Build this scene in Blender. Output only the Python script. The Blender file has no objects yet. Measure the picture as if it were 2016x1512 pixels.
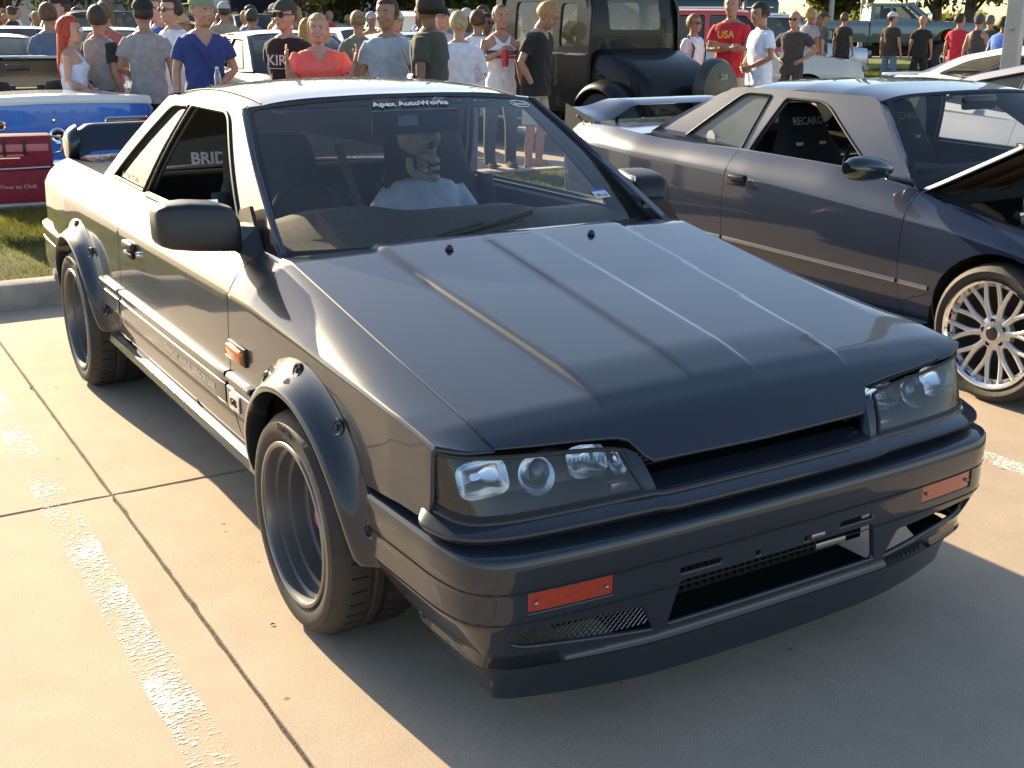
import bpy, bmesh, math, random
import numpy as np
from mathutils import Vector, Matrix
from mathutils.geometry import delaunay_2d_cdt
random.seed(7); RNG = np.random.default_rng(7)
SC = bpy.context.scene; COL = SC.collection
# ------------------------------------------------------------------ camera
cd = bpy.data.cameras.new('camera'); CAM = bpy.data.objects.new('camera', cd); COL.objects.link(CAM); SC.camera = CAM
cd.sensor_width = 36; cd.lens = 41.66; cd.clip_start = 0.05; cd.clip_end = 2000
def cam_matrix(pos, yaw, pitch, roll):
    f = Vector((math.cos(yaw)*math.cos(pitch), math.sin(yaw)*math.cos(pitch), math.sin(pitch)))
    r = f.cross(Vector((0, 0, 1))).normalized(); u = r.cross(f)
    c, s = math.cos(roll), math.sin(roll)
    r2 = r*c+u*s; u2 = -r*s+u*c
    M = Matrix((( r2.x, u2.x, -f.x, pos[0]), (r2.y, u2.y, -f.y, pos[1]), (r2.z, u2.z, -f.z, pos[2]), (0, 0, 0, 1)))
    return M
CAM.matrix_world = cam_matrix((4.0820, -1.9013, 1.5893), 2.595417, -0.298990, 0.003685)
# ------------------------------------------------------------------ light
SUN_DIR = Vector((2.52, 0.30, -1.0)).normalized()          # direction the light travels
EL = math.asin(-SUN_DIR.z); AZ = math.atan2(-SUN_DIR.y, -SUN_DIR.x)
W = bpy.data.worlds.new('World'); SC.world = W; W.use_nodes = True
nt = W.node_tree; nt.nodes.clear()
sky = nt.nodes.new('ShaderNodeTexSky'); sky.sky_type = 'NISHITA'; sky.sun_disc = False
sky.sun_elevation = EL; sky.sun_rotation = math.pi/2-AZ; sky.air_density = 1.0; sky.dust_density = 1.0; sky.ozone_density = 1.0
bg = nt.nodes.new('ShaderNodeBackground'); bg.inputs[1].default_value = 0.10
wo = nt.nodes.new('ShaderNodeOutputWorld')
nt.links.new(sky.outputs[0], bg.inputs[0]); nt.links.new(bg.outputs[0], wo.inputs[0])
sl = bpy.data.lights.new('sun', 'SUN'); sl.energy = 5.0; sl.angle = math.radians(0.53); sl.color = (1.0, 0.81, 0.52)
so = bpy.data.objects.new('sun', sl); COL.objects.link(so)
so.rotation_euler = SUN_DIR.to_track_quat('-Z', 'Y').to_euler()
SC.view_settings.view_transform = 'Standard'; SC.view_settings.look = 'None'; SC.view_settings.gamma = 1
SC.view_settings.exposure = 1.5
SC.view_settings.use_curve_mapping = False
# ------------------------------------------------------------------ materials
MATS = {}
def rgb(c): return (c[0], c[1], c[2], 1.0)
def mat(name, col=(.5, .5, .5), rough=.5, metal=0.0, coat=0.0, var=0.0, vscale=8.0, bump=0.0, bscale=200.0, trans=0.0, emit=None, spec=.5, alpha=1.0, coat_rough=.03, col2=None, sheen=0.0):
    if name in MATS: return MATS[name]
    m = bpy.data.materials.new(name); m.use_nodes = True; MATS[name] = m
    t = m.node_tree; b = t.nodes['Principled BSDF']
    b.inputs['Base Color'].default_value = rgb(col); b.inputs['Roughness'].default_value = rough
    b.inputs['Metallic'].default_value = metal; b.inputs['Coat Weight'].default_value = coat; b.inputs['Coat Roughness'].default_value = coat_rough
    b.inputs['Transmission Weight'].default_value = trans; b.inputs['Specular IOR Level'].default_value = spec
    b.inputs['Alpha'].default_value = alpha
    if sheen: b.inputs['Sheen Weight'].default_value = sheen
    if emit: b.inputs['Emission Color'].default_value = rgb(emit[:3]); b.inputs['Emission Strength'].default_value = emit[3]
    tc = None
    if var or bump: tc = t.nodes.new('ShaderNodeTexCoord')
    if var:
        n = t.nodes.new('ShaderNodeTexNoise'); n.inputs['Scale'].default_value = vscale; n.inputs['Detail'].default_value = 5
        t.links.new(tc.outputs['Object'], n.inputs['Vector'])
        r = t.nodes.new('ShaderNodeValToRGB'); r.color_ramp.elements[0].position = .3; r.color_ramp.elements[1].position = .7
        a = tuple(max(0, c*(1-var)) for c in col); c2 = col2 or tuple(min(1, c*(1+var)) for c in col)
        r.color_ramp.elements[0].color = rgb(a); r.color_ramp.elements[1].color = rgb(c2)
        t.links.new(n.outputs[0], r.inputs[0]); t.links.new(r.outputs[0], b.inputs['Base Color'])
    if bump:
        n = t.nodes.new('ShaderNodeTexNoise'); n.inputs['Scale'].default_value = bscale; n.inputs['Detail'].default_value = 3
        t.links.new(tc.outputs['Object'], n.inputs['Vector'])
        bp = t.nodes.new('ShaderNodeBump'); bp.inputs['Strength'].default_value = bump; bp.inputs['Distance'].default_value = .01
        t.links.new(n.outputs[0], bp.inputs['Height']); t.links.new(bp.outputs[0], b.inputs['Normal'])
    return m
def glassmat(name, tint=(.8, .85, .82), dust_sheen=.05, refl=1.0, ior=1.5, dust_sheen_col=(.55, .55, .5)):
    # thin automotive glass: tinted straight-through transmission, fresnel reflection, on some panes a painted sky sheen, and a film of dust
    if name in MATS: return MATS[name]
    m = bpy.data.materials.new(name); m.use_nodes = True; MATS[name] = m
    t = m.node_tree; t.nodes.clear(); o = t.nodes.new('ShaderNodeOutputMaterial')
    tr = t.nodes.new('ShaderNodeBsdfTransparent'); tr.inputs[0].default_value = rgb(tint)
    gl = t.nodes.new('ShaderNodeBsdfGlossy'); gl.inputs['Roughness'].default_value = .015; gl.inputs[0].default_value = (refl, refl, refl, 1)
    fr = t.nodes.new('ShaderNodeFresnel'); fr.inputs[0].default_value = ior
    mx = t.nodes.new('ShaderNodeMixShader'); t.links.new(fr.outputs[0], mx.inputs[0]); t.links.new(tr.outputs[0], mx.inputs[1]); t.links.new(gl.outputs[0], mx.inputs[2])
    df = t.nodes.new('ShaderNodeBsdfDiffuse'); df.inputs[0].default_value = rgb(dust_sheen_col)
    tl = t.nodes.new('ShaderNodeBsdfTranslucent'); tl.inputs[0].default_value = rgb(dust_sheen_col)
    ad = t.nodes.new('ShaderNodeMixShader'); ad.inputs[0].default_value = .5; t.links.new(df.outputs[0], ad.inputs[1]); t.links.new(tl.outputs[0], ad.inputs[2])
    m2 = t.nodes.new('ShaderNodeMixShader')
    tc = t.nodes.new('ShaderNodeTexCoord'); n = t.nodes.new('ShaderNodeTexNoise'); n.inputs['Scale'].default_value = 3; n.inputs['Detail'].default_value = 6
    t.links.new(tc.outputs['Object'], n.inputs['Vector'])
    mr = t.nodes.new('ShaderNodeMapRange'); mr.inputs['From Min'].default_value = .3; mr.inputs['From Max'].default_value = .7
    mr.inputs['To Min'].default_value = dust_sheen*.6; mr.inputs['To Max'].default_value = dust_sheen*1.4
    t.links.new(n.outputs[0], mr.inputs[0]); t.links.new(mr.outputs[0], m2.inputs[0])
    t.links.new(mx.outputs[0], m2.inputs[1]); t.links.new(ad.outputs[0], m2.inputs[2]); t.links.new(m2.outputs[0], o.inputs[0])
    return m
# ------------------------------------------------------------------ mesh building
def sstep(a, b, x):
    t = min(1, max(0, (x-a)/(b-a))); return t*t*(3-2*t)
def interp(x, xs, ys): return float(np.interp(x, xs, ys))
def crom(pts, n=8, closed=False):
    P = [np.array(p, float) for p in pts]; out = []
    N = len(P); rng = range(N) if closed else range(N-1)
    for i in rng:
        p1 = P[i]; p2 = P[(i+1) % N]
        p0 = P[i-1] if (i > 0 or closed) else 2*p1-p2
        p3 = P[(i+2) % N] if (i+2 < N or closed) else 2*p2-p1
        for k in range(n):
            t = k/n; out.append(.5*((2*p1)+(-p0+p2)*t+(2*p0-5*p1+4*p2-p3)*t*t+(-p0+3*p1-3*p2+p3)*t**3))
    if not closed: out.append(P[-1])
    return [tuple(map(float, p)) for p in out]
class MB:
    def __init__(s): s.v = []; s.f = []; s.m = []; s.n = []
    def add(s, vs, fs, M=None, mi=0, ns=None):
        k = len(s.v)
        if M is not None: vs = [tuple(M @ Vector(v)) for v in vs]
        else: vs = [tuple(v) for v in vs]
        s.v += vs; s.f += [tuple(k+i for i in f) for f in fs]; s.m += [mi]*len(fs); s.n += (ns if ns else [None]*len(vs)); return s
    def box(s, c, d, M=None, mi=0, bev=0.0, taper=(1, 1)):
        x, y, z = [q/2 for q in d]
        if bev <= 0:
            vs = [(c[0]+a*x*(taper[0] if cc > 0 else 1), c[1]+b*y*(taper[1] if cc > 0 else 1), c[2]+cc*z) for cc in (-1, 1) for b in (-1, 1) for a in (-1, 1)]
            return s.add(vs, [(0, 2, 3, 1), (4, 5, 7, 6), (0, 1, 5, 4), (2, 6, 7, 3), (0, 4, 6, 2), (1, 3, 7, 5)], M, mi)
        b = min(bev, x*.9, y*.9, z*.9)
        rings = []
        for zz, ins in ((-z, b), (-z+b*.3, b*.3), (-z+b, 0), (z-b, 0), (z-b*.3, b*.3), (z, b)):
            tt = (zz+z)/(2*z); tx = 1+(taper[0]-1)*tt; ty = 1+(taper[1]-1)*tt
            X = x*tx-ins; Y = y*ty-ins; r = max(b-ins, .0)*.9
            ring = []
            for sx, sy in ((1, 1), (-1, 1), (-1, -1), (1, -1)):
                k0 = {(1, 1): 0, (-1, 1): 1, (-1, -1): 2, (1, -1): 3}[(sx, sy)]
                for q in range(3):
                    a = (k0+q/2)*math.pi/2
                    ring.append((c[0]+sx*(X-r)+r*math.cos(a), c[1]+sy*(Y-r)+r*math.sin(a), c[2]+zz))
            rings.append(ring)
        return s.loft(rings, True, True, M, mi)
    def loft(s, rings, closed=True, caps=False, M=None, mi=0):
        n = len(rings[0]); vs = [p for r in rings for p in r]; fs = []
        for i in range(len(rings)-1):
            for j in range(n if closed else n-1):
                a = i*n+j; b = i*n+(j+1) % n; fs.append((a, b, b+n, a+n))
        if caps: fs.append(tuple(range(n-1, -1, -1))); fs.append(tuple(range((len(rings)-1)*n, len(rings)*n)))
        return s.add(vs, fs, M, mi)
    def tube(s, path, r, n=8, M=None, mi=0, caps=True, closed=False, flat=1.0, up=None):
        P = [Vector(p) for p in path]; R = r if isinstance(r, (list, tuple)) else [r]*len(P); rings = []; u = None
        N = len(P)
        for i, p in enumerate(P):
            if closed: d = P[(i+1) % N]-P[i-1]
            else: d = P[min(i+1, N-1)]-P[max(i-1, 0)]
            d.normalize()
            if u is None:
                ref = Vector(up) if up else (Vector((0, 0, 1)) if abs(d.z) < .9 else Vector((1, 0, 0)))
                u = (ref-d*ref.dot(d)).normalized()
            else: u = (u-d*u.dot(d)).normalized()
            w = d.cross(u)
            rings.append([tuple(p+(u*math.cos(2*math.pi*k/n)*flat+w*math.sin(2*math.pi*k/n))*R[i]) for k in range(n)])
        if closed: rings.append(rings[0])
        return s.loft(rings, True, caps and not closed, M, mi)
    def lathe(s, prof, n=32, M=None, mi=0, a0=0, a1=2*math.pi):
        # prof: (r, y) around the Y axis
        full = abs(a1-a0-2*math.pi) < 1e-6; k = n if full else n+1
        rings = [[(r*math.cos(a0+(a1-a0)*j/n), y, r*math.sin(a0+(a1-a0)*j/n)) for j in range(k)] for r, y in prof]
        return s.loft(rings, full, False, M, mi)
    def ell(s, c, r, n=12, m=8, M=None, mi=0):
        rings = [[(c[0]+r[0]*math.sin(math.pi*i/m)*math.cos(2*math.pi*j/n), c[1]+r[1]*math.sin(math.pi*i/m)*math.sin(2*math.pi*j/n), c[2]+r[2]*math.cos(math.pi*i/m)) for j in range(n)] for i in range(m+1)]
        return s.loft(rings[::-1], True, False, M, mi)
    def poly(s, pts, M=None, mi=0): return s.add(pts, [tuple(range(len(pts)))], M, mi)
    def prism(s, pts, d, M=None, mi=0):
        # closed planar polygon extruded by vector d
        n = len(pts); vs = list(pts)+[tuple(p[k]+d[k] for k in range(3)) for p in pts]
        fs = [tuple(range(n))[::-1], tuple(range(n, 2*n))]+[(i, (i+1) % n, n+(i+1) % n, n+i) for i in range(n)]
        return s.add(vs, fs, M, mi)
    def build(s, name, mats, parent=None, angle=35, label=None, loc=None, weld=False):
        me = bpy.data.meshes.new(name); me.from_pydata(s.v, [], s.f)
        mats = mats if isinstance(mats, (list, tuple)) else [mats]
        for q in mats: me.materials.append(q)
        if len(mats) > 1: me.polygons.foreach_set('material_index', s.m)
        me.polygons.foreach_set('use_smooth', [True]*len(s.f))
        me.validate(); me.update()
        if weld:
            b = bmesh.new(); b.from_mesh(me); bmesh.ops.remove_doubles(b, verts=b.verts, dist=.0005); b.to_mesh(me); b.free()
        if s.n and s.n[0] is not None and not weld: me.normals_split_custom_set_from_vertices(s.n)
        elif angle is not None: me.set_sharp_from_angle(angle=math.radians(angle))
        o = bpy.data.objects.new(name, me); COL.objects.link(o)
        if parent: o.parent = parent
        if loc: o.location = loc
        if label: o['label'] = label
        return o
def tag(o, label=None, cat=None, group=None, kind=None):
    if label: o['label'] = label
    if cat: o['category'] = cat
    if group: o['group'] = group
    if kind: o['kind'] = kind
    return o
def empty(name, loc=(0, 0, 0), rz=0.0, label=None, cat=None, group=None):
    o = bpy.data.objects.new(name, None); COL.objects.link(o); o.location = loc; o.rotation_euler = (0, 0, rz); o.empty_display_size = .2
    return tag(o, label, cat, group)
def copy_tree(o, parent=None):
    c = o.copy(); COL.objects.link(c)
    if parent: c.parent = parent
    for ch in list(o.children): copy_tree(ch, c)
    return c
def inpoly(x, y, poly):
    c = np.zeros(len(x), bool); n = len(poly)
    for i in range(n):
        x1, y1 = poly[i]; x2, y2 = poly[(i+1) % n]
        if y1 == y2: continue
        k = ((y1 > y) != (y2 > y)) & (x < (x2-x1)*(y-y1)/(y2-y1)+x1); c ^= k
    return c
def densify(poly, step, closed=True):
    out = []; n = len(poly)
    for i in range(n if closed else n-1):
        a = np.array(poly[i], float); b = np.array(poly[(i+1) % n], float); k = max(1, int(math.ceil(np.linalg.norm(b-a)/step)))
        for j in range(k): out.append(tuple(a+(b-a)*j/k))
    if not closed: out.append(tuple(poly[-1]))
    return out
def rpoly(pts, r, n=4):
    # round the corners of a 2D polygon
    out = []; N = len(pts)
    for i in range(N):
        p = np.array(pts[i], float); a = np.array(pts[i-1], float); b = np.array(pts[(i+1) % N], float)
        rr = r[i] if isinstance(r, (list, tuple)) else r
        la = np.linalg.norm(a-p); lb = np.linalg.norm(b-p); d = min(rr, la*.45, lb*.45)
        if d < 1e-5: out.append(tuple(p)); continue
        s = p+(a-p)/la*d; e = p+(b-p)/lb*d
        for k in range(n+1):
            t = k/n; out.append(tuple((1-t)**2*s+2*t*(1-t)*p+t*t*e))
    return out
def panel(mb, S, outer, holes=(), step=.03, creases=(), flange=.012, flip=False, mi=0, eps=.004, sgn=1.0, off=0.0):
    """skin S(u,v)->xyz over a 2D outline with holes; returns edges with a turned-in lip. sgn mirrors y."""
    loops = [densify(outer, step)]+[densify(h, step) for h in holes]
    V = []; E = []
    for L in loops:
        k = len(V); V += L; E += [(k+i, k+(i+1) % len(L)) for i in range(len(L))]
    nb = len(V)
    for c in creases:
        d = densify(c, step, False); X = np.array([p[0] for p in d]); Y = np.array([p[1] for p in d])
        ins = inpoly(X, Y, outer)
        for h in holes: ins &= ~inpoly(X, Y, h)
        B = np.array(V[:nb])
        prev = None
        for i, p in enumerate(d):
            ok = ins[i] and np.min(np.hypot(B[:, 0]-p[0], B[:, 1]-p[1])) > step*.25
            if ok:
                V.append(p)
                if prev is not None: E.append((prev, len(V)-1))
                prev = len(V)-1
            else: prev = None
    A = np.array(V); mn = np.min(np.array(outer), 0); mx = np.max(np.array(outer), 0)
    gx = np.arange(mn[0]+step*.5, mx[0], step); gy = np.arange(mn[1]+step*.5, mx[1], step)
    if len(gx) and len(gy):
        GX, GY = np.meshgrid(gx, gy); GX = GX.ravel(); GY = GY.ravel()
        ins = inpoly(GX, GY, outer)
        for h in holes: ins &= ~inpoly(GX, GY, h)
        GX = GX[ins]; GY = GY[ins]
        if len(GX):
            dm = np.full(len(GX), 9.)
            for q in A: dm = np.minimum(dm, np.hypot(GX-q[0], GY-q[1]))
            k = dm > step*.45; V += list(zip(GX[k].tolist(), GY[k].tolist()))
    r = delaunay_2d_cdt([Vector(p) for p in V], E, [], 0, 1e-6)
    vv = [(p.x, p.y) for p in r[0]]; T = [t for t in r[2]]
    cx = np.array([sum(vv[i][0] for i in t)/3 for t in T]); cy = np.array([sum(vv[i][1] for i in t)/3 for t in T])
    ins = inpoly(cx, cy, loops[0])
    for h in loops[1:]: ins &= ~inpoly(cx, cy, h)
    T = [t for t, k in zip(T, ins) if k]
    def P(u, v):
        p = S(u, v); return Vector((p[0], p[1]*sgn, p[2]))
    pos = []; nor = []
    for u, v in vv:
        du = P(u+eps, v)-P(u-eps, v); dv = P(u, v+eps)-P(u, v-eps); n = du.cross(dv)
        if n.length < 1e-12: n = Vector((0, 0, 1))
        n.normalize()
        if flip: n = -n
        nor.append(n); pos.append(P(u, v)+n*off)
    # orient faces to agree with the normals
    fs = []
    for t in T:
        a, b, c = t[0], t[1], t[2]
        if (pos[b]-pos[a]).cross(pos[c]-pos[a]).dot(nor[a]) < 0: t = (a, c, b)
        fs.append(tuple(t))
    mb.add([tuple(p) for p in pos], fs, None, mi, [tuple(n) for n in nor])
    if flange:
        cnt = {}
        for t in fs:
            for i in range(3):
                e = (t[i], t[(i+1) % 3]); cnt[e] = 1
        bd = [e for e in cnt if (e[1], e[0]) not in cnt]
        for a, b in bd:
            pa, pb = pos[a], pos[b]; n = (nor[a]+nor[b])*.5
            out = (pb-pa).cross(n)
            if out.length < 1e-9: continue
            out.normalize()
            n0 = tuple((out*.25+n*.97).normalized()); n1 = tuple(out)
            mb.add([tuple(pa), tuple(pb), tuple(pb-nor[b]*flange), tuple(pa-nor[a]*flange)], [(0, 3, 2, 1)], None, mi, [n0, n0, n1, n1])
    return mb
def text_obj(name, txt, size, M, matl, parent=None, extrude=.0008, shear=0.0, bold=0.0, space=1.0, label=None, sx=1.0):
    c = bpy.data.curves.new(name, 'FONT'); c.body = txt; c.size = size; c.extrude = extrude; c.shear = shear; c.offset = bold; c.space_character = space
    c.align_x = 'CENTER'; c.align_y = 'CENTER'; c.resolution_u = 3
    t = bpy.data.objects.new(name+'_tmp', c); COL.objects.link(t)
    dg = bpy.context.evaluated_depsgraph_get(); me = bpy.data.meshes.new_from_object(t.evaluated_get(dg)); me.name = name
    bpy.data.objects.remove(t)
    me.transform(M @ Matrix.Diagonal((sx, 1, 1, 1))); me.materials.clear(); me.materials.append(matl)
    o = bpy.data.objects.new(name, me); COL.objects.link(o)
    if parent: o.parent = parent
    if label: o['label'] = label
    return o
def frame_m(o, x, y):
    # matrix whose local X is x, local Y is y (made orthogonal), origin o
    x = Vector(x).normalized(); z = x.cross(Vector(y)).normalized(); y = z.cross(x)
    return Matrix(((x.x, y.x, z.x, o[0]), (x.y, y.y, z.y, o[1]), (x.z, y.z, z.z, o[2]), (0, 0, 0, 1)))
# shared materials
M_TYRE = mat('tyre_rubber', (.026, .024, .022), .7, bump=.15, bscale=60, var=.25, vscale=10)
M_TRIM = mat('black_trim', (.018, .018, .018), .45)
M_RUB = mat('black_rubber', (.015, .015, .015), .55)
M_DARK = mat('dark_void', (.006, .006, .006), .9)
M_CHROME = mat('chrome', (.85, .85, .86), .08, 1.0)
M_ALU = mat('polished_alloy', (.75, .74, .72), .22, 1.0)
M_WHITE = mat('white_print', (.8, .8, .8), .5)
M_STEEL = mat('grey_steel', (.35, .35, .36), .35, 1.0)
M_PLASTIC = mat('black_plastic', (.02, .02, .022), .35)
M_FABRIC = mat('charcoal_seat_fabric', (.040, .038, .036), .9, bump=.3, bscale=300, var=.2, vscale=40)
M_GLASS = glassmat('clear_glass', (.82, .86, .84), .035)
M_AMBER = mat('amber_lens', (.65, .16, .01), .12, coat=1)
M_AMBER2 = mat('red_amber_lens', (.34, .032, .010), .15, coat=1, var=.15, vscale=90)
M_REDLENS = mat('red_lens', (.35, .01, .01), .12, coat=1)
M_CLEARLENS = glassmat('lens_glass', (.9, .92, .93), .10)
M_REFLECT = mat('reflector_silver', (.8, .82, .85), .18, 1.0)
# ------------------------------------------------------------------ ground
def concrete_mat():  # warm tan base with random mottling and fine grain
    m = bpy.data.materials.new('warm_concrete'); m.use_nodes = True; t = m.node_tree; b = t.nodes['Principled BSDF']; L = t.links.new
    tc = t.nodes.new('ShaderNodeNewGeometry')
    def noise(sc, det=6, rough=.6):
        n = t.nodes.new('ShaderNodeTexNoise'); n.inputs['Scale'].default_value = sc; n.inputs['Detail'].default_value = det; n.inputs['Roughness'].default_value = rough
        L(tc.outputs['Position'], n.inputs['Vector']); return n
    def ramp(n, p0, c0, p1, c1):
        r = t.nodes.new('ShaderNodeValToRGB'); r.color_ramp.elements[0].position = p0; r.color_ramp.elements[0].color = c0
        r.color_ramp.elements[1].position = p1; r.color_ramp.elements[1].color = c1; L(n.outputs[0], r.inputs[0]); return r
    r1 = ramp(noise(.9), .3, (.41, .325, .245, 1), .7, (.48, .385, .295, 1))
    r2 = ramp(noise(6, 8), .3, (.90, .90, .90, 1), .72, (1.05, 1.04, 1.03, 1))
    r3 = ramp(noise(230, 3), .32, (.70, .69, .68, 1), .6, (1.06, 1.06, 1.06, 1))
    r4 = ramp(noise(2.1, 7, .75), .60, (1, 1, 1, 1), .80, (.88, .86, .83, 1))
    cur = r1
    for r in (r2, r3, r4):
        mx = t.nodes.new('ShaderNodeMix'); mx.data_type = 'RGBA'; mx.blend_type = 'MULTIPLY'; mx.inputs[0].default_value = 1
        L(cur.outputs[0] if cur is r1 else cur.outputs[2], mx.inputs[6]); L(r.outputs[0], mx.inputs[7]); cur = mx
    # scattered tiny dark specks and small oil spots
    vo = t.nodes.new('ShaderNodeTexVoronoi'); vo.inputs['Scale'].default_value = 5.5; L(tc.outputs['Position'], vo.inputs['Vector'])
    sp = t.nodes.new('ShaderNodeValToRGB'); sp.color_ramp.elements[0].position = .035; sp.color_ramp.elements[0].color = (.35, .3, .25, 1); sp.color_ramp.elements[1].position = .055; sp.color_ramp.elements[1].color = (1, 1, 1, 1)
    L(vo.outputs['Distance'], sp.inputs[0])
    mx = t.nodes.new('ShaderNodeMix'); mx.data_type = 'RGBA'; mx.blend_type = 'MULTIPLY'; mx.inputs[0].default_value = .8
    L(cur.outputs[2], mx.inputs[6]); L(sp.outputs[0], mx.inputs[7])
    L(mx.outputs[2], b.inputs['Base Color']); b.inputs['Roughness'].default_value = .85
    bp = t.nodes.new('ShaderNodeBump'); bp.inputs['Strength'].default_value = .22; bp.inputs['Distance'].default_value = .003
    n = noise(160, 4); L(n.outputs[0], bp.inputs['Height']); L(bp.outputs[0], b.inputs['Normal'])
    return m
M_CONC = concrete_mat()
M_KERB = mat('kerb_concrete', (.36, .33, .28), .85, var=.25, vscale=7, bump=.4, bscale=120)
M_SEAL = mat('joint_filler', (.045, .035, .025), .9, var=.6, vscale=40, bump=.5, bscale=90)
mb = MB(); mb.add([(-400, -400, -.012), (400, -400, -.012), (400, 400, -.012), (-400, 400, -.012)], [(0, 1, 2, 3)])
tag(mb.build('ground', mat('far_ground', (.36, .31, .24), .9, var=.15, vscale=.2)), kind='structure')
mb = MB(); mb.add([(-60.5, -29, -.0085), (14, -29, -.0085), (14, 46, -.0085), (-60.5, 46, -.0085)], [(0, 1, 2, 3)])
LOT = tag(mb.build('parking_lot', M_SEAL), kind='structure')
SLAB = None; SP = 4.66
for i in range(-13, 3):
    for j in range(-6, 10):
        x0 = .09+SP*i; y0 = -1.10+SP*j
        if SLAB is None:
            mb = MB(); g = .004; b = .005
            # slab with a slightly ragged arris along its edges
            n = 90; ring0 = []; ring1 = []; ring2 = []
            edge = [(g, g, 1, 0), (SP-g, g, 0, 1), (SP-g, SP-g, -1, 0), (g, SP-g, 0, -1)]
            for (ex, ey, dx, dy) in edge:
                for k in range(n):
                    t = k/n*(SP-2*g); j1 = RNG.normal(0, .0014) if 0 < k else 0; j1 = abs(j1)
                    nx, ny = -dy, dx
                    if RNG.random() < .03: j1 += RNG.random()*.006
                    px, py = ex+dx*t+nx*j1, ey+dy*t+ny*j1
                    ring0.append((px, py, -.008)); ring1.append((px, py, -.004)); ring2.append((px+nx*b, py+ny*b, 0))
            mb.loft([ring0, ring1, ring2], True, False); mb.add(ring2, [tuple(range(len(ring2)))])
            SLAB = mb.build('concrete_slab', M_CONC, LOT, angle=60); o = SLAB
        else:
            o = SLAB.copy(); COL.objects.link(o)
        o.location = (x0, y0, 0)
# worn painted stall lines
def paint_mat():
    m = bpy.data.materials.new('worn_white_line_paint'); m.use_nodes = True; t = m.node_tree; b = t.nodes['Principled BSDF']; L = t.links.new
    b.inputs['Base Color'].default_value = (.74, .71, .66, 1); b.inputs['Roughness'].default_value = .75
    g = t.nodes.new('ShaderNodeNewGeometry')
    def n(sc, det, stretch=None):
        q = t.nodes.new('ShaderNodeTexNoise'); q.inputs['Scale'].default_value = sc; q.inputs['Detail'].default_value = det; q.inputs['Roughness'].default_value = .7
        mp = t.nodes.new('ShaderNodeMapping'); mp.inputs['Scale'].default_value = stretch or (1, 1, 1); L(g.outputs['Position'], mp.inputs[0]); L(mp.outputs[0], q.inputs['Vector']); return q
    a = n(120, 4, (1, .35, 1)); c = n(2.2, 2)
    ad = t.nodes.new('ShaderNodeMath'); ad.operation = 'ADD'; L(a.outputs[0], ad.inputs[0])
    ml = t.nodes.new('ShaderNodeMath'); ml.operation = 'MULTIPLY'; ml.inputs[1].default_value = .62; L(c.outputs[0], ml.inputs[0]); L(ml.outputs[0], ad.inputs[1])
    r = t.nodes.new('ShaderNodeValToRGB'); r.color_ramp.elements[0].position = .412; r.color_ramp.elements[1].position = .452
    dv = t.nodes.new('ShaderNodeMath'); dv.operation = 'MULTIPLY'; dv.inputs[1].default_value = .5; L(ad.outputs[0], dv.inputs[0]); L(dv.outputs[0], r.inputs[0])
    L(r.outputs[0], b.inputs['Alpha']); return m
M_PAINT = paint_mat()
for k, y in enumerate((-1.285-3.13, -1.285, 1.85, 1.85+3.13, 1.85+6.2)):
    mb = MB(); xs = np.linspace(-2.9, 3.4, 64); Lf = []; Rt = []
    for x in xs: Lf.append((x, y-.052+RNG.normal(0, .003), .0012)); Rt.append((x, y+.052+RNG.normal(0, .003), .0012))
    mb.loft([Lf, Rt], False); o = mb.build('painted_line', M_PAINT); tag(o, kind='structure')
# kerbed grass island between the two rows of cars
M_GRASS0 = mat('turf_soil', (.05, .052, .018), .95, var=.5, vscale=6, bump=.6, bscale=60)
IX0, IX1, IY0, IY1 = -6.25, -3.0, -28, 8.6
def kerb_ring(mb, out, h=.14, w=.15, z0=-.008):
    # out: outline polygon, counter clockwise; profile swept along it with mitred corners
    n = len(out); prof = [(0, z0), (0, h-.025), (.008, h-.008), (.025, h), (w, h), (w, h-.05)]
    rings = []
    for i in range(n):
        p = np.array(out[i]); a = np.array(out[i-1]); b = np.array(out[(i+1) % n]); d1 = (p-a)/np.linalg.norm(p-a); d2 = (b-p)/np.linalg.norm(b-p)
        n1 = np.array((-d1[1], d1[0])); n2 = np.array((-d2[1], d2[0])); m = n1+n2; m /= np.linalg.norm(m); m /= max(.35, m @ n1)
        rings.append([(p[0]+m[0]*q, p[1]+m[1]*q, z) for q, z in prof])
    rings.append(rings[0]); mb.loft(rings, False)
mb = MB(); out = rpoly([(IX0, IY0), (IX1, IY0), (IX1, IY1), (IX0, IY1)], 1.2, 8); kerb_ring(mb, out)
tag(mb.build('kerb', M_KERB), kind='structure')
mb = MB(); inn = rpoly([(IX0+.14, IY0+.14), (IX1-.14, IY0+.14), (IX1-.14, IY1-.14), (IX0+.14, IY1-.14)], 1.1, 8)
panel(mb, lambda u, v: (u, v, .115+.02*math.sin(u*2.1)*math.sin(v*1.3)), inn, step=.6, flange=0)
tag(mb.build('grass_island', M_GRASS0), kind='structure')
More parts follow.
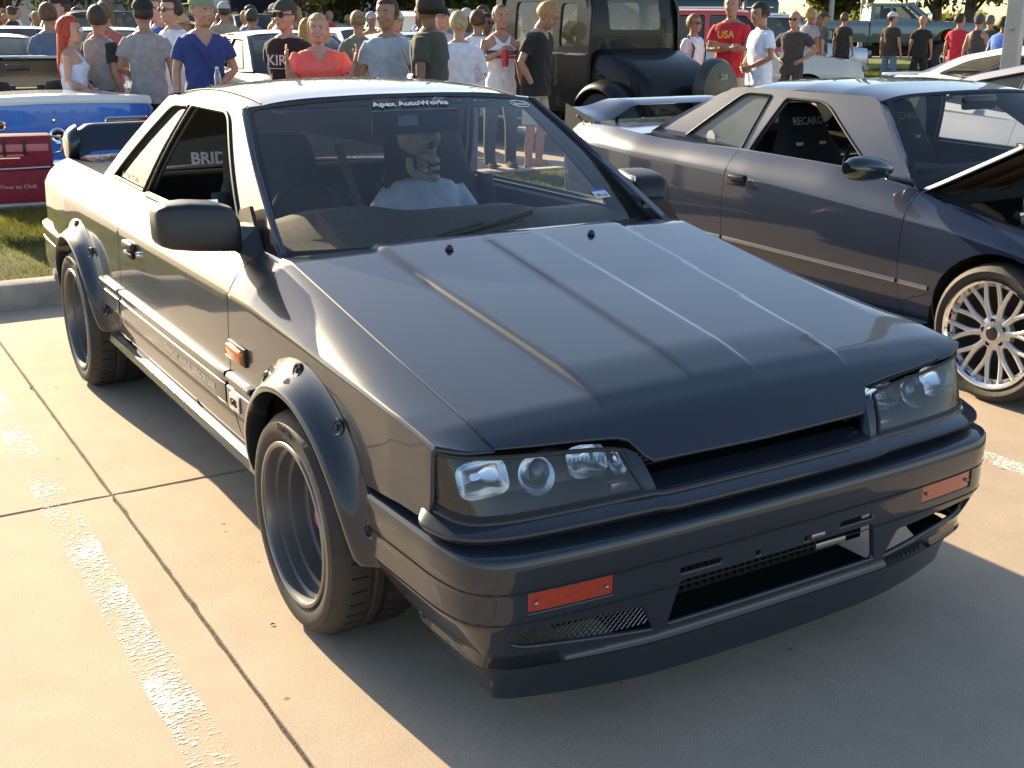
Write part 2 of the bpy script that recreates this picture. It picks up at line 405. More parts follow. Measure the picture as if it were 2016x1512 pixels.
def grass_mat():
    m = bpy.data.materials.new('grass_blades'); m.use_nodes = True; t = m.node_tree; b = t.nodes['Principled BSDF']; L = t.links.new
    g = t.nodes.new('ShaderNodeNewGeometry'); n = t.nodes.new('ShaderNodeTexNoise'); n.inputs['Scale'].default_value = 2.5; n.inputs['Detail'].default_value = 6; L(g.outputs['Position'], n.inputs['Vector'])
    r = t.nodes.new('ShaderNodeValToRGB'); r.color_ramp.elements[0].position = .32; r.color_ramp.elements[0].color = (.06, .085, .014, 1); r.color_ramp.elements[1].position = .68; r.color_ramp.elements[1].color = (.18, .18, .03, 1)
    L(n.outputs[0], r.inputs[0]); L(r.outputs[0], b.inputs['Base Color']); b.inputs['Roughness'].default_value = .6
    tl = t.nodes.new('ShaderNodeBsdfTranslucent'); L(r.outputs[0], tl.inputs[0]); mx = t.nodes.new('ShaderNodeMixShader'); mx.inputs[0].default_value = .6
    o = t.nodes['Material Output']; L(b.outputs[0], mx.inputs[1]); L(tl.outputs[0], mx.inputs[2]); L(mx.outputs[0], o.inputs[0]); return m
M_GRASS = grass_mat()
def tri_cloud(name, C, A, B, mats, kind='stuff', mi=None):
    # triangles: C base points, A and B offsets (numpy arrays n x 3)
    n = len(C); V = np.empty((n*3, 3), np.float32); V[0::3] = C; V[1::3] = C+A; V[2::3] = C+B
    me = bpy.data.meshes.new(name); me.vertices.add(n*3); me.vertices.foreach_set('co', V.ravel())
    me.loops.add(n*3); me.loops.foreach_set('vertex_index', np.arange(n*3, dtype=np.int32))
    me.polygons.add(n); me.polygons.foreach_set('loop_start', np.arange(0, n*3, 3, dtype=np.int32))
    me.polygons.foreach_set('loop_total', np.full(n, 3, np.int32))
    for q in (mats if isinstance(mats, (list, tuple)) else [mats]): me.materials.append(q)
    if mi is not None: me.polygons.foreach_set('material_index', np.asarray(mi, np.int32))
    me.update(); me.validate(); o = bpy.data.objects.new(name, me); COL.objects.link(o)
    if kind: o['kind'] = kind
    return o
def blades(name, regs, z=.12):
    Cs = []
    for (x0, x1, y0, y1, n, h, w) in regs:
        P = np.stack([RNG.uniform(x0, x1, n), RNG.uniform(y0, y1, n), np.full(n, z)], 1); a = RNG.uniform(0, 6.283, n); hh = h*RNG.uniform(.5, 1.3, n)
        A = np.stack([np.cos(a)*w, np.sin(a)*w, np.zeros(n)], 1); l = RNG.normal(0, .45, (n, 2)); B = np.stack([l[:, 0]*hh, l[:, 1]*hh, hh], 1); Cs.append((P, A, B))
    C, A, B = [np.concatenate([c[k] for c in Cs]) for k in range(3)]
    return tri_cloud(name, C, A, B, M_GRASS)
blades('grass', [(-6.1, -3.16, -2.6, 1.2, 60000, .045, .005), (-6.1, -3.16, 1.2, 8.0, 60000, .045, .006), (-6.1, -3.16, -12, -2.6, 12000, .05, .012)], .11)
# ------------------------------------------------------------------ the grey coupe in front
def paintmat(name, base, flake=.28, coat=1.0, metal=.55, dust_sheen=0.0, rough=.3):
    m = mat(name, base, rough, metal, coat, coat_rough=.035); m.node_tree.nodes['Principled BSDF'].inputs['Coat IOR'].default_value = 1.45; m.node_tree.nodes['Principled BSDF'].inputs['Specular IOR Level'].default_value = .15
    t = m.node_tree; b = t.nodes['Principled BSDF']; L = t.links.new
    tc = t.nodes.new('ShaderNodeTexCoord'); v = t.nodes.new('ShaderNodeTexVoronoi'); v.inputs['Scale'].default_value = 900; L(tc.outputs['Object'], v.inputs['Vector'])
    n = t.nodes.new('ShaderNodeTexNoise'); n.inputs['Scale'].default_value = 1.7; n.inputs['Detail'].default_value = 8; L(tc.outputs['Object'], n.inputs['Vector'])
    r = t.nodes.new('ShaderNodeMapRange'); r.inputs['To Min'].default_value = rough-.07; r.inputs['To Max'].default_value = rough+.12; L(n.outputs[0], r.inputs[0]); L(r.outputs[0], b.inputs['Roughness'])
    hs = t.nodes.new('ShaderNodeMix'); hs.data_type = 'RGBA'; hs.inputs[6].default_value = rgb(tuple(c*(1-flake) for c in base)); hs.inputs[7].default_value = rgb(tuple(c*(1+flake) for c in base))
    L(v.outputs['Color'], hs.inputs[0]); L(hs.outputs[2], b.inputs['Base Color'])
    n2 = t.nodes.new('ShaderNodeTexNoise'); n2.inputs['Scale'].default_value = 5; n2.inputs['Detail'].default_value = 7; L(tc.outputs['Object'], n2.inputs['Vector'])
    r2 = t.nodes.new('ShaderNodeMapRange'); r2.inputs['To Min'].default_value = .015; r2.inputs['To Max'].default_value = .07; L(n2.outputs[0], r2.inputs[0]); L(r2.outputs[0], b.inputs['Coat Roughness'])
    return m
M_BODY = paintmat('gunmetal_paint', (.019, .025, .035), metal=.12, rough=.36, coat=1.0)
M_BODY_IN = mat('inner_metal', (.01, .01, .011), .7)
CAR = empty('coupe', (0, 0, 0), 0, 'dark gunmetal boxy sports coupe with bolted flares parked nearest the camera', 'car')
ZX = [.80, .92, 1.95, 2.02, 2.07, 2.10, 2.125]; ZZ = [.921, .926, .748, .722, .694, .670, .640]
_zx = np.linspace(.7, 2.2, 301); _zz = np.interp(_zx, ZX, ZZ); _k = np.hanning(13); _k /= _k.sum()
_zp = np.concatenate([np.full(6, _zz[0]), _zz, _zz[-1]-np.arange(1, 7)*.006]); _zs = np.convolve(_zp, _k, 'valid')
def zf(x): return float(np.interp(x, _zx, _zs))
def bulge(x, y):
    a = abs(y); f = 1-sstep(1.80, 2.02, x); w = .026-.010*sstep(.9, 1.9, x)
    r0 = .447-.055*sstep(.9, 2.0, x); b = (.015*(1-sstep(r0-w, r0, a)))
    c = .005*(1-sstep(.092, .104, a))*sstep(.955, .965, x)
    return (b+c)*f + .010*(1-(y/.72)**2)*(1-sstep(2.0, 2.1, x))
def S_hood(x, y):
    if x < .875+.03*(1-abs(y)/.7): pass
    lip = .012*(1-sstep(.84, .90, x+.05*(abs(y)/.7)**2))*(1-sstep(.42, .47, abs(y)))*0
    return (x, y, zf(x)+bulge(x, y)+lip)
def crease_z(x): return interp(x, [-2.4, -1.6, .9, 1.3, 1.63, 1.85, 2.02], [.80, .805, .803, .787, .768, .752, .728])
def ztop(x): return interp(x, [-2.45, -2.2, -1.3, .70, .92], [.895, .915, .925, .923, .922]) if x < .92 else zf(x)-.004
LZ = [.13, .25, .31, .345, .40, .47, .55, .60, .70, .80]; LY = [.70, .765, .80, .828, .838, .845, .848, .847, .846, .842]
def taper(x): return interp(x, [-2.42, -2.36, -2.25, -2.0, -1.6, 1.45, 1.8, 1.99, 2.1], [.115, .075, .04, .018, 0, 0, .006, .016, .03])
def S_side(x, v):
    # v<0: shoulder above the crease (v=-.17 at the top); v>0: metres below the crease. returns RIGHT side when sgn=-1
    zc = crease_z(x); zt = ztop(x); tp = taper(x); yc = .842-tp; yt = .715-tp*.8
    if v <= 0:
        u = min(1.2, -v/.17); y = yc-(yc-yt)*(u*.55+.45*u*u); z = zc+(zt-zc)*(1.45*u-.45*u*u)
        return (x, y, z)
    z = zc-v; return (x, interp(z, LZ, LY)-tp, z)
def V(x, z): return crease_z(x)-z       # helper: height to v
def arch(cx, cz, r, a0, a1, n=20): return [(cx+r*math.cos(math.radians(a0+(a1-a0)*i/n)), cz+r*math.sin(math.radians(a0+(a1-a0)*i/n))) for i in range(n+1)]
def xv(pts): return [(x, V(x, z)) for x, z in pts]
WX = 1.3075; AR = .385; M_BOLT = mat('dark_bolt', (.03, .03, .03), .4, .8)
seam = [(.715, .86), (.712, .56), (.705, .47), (.735, .38), (.80, .325)]
rseam = [(-.60, .86), (-.60, .36)]
for sg, nm in ((-1, 'r'), (1, 'l')):
    # front fender
    o = [(.719, -.17), (.719, V(.719, .56)), (.712, V(.71, .47)), (.741, V(.74, .383)), (.806, V(.8, .33)), (.93, V(.93, .325))]
    o += xv([p for p in arch(WX, .31, AR, 176, 32, 26)][0:]) + [(1.66, V(1.66, .536)), (1.93, V(1.93, .552)), (1.978, V(1.975, .566)), (1.985, V(1.985, .60)), (1.992, V(1.992, .715)), (2.03, -.10), (2.035, -.17)]
    mb = MB(); panel(mb, S_side, o, step=.028, creases=[[(.72, 0), (2.02, 0)]], sgn=sg, flip=(sg == -1)); mb.build('front_fender', M_BODY, CAR, angle=None)
    # door
    o = [(.712, -.17), (.712, V(.712, .56)), (.700, V(.70, .47)), (.729, V(.73, .383)), (.790, V(.79, .333)), (-.56, V(0, .333)), (-.597, V(0, .37)), (-.597, -.17)]
    mb = MB(); panel(mb, S_side, o, step=.03, creases=[[(-.6, 0), (.71, 0)]], sgn=sg, flip=(sg == -1)); door = mb.build('door', M_BODY, CAR, angle=None)
    # door handle: recessed flap and lock
    mb = MB(); y = .846*sg
    mb.box((-.40, y+.004*sg, .775), (.13, .03, .030), bev=.008, mi=0); mb.box((-.40, y+.008*sg, .742), (.12, .018, .020), bev=.006, mi=1); mb.build('door_handle', [M_TRIM, M_BODY_IN], door)
    mb = MB(); mb.lathe([(0, .0), (.011, .0), (.012, -.006), (.012, -.02)], 16, Matrix.Translation((-.29, sg*.855, .757)) @ Matrix.Diagonal((1, sg, 1, 1))); mb.build('door_lock', M_CHROME, door)
    # rear quarter
    o = [(-.603, -.17), (-.603, V(0, .355))] + [(-.93+.0, V(-.93, .33))] + xv(arch(-WX, .31, AR, 4, 160, 26)) + [(-1.70, V(-1.7, .47)), (-2.30, V(-2.3, .47)), (-2.39, V(-2.4, .50)), (-2.41, V(-2.4, .86)), (-2.40, -.17)]
    mb = MB(); panel(mb, S_side, o, step=.03, creases=[[(-2.39, 0), (-.6, 0)]], sgn=sg, flip=(sg == -1)); qp = mb.build('quarter_panel', M_BODY, CAR, angle=None)
    # side protection moulding with two ribs, door and fender and quarter pieces
    for (x0, x1) in ((-.93, -.61), (-.59, .695), (.715, .925)):
        mb = MB(); rings = []
        for i in range(30):
            x = x0+(x1-x0)*i/29; e = .003 if i in (0, 29) else 0; b = S_side(x, V(x, .5))[1]
            rings.append([(x, sg*(b+q-e), z) for q, z in ((-.012, .572), (.016, .570), (.021, .562), (.021, .552), (.012, .549), (.012, .532), (.019, .529), (.019, .470), (.014, .462), (-.012, .460))])
        mb.loft(rings, True, True); md = mb.build('side_moulding', M_BODY, CAR, angle=30)
        if sg == -1 and x0 == -.59:
            text_obj('side_lettering', 'TWINCAM 24VALVE TURBO SKYLINE', .032, frame_m((.33, -.8673, .497), (1, 0, 0), (0, 0, 1)), mat('gold_print', (.55, .50, .38), .4), md, space=1.05, bold=.0003, sx=1.0, extrude=.0001)
        if sg == -1 and x0 == .715:
            mb = MB(); mb.box((.80, -.868, .498), (.085, .008, .05), bev=.003); bd = mb.build('badge', M_CHROME, md)
            text_obj('badge_letters', 'GTS', .032, frame_m((.80, -.8735, .498), (1, 0, 0), (0, 0, 1)), M_DARK, md, extrude=.001)
    # sill extension
    mb = MB(); rings = []
    for i in range(40):
        x = -1.0+1.98*i/39; e = sstep(0, .12, min(x+1.0, .98-x))
        rings.append([(x, sg*y, z) for y, z in ((.70, .335), (.80+.02*e, .335), (.815+.03*e, .322), (.822+.032*e, .300), (.815+.025*e, .278), (.79+.02*e, .262), (.72, .258))])
    mb.loft(rings, True, True); mb.build('side_skirt', M_BODY, CAR, angle=40)
    # bolt-on flares
    for wx, a0, a1 in ((WX, 3, 178), (-WX, 2, 178)):
        mb = MB(); n = 56; rings = []
        for i in range(n+1):
            a = math.radians(a0+(a1-a0)*i/n); ca, sa = math.cos(a), math.sin(a); rings.append([])
            f = .75+.25*max(0, sa)
            for r, q in ((.438, -.012), (.436, .001), (.426, .005), (.404, .016*f+.003), (.388, .042*f), (.376, .060*f), (.366, .068*f), (.355, .067*f), (.353, .055*f), (.36, .0)):
                x = wx+r*ca; z = .31+r*sa*1.0
                if z < .13: z = .13
                base = S_side(min(max(x, -2.3), 1.98), V(x, max(z, .30)))[1] if z > .30 else .82
                base = min(base, .848)
                rings[-1].append((x, sg*(base+q), z))
        mb.loft(rings, False); fl = mb.build('fender_flare', M_BODY, CAR, angle=50)
        # recessed fixing scoops with dark bolts
        for k in range(5):
            a = math.radians(a0+14+(a1-a0-28)*k/4); r = .415; x = wx+r*math.cos(a); z = .31+r*math.sin(a); b = min(S_side(min(max(x, -2.3), 1.98), V(x, max(z, .30)))[1], .848)+.012
            nrm = Vector((math.cos(a)*.35, sg*.92, math.sin(a)*.35)).normalized(); Mx = frame_m((x, sg*b, z), (-math.sin(a), 0, math.cos(a)), nrm.cross(Vector((-math.sin(a), 0, math.cos(a)))))
            mb = MB()
            R1 = [[(q*math.cos(2*math.pi*j/14)*1.15, q*math.sin(2*math.pi*j/14), h) for j in range(14)] for q, h in ((.021, .0), (.018, .0045), (.0145, .003), (.012, -.004))]
            mb.loft(R1, True, False, Mx if sg == 1 else Mx @ Matrix.Diagonal((1, 1, -1, 1)) if nrm.dot(Mx.col[2].to_3d()) < 0 else Mx)
            sgnz = 1 if nrm.dot(Mx.col[2].to_3d()) > 0 else -1
            mb.lathe([(0, .006), (.006, .006), (.0075, .002), (.012, 0), (.012, -.004)], 8, Mx @ Matrix.Rotation(math.pi/2*sgnz, 4, 'X'), mi=1)
            mb.build('bolt', [M_BODY, M_BOLT], fl)
    # dark inner arches
    for wx in (WX, -WX):
        mb = MB(); rings = [[(wx+.40*math.cos(math.radians(a)), sg*y, .31+.40*math.sin(math.radians(a))) for a in range(-6, 187, 8)] for y in (.81, .55, .50)]
        rings.append([(wx+.05*math.cos(math.radians(a)), sg*.50, .31+.05*math.sin(math.radians(a))) for a in range(-6, 187, 8)])
        mb.loft(rings, False); mb.build('wheel_arch_liner', M_DARK, CAR)
    # amber side marker
    if True:
        mb = MB(); mb.box((.80, sg*.856, .648), (.135, .026, .042), bev=.009); mb.build('side_marker', M_AMBER, CAR)
        mb = MB(); mb.box((.80, sg*.848, .648), (.150, .014, .056), bev=.004); mb.build('marker_gasket', M_RUB, CAR)
# hood
ho = [(.832, -.70), (.868, -.43), (.885, -.2), (.89, 0), (.885, .2), (.868, .43), (.832, .70), (.842, .712), (1.9, .712), (2.0, .708), (2.033, .700), (2.046, .60), (2.058, .48), (2.068, .395), (2.078, .372), (2.112, .348), (2.122, .33), (2.126, 0), (2.122, -.33), (2.112, -.348), (2.078, -.372), (2.068, -.395), (2.058, -.48), (2.046, -.60), (2.033, -.700), (2.0, -.708), (1.9, -.712), (.842, -.712)]
cr = []
for s in (-1, 1):
    for w in (0, .5, 1):
        cr.append([(x, s*((.447-.055*sstep(.9, 2.0, x))-w*(.026-.010*sstep(.9, 1.9, x)))) for x in np.linspace(.87, 1.97, 30)])
        cr.append([(.965, s*(.092+.012*w)), (1.95, s*(.092+.012*w))])
cr.append([(.955, -.09), (.955, .09)]); cr.append([(.966, -.09), (.966, .09)])
mb = MB(); panel(mb, S_hood, ho, step=.017, creases=cr, flange=.014, eps=.003); HOOD = mb.build('hood', M_BODY, CAR, angle=None)
for s in (-1, 1):
    mb = MB(); mb.ell((1.015, s*.256, zf(1.015)+bulge(1.015, .256)+.007), (.012, .010, .010), 10, 6); mb.lathe([(.013, 0), (.013, -.003), (0, -.003)], 12, Matrix.Translation((1.015, s*.256, zf(1.015)+bulge(1.015, .256)+.002)) @ Matrix.Rotation(-math.pi/2, 4, 'X')); mb.build('washer_nozzle', M_PLASTIC, HOOD)
# front: plan curve of the bumper face
PC = crom([(2.205, 0), (2.204, .20), (2.199, .45), (2.184, .66), (2.165, .755), (2.118, .812), (2.03, .836), (1.9, .842), (1.66, .848), (1.5, .85)], 40)
PC = np.array(PC); PS = np.concatenate([[0], np.cumsum(np.hypot(*np.diff(PC, axis=0).T))])
def plan(s):
    a = abs(s); g = 1 if s >= 0 else -1
    x = np.interp(a, PS, PC[:, 0]); y = np.interp(a, PS, PC[:, 1]); e = .02
    dx = np.interp(a+e, PS, PC[:, 0])-np.interp(max(a-e, 0), PS, PC[:, 0]); dy = np.interp(a+e, PS, PC[:, 1])-np.interp(max(a-e, 0), PS, PC[:, 1])
    if a < e: dx *= a/e
    l = math.hypot(dx, dy); return x, y*g, dy/l, -dx/l*g
def s_at_y(y): return float(np.interp(abs(y), PC[:, 1], PS))*(1 if y >= 0 else -1)
OZ = [.13, .222, .230, .236, .246, .256, .30, .363, .368, .436, .44, .49, .512, .519, .523, .527, .540, .552, .575]
OO = [-.040, -.030, -.028, .004, .006, -.010, -.006, -.001, .0005, .0015, .003, .004, .002, -.004, -.022, -.048, -.066, -.072, -.075]
def S_bump(s, z):
    x, y, nx, ny = plan(s); o = np.interp(z, OZ, OO); a = abs(s)
    k = sstep(.30, .95, a); o -= (.36-z)*.46*k*(1 if z < .36 else 0)
    if z > .50: o *= 1-.35*sstep(.75, 1.0, a)
    return (x+nx*o, y+ny*o, z)
bo = [(-1.265, .532), (-1.262, .47), (-1.245, .40), (-1.215, .32), (-1.18, .272), (-1.02, .256), (-.90, .246), (-.6, .238), (0, .236), (.6, .238), (.90, .246), (1.02, .256), (1.18, .272), (1.215, .32), (1.245, .40), (1.262, .47), (1.265, .532), (1.0, .548), (.80, .552), (0, .553), (-.80, .552), (-1.0, .548)]
sy = s_at_y
holes = [rpoly([(-.31, .376), (.31, .376), (.338, .266), (-.338, .266)], .012)]
ind = []; 
for s in (-1, 1):
    q = rpoly([(s*.19, .408), (s*.315, .408), (s*.31, .389), (s*.185, .389)], .006); holes.append(q if s > 0 else q[::-1])
    holes.append(rpoly([(s*.41, .335), (s*.72, .350), (s*.745, .335), (s*.74, .300), (s*.70, .286), (s*.37, .262)], [.01, .02, .02, .02, .02, .004]))
    ind.append([(s*.49, .385), (s*.49, .436), (s*.705, .436), (s*.705, .385)]); holes.append(ind[-1])
    holes.append(rpoly([(s*.068, .398), (s*.088, .398), (s*.088, .380), (s*.068, .380)], .003))
holes = [h if True else h for h in holes]
cs = [[(-1.26, z), (1.26, z)] for z in (.512, .519, .523, .527, .363, .368, .436, .44)]
mb = MB(); panel(mb, S_bump, bo, holes=holes, step=.02, creases=cs, flange=.016, eps=.0025, flip=False); 
BUMP = mb.build('front_bumper', M_BODY, CAR, angle=None)
for z, sa in ((.438, 1.262), (.3655, 1.23), (.2405, 1.0)):  # dark strips laid on the face stand in for shade in the grooves
    mb = MB(); panel(mb, S_bump, [(-sa, z-.0022), (sa, z-.0022), (sa, z+.0022), (-sa, z+.0022)], step=.03, flange=0, off=.0012); mb.build('groove_shade', M_BODY_IN, BUMP, angle=None)
# lip spoiler
def S_lip(s, z):
    x, y, nx, ny = plan(s); k = sstep(.25, .95, abs(s)); zc = z
    o = interp(zc, [.12, .20, .226, .236, .240], [-.030, -.022, -.016, -.010, -.03])-.052*k*(1+.5*(.23-zc)/.1*k)
    return (x+nx*o, y+ny*o, zc)
lo = [(-1.16, .244), (-1.10, .225), (-.97, .172), (-.87, .143), (0, .130), (.87, .143), (.97, .172), (1.10, .225), (1.16, .244), (.6, .2395), (0, .2395), (-.6, .2395)]
mb = MB(); panel(mb, S_lip, lo, step=.022, flange=.03, eps=.003, creases=[[(-1, .226), (1, .226)]]); mb.build('front_lip', M_BODY, CAR, angle=None)
# turn signals, black duct interiors, mesh in the right duct
for s, q in zip((-1, 1), ind):
    mb = MB(); q2 = [(s*.495, .389), (s*.495, .432), (s*.70, .432), (s*.70, .389)]
    panel(mb, S_bump, q2, step=.03, flange=.02, off=-.004); il = mb.build('turn_signal', M_AMBER2, BUMP, angle=None)
    for a in (.512, .685):
        p = S_bump(s*a, .41); mb = MB(); mb.ell(p, (.005, .005, .005), 8, 6); mb.build('screw', M_STEEL, il)
    mb = MB(); mb2 = [(s*.488, .383), (s*.488, .438), (s*.707, .438), (s*.707, .383)]
    panel(mb, S_bump, mb2, step=.05, flange=.02, off=-.018); mb.build('signal_bezel', M_TRIM, BUMP, angle=None)
if True:
    mb = MB()
    for k in range(24):
        s0 = -.71+k*.0145
        for d in (1, -1):
            a = S_bump(s0, .262); b = S_bump(s0+d*.075, .352)
            mb.tube([(a[0]-.035, a[1], a[2]), (b[0]-.035, b[1], b[2])], .0012, 4, caps=False)
    mb.build('duct_mesh', M_STEEL, BUMP)
mb = MB(); mb.box((1.93, 0, .36), (.12, 1.02, .30)); mb.build('shade_box', M_DARK, CAR)  # dark box added behind the bumper so its openings look shaded
mb = MB(); mb.box((1.45, 0, .55), (1.0, 1.25, .22)); mb.box((0, 0, .26), (2.2, 1.44, .06)); mb.box((-2.0, 0, .5), (.7, 1.4, .5)); mb.box((1.98, 0, .42), (.10, 1.30, .14)); mb.build('underbody', M_DARK, CAR)
mb = MB(); mb.box((2.070, 0, .325), (.012, .66, .13), mi=0)
for k in range(26): mb.box((2.080, -.30+k*.024, .322), (.02, .002, .10), mi=1)
mb.build('oil_cooler', [M_DARK, M_BODY_IN], CAR)
mb = MB(); mb.box((1.86, 0, .215), (.52, .80, .012)); mb.build('shade_floor', M_DARK, CAR)  # added dark floor, hides the lit ground seen through the lower opening
# plate bracket remains
mb = MB(); p = S_bump(0, .395); mb.box((p[0]+.002, .155, .362), (.006, .10, .016), bev=.002); mb.box((p[0]+.002, .11, .392), (.006, .045, .012), bev=.002); mb.build('plate_bracket', M_STEEL, BUMP)
# upper front: lamps between an upper and a lower plan curve
UC = np.array(crom([(2.085, 0, .668), (2.082, .30, .668), (2.076, .36, .676), (2.060, .48, .690), (2.042, .66, .703), (2.020, .77, .714), (1.988, .815, .722), (1.93, .828, .728), (1.86, .832, .73)], 8))
LC = np.array(crom([(2.150, 0, .582), (2.146, .30, .582), (2.138, .36, .584), (2.122, .55, .582), (2.098, .70, .578), (2.060, .778, .576), (2.00, .810, .584), (1.93, .824, .594), (1.86, .83, .60)], 8))
UT = np.linspace(0, 1, len(UC))
def S_lamp(w, t):
    a = abs(w); g = 1 if w >= 0 else -1
    u = [np.interp(a, UT, UC[:, k]) for k in range(3)]; l = [np.interp(a, UT, LC[:, k]) for k in range(3)]
    b = .006*math.sin(math.pi*min(1, max(0, t)))
    return (u[0]*t+l[0]*(1-t)+b, g*(u[1]*t+l[1]*(1-t)), u[2]*t+l[2]*(1-t))
def w_of(y, t=.5):
    ys = [S_lamp(w, t)[1] for w in UT]; return float(np.interp(y, ys, UT))
def S_lampin(w, t):
    p = S_lamp(w, t); return (p[0]-.115-.02*(1-t), p[1]*.985-math.copysign(.004, p[1]), p[2])
wi0 = w_of(.372, 0); wi1 = w_of(.385, 1); wo_ = .845
for s in (-1, 1):
    out = rpoly([(s*wi0, .015), (s*wo_, .02), (s*(wo_-.01), .93), (s*(wi1+.015), .90)], [.02, .01, .01, .05], 5)
    mb = MB()
    # the lens is skinned in (w, t*.1) so that its grid is near square
    panel(mb, lambda u, v: S_lamp(u, v*9), [(a, b/9) for a, b in out], step=.012, flange=.0, eps=.002); HL = mb.build('headlight', M_CLEARLENS, CAR, angle=None, label='cracked clear right headlight unit' if s == -1 else 'left headlight unit with red reflection')
    HL['label'] = 'right headlight with three lamp bowls' if s == -1 else 'left headlight with three lamp bowls'
    # rim gasket round the lens
    pts = [S_lamp(a, b) for a, b in densify(out, .03)]
    mb = MB(); mb.tube([(p[0]+.001, p[1], p[2]) for p in pts], .0055, 6, closed=True); mb.build('lens_gasket', M_RUB, HL)
    mb = MB(); panel(mb, lambda u, v: S_lampin(u, v*9), [(a, b/9) for a, b in [(s*.28, -.1), (s*.93, -.1), (s*.93, 1.05), (s*.28, 1.05)]], step=.03, flange=0, eps=.002)
    # ceiling and floor of the lamp box
    for tt in (1.0, .0):
        A = [S_lamp(s*w, tt) for w in np.linspace(.30, .93, 14)]; B = [S_lampin(s*w, tt) for w in np.linspace(.30, .93, 14)]
        mb.add(A+B, [(i, i+1, i+15, i+14) for i in range(13)], None, 0, [(0, 0, 1)]*28)
    mb.build('lamp_housing', mat('lamp_housing_grey', (.075, .08, .085), .35), HL, angle=None)
    # corner bowl, projector, inner bowl
    def bowl(y0, y1, t0, t1, depth, name, fac=1.0, round_=False, lid=0.0):
        c = Vector(S_lamp(s*w_of((y0+y1)/2), (t0+t1)/2)); c.x -= .045; c.y *= .985
        wd = (y1-y0)/2; hg = (t1-t0)*.115/2
        ax = Vector((-1, -s*.12, -.25)).normalized()
        rings = []
        for q, dd in ((1.0, 0), (.97, .15), (.9, .4), (.75, .7), (.5, .9), (.2, 1.0)):
            ring = []
            for j in range(28):
                a = 2*math.pi*j/28; ca, sa = math.cos(a), math.sin(a); e = .55 if not round_ else 1
                X = math.copysign(abs(ca)**e, ca)*wd*q; Z = math.copysign(abs(sa)**e, sa)*hg*q
                p = c+Vector((0, 1, 0))*X+Vector((-.45, 0, .9))*Z+ax*depth*dd; ring.append(tuple(p))
            rings.append(ring)
        b = MB(); b.loft(rings, True, False); b.poly(rings[-1]); o = b.build(name, M_REFLECT, HL, angle=60)
        return c, ax
    bowl(.668, .795, .14, .86, .045, 'turn_bowl')
    c, ax = bowl(.560, .652, .08, .86, .045, 'projector_ring', round_=True)
    mb = MB(); Mx = frame_m(c+Vector((-.004, -s*.008, .006)), (0, 1, 0), (-.3, 0, 1))
    mb.ell((0, 0, 0), (.027, .030, .016), 18, 8, Mx); mb.build('projector_lens', glassmat('projector_glass', (.35, .4, .45), .05, ior=1.8), HL)
    bowl(.43, .535, .28, .93, .05, 'main_bowl')
    bowl(.375, .425, .24, .80, .03, 'side_bowl', round_=True)
    mb = MB()
    for k in range(9): # fluting bars of the inner lens
        y = .445+k*.0105; p = S_lamp(s*w_of(y), .75); mb.box((p[0]-.010, s*y, p[2]-.004), (.003, .004, .018))
    mb.build('lens_flutes', M_CLEARLENS, HL)
    mb = MB(); y = .425; p = S_lamp(s*w_of(.425), .15); mb.box((p[0]-.02, s*.425, p[2]-.002), (.02, .045, .022), bev=.002); mb.build('lamp_bracket', M_STEEL, HL)
    # body-colour cheek between lamp and grille
    mb = MB(); panel(mb, lambda u, v: S_lamp(u, v*9), [(a, b/9) for a, b in [(s*(wi0-.045), -.02), (s*(wi0-.006), -.02), (s*(wi1+.006), .92), (s*(wi1-.03), .80)]], step=.02, flange=.03, eps=.002); mb.build('grille_cheek', M_BODY, CAR, angle=None)
# recess frame behind the lamps so no gap shows
mb = MB(); mb.box((1.90, 0, .64), (.12, 1.58, .15)); mb.build('front_panel', M_DARK, CAR)
# grille slot: sloping lower lip, dark cavity with fine bars
mb = MB(); rings = []
for i in range(31):
    y = -.345+.69*i/30; l = S_lamp(w_of(abs(y), 0)*(1 if y >= 0 else -1), 0)
    rings.append([(l[0]+.004, y, .564), (l[0]+.004, y, .574), (l[0]-.004, y, .582), (l[0]-.070, y, .594), (l[0]-.080, y, .580)])
mb.loft(rings, False); mb.build('grille_surround', M_BODY, CAR, angle=30)
mb = MB()
for k in range(4): mb.box((2.045+.004*k, 0, .604+.013*k), (.006, .68, .003))
for k in range(9): mb.box((2.05, -.32+.08*k, .635), (.008, .004, .06))
mb.build('grille', M_PLASTIC, CAR)
# garnish ledge under lamps, wraps to the side and narrows away
mb = MB(); rings = []
ws = np.linspace(-.885, .885, 81)
for w in ws:
    l = S_lamp(w, 0); e = .02; a = S_lamp(min(.999, w+e), 0); b = S_lamp(max(-.999, w-e), 0); t = Vector((a[0]-b[0], a[1]-b[1], 0)).normalized(); n = Vector((t.y, -t.x, 0)); k = 1-.92*sstep(.77, .885, abs(w))
    if n.x < 0: n = -n
    P = Vector((l[0], l[1], 0)); h = l[2]-.578
    rings.append([tuple(P+n*q*k+Vector((0, 0, z+h))) for q, z in ((-.05, .578), (.004, .577), (.009, .573), (.010, .568), (.038, .560), (.047, .555), (.048, .549), (.040, .538), (.030, .531), (.0, .527), (-.05, .527))])
mb.loft(rings, True, True); mb.build('nose_garnish', M_BODY, CAR, angle=28)
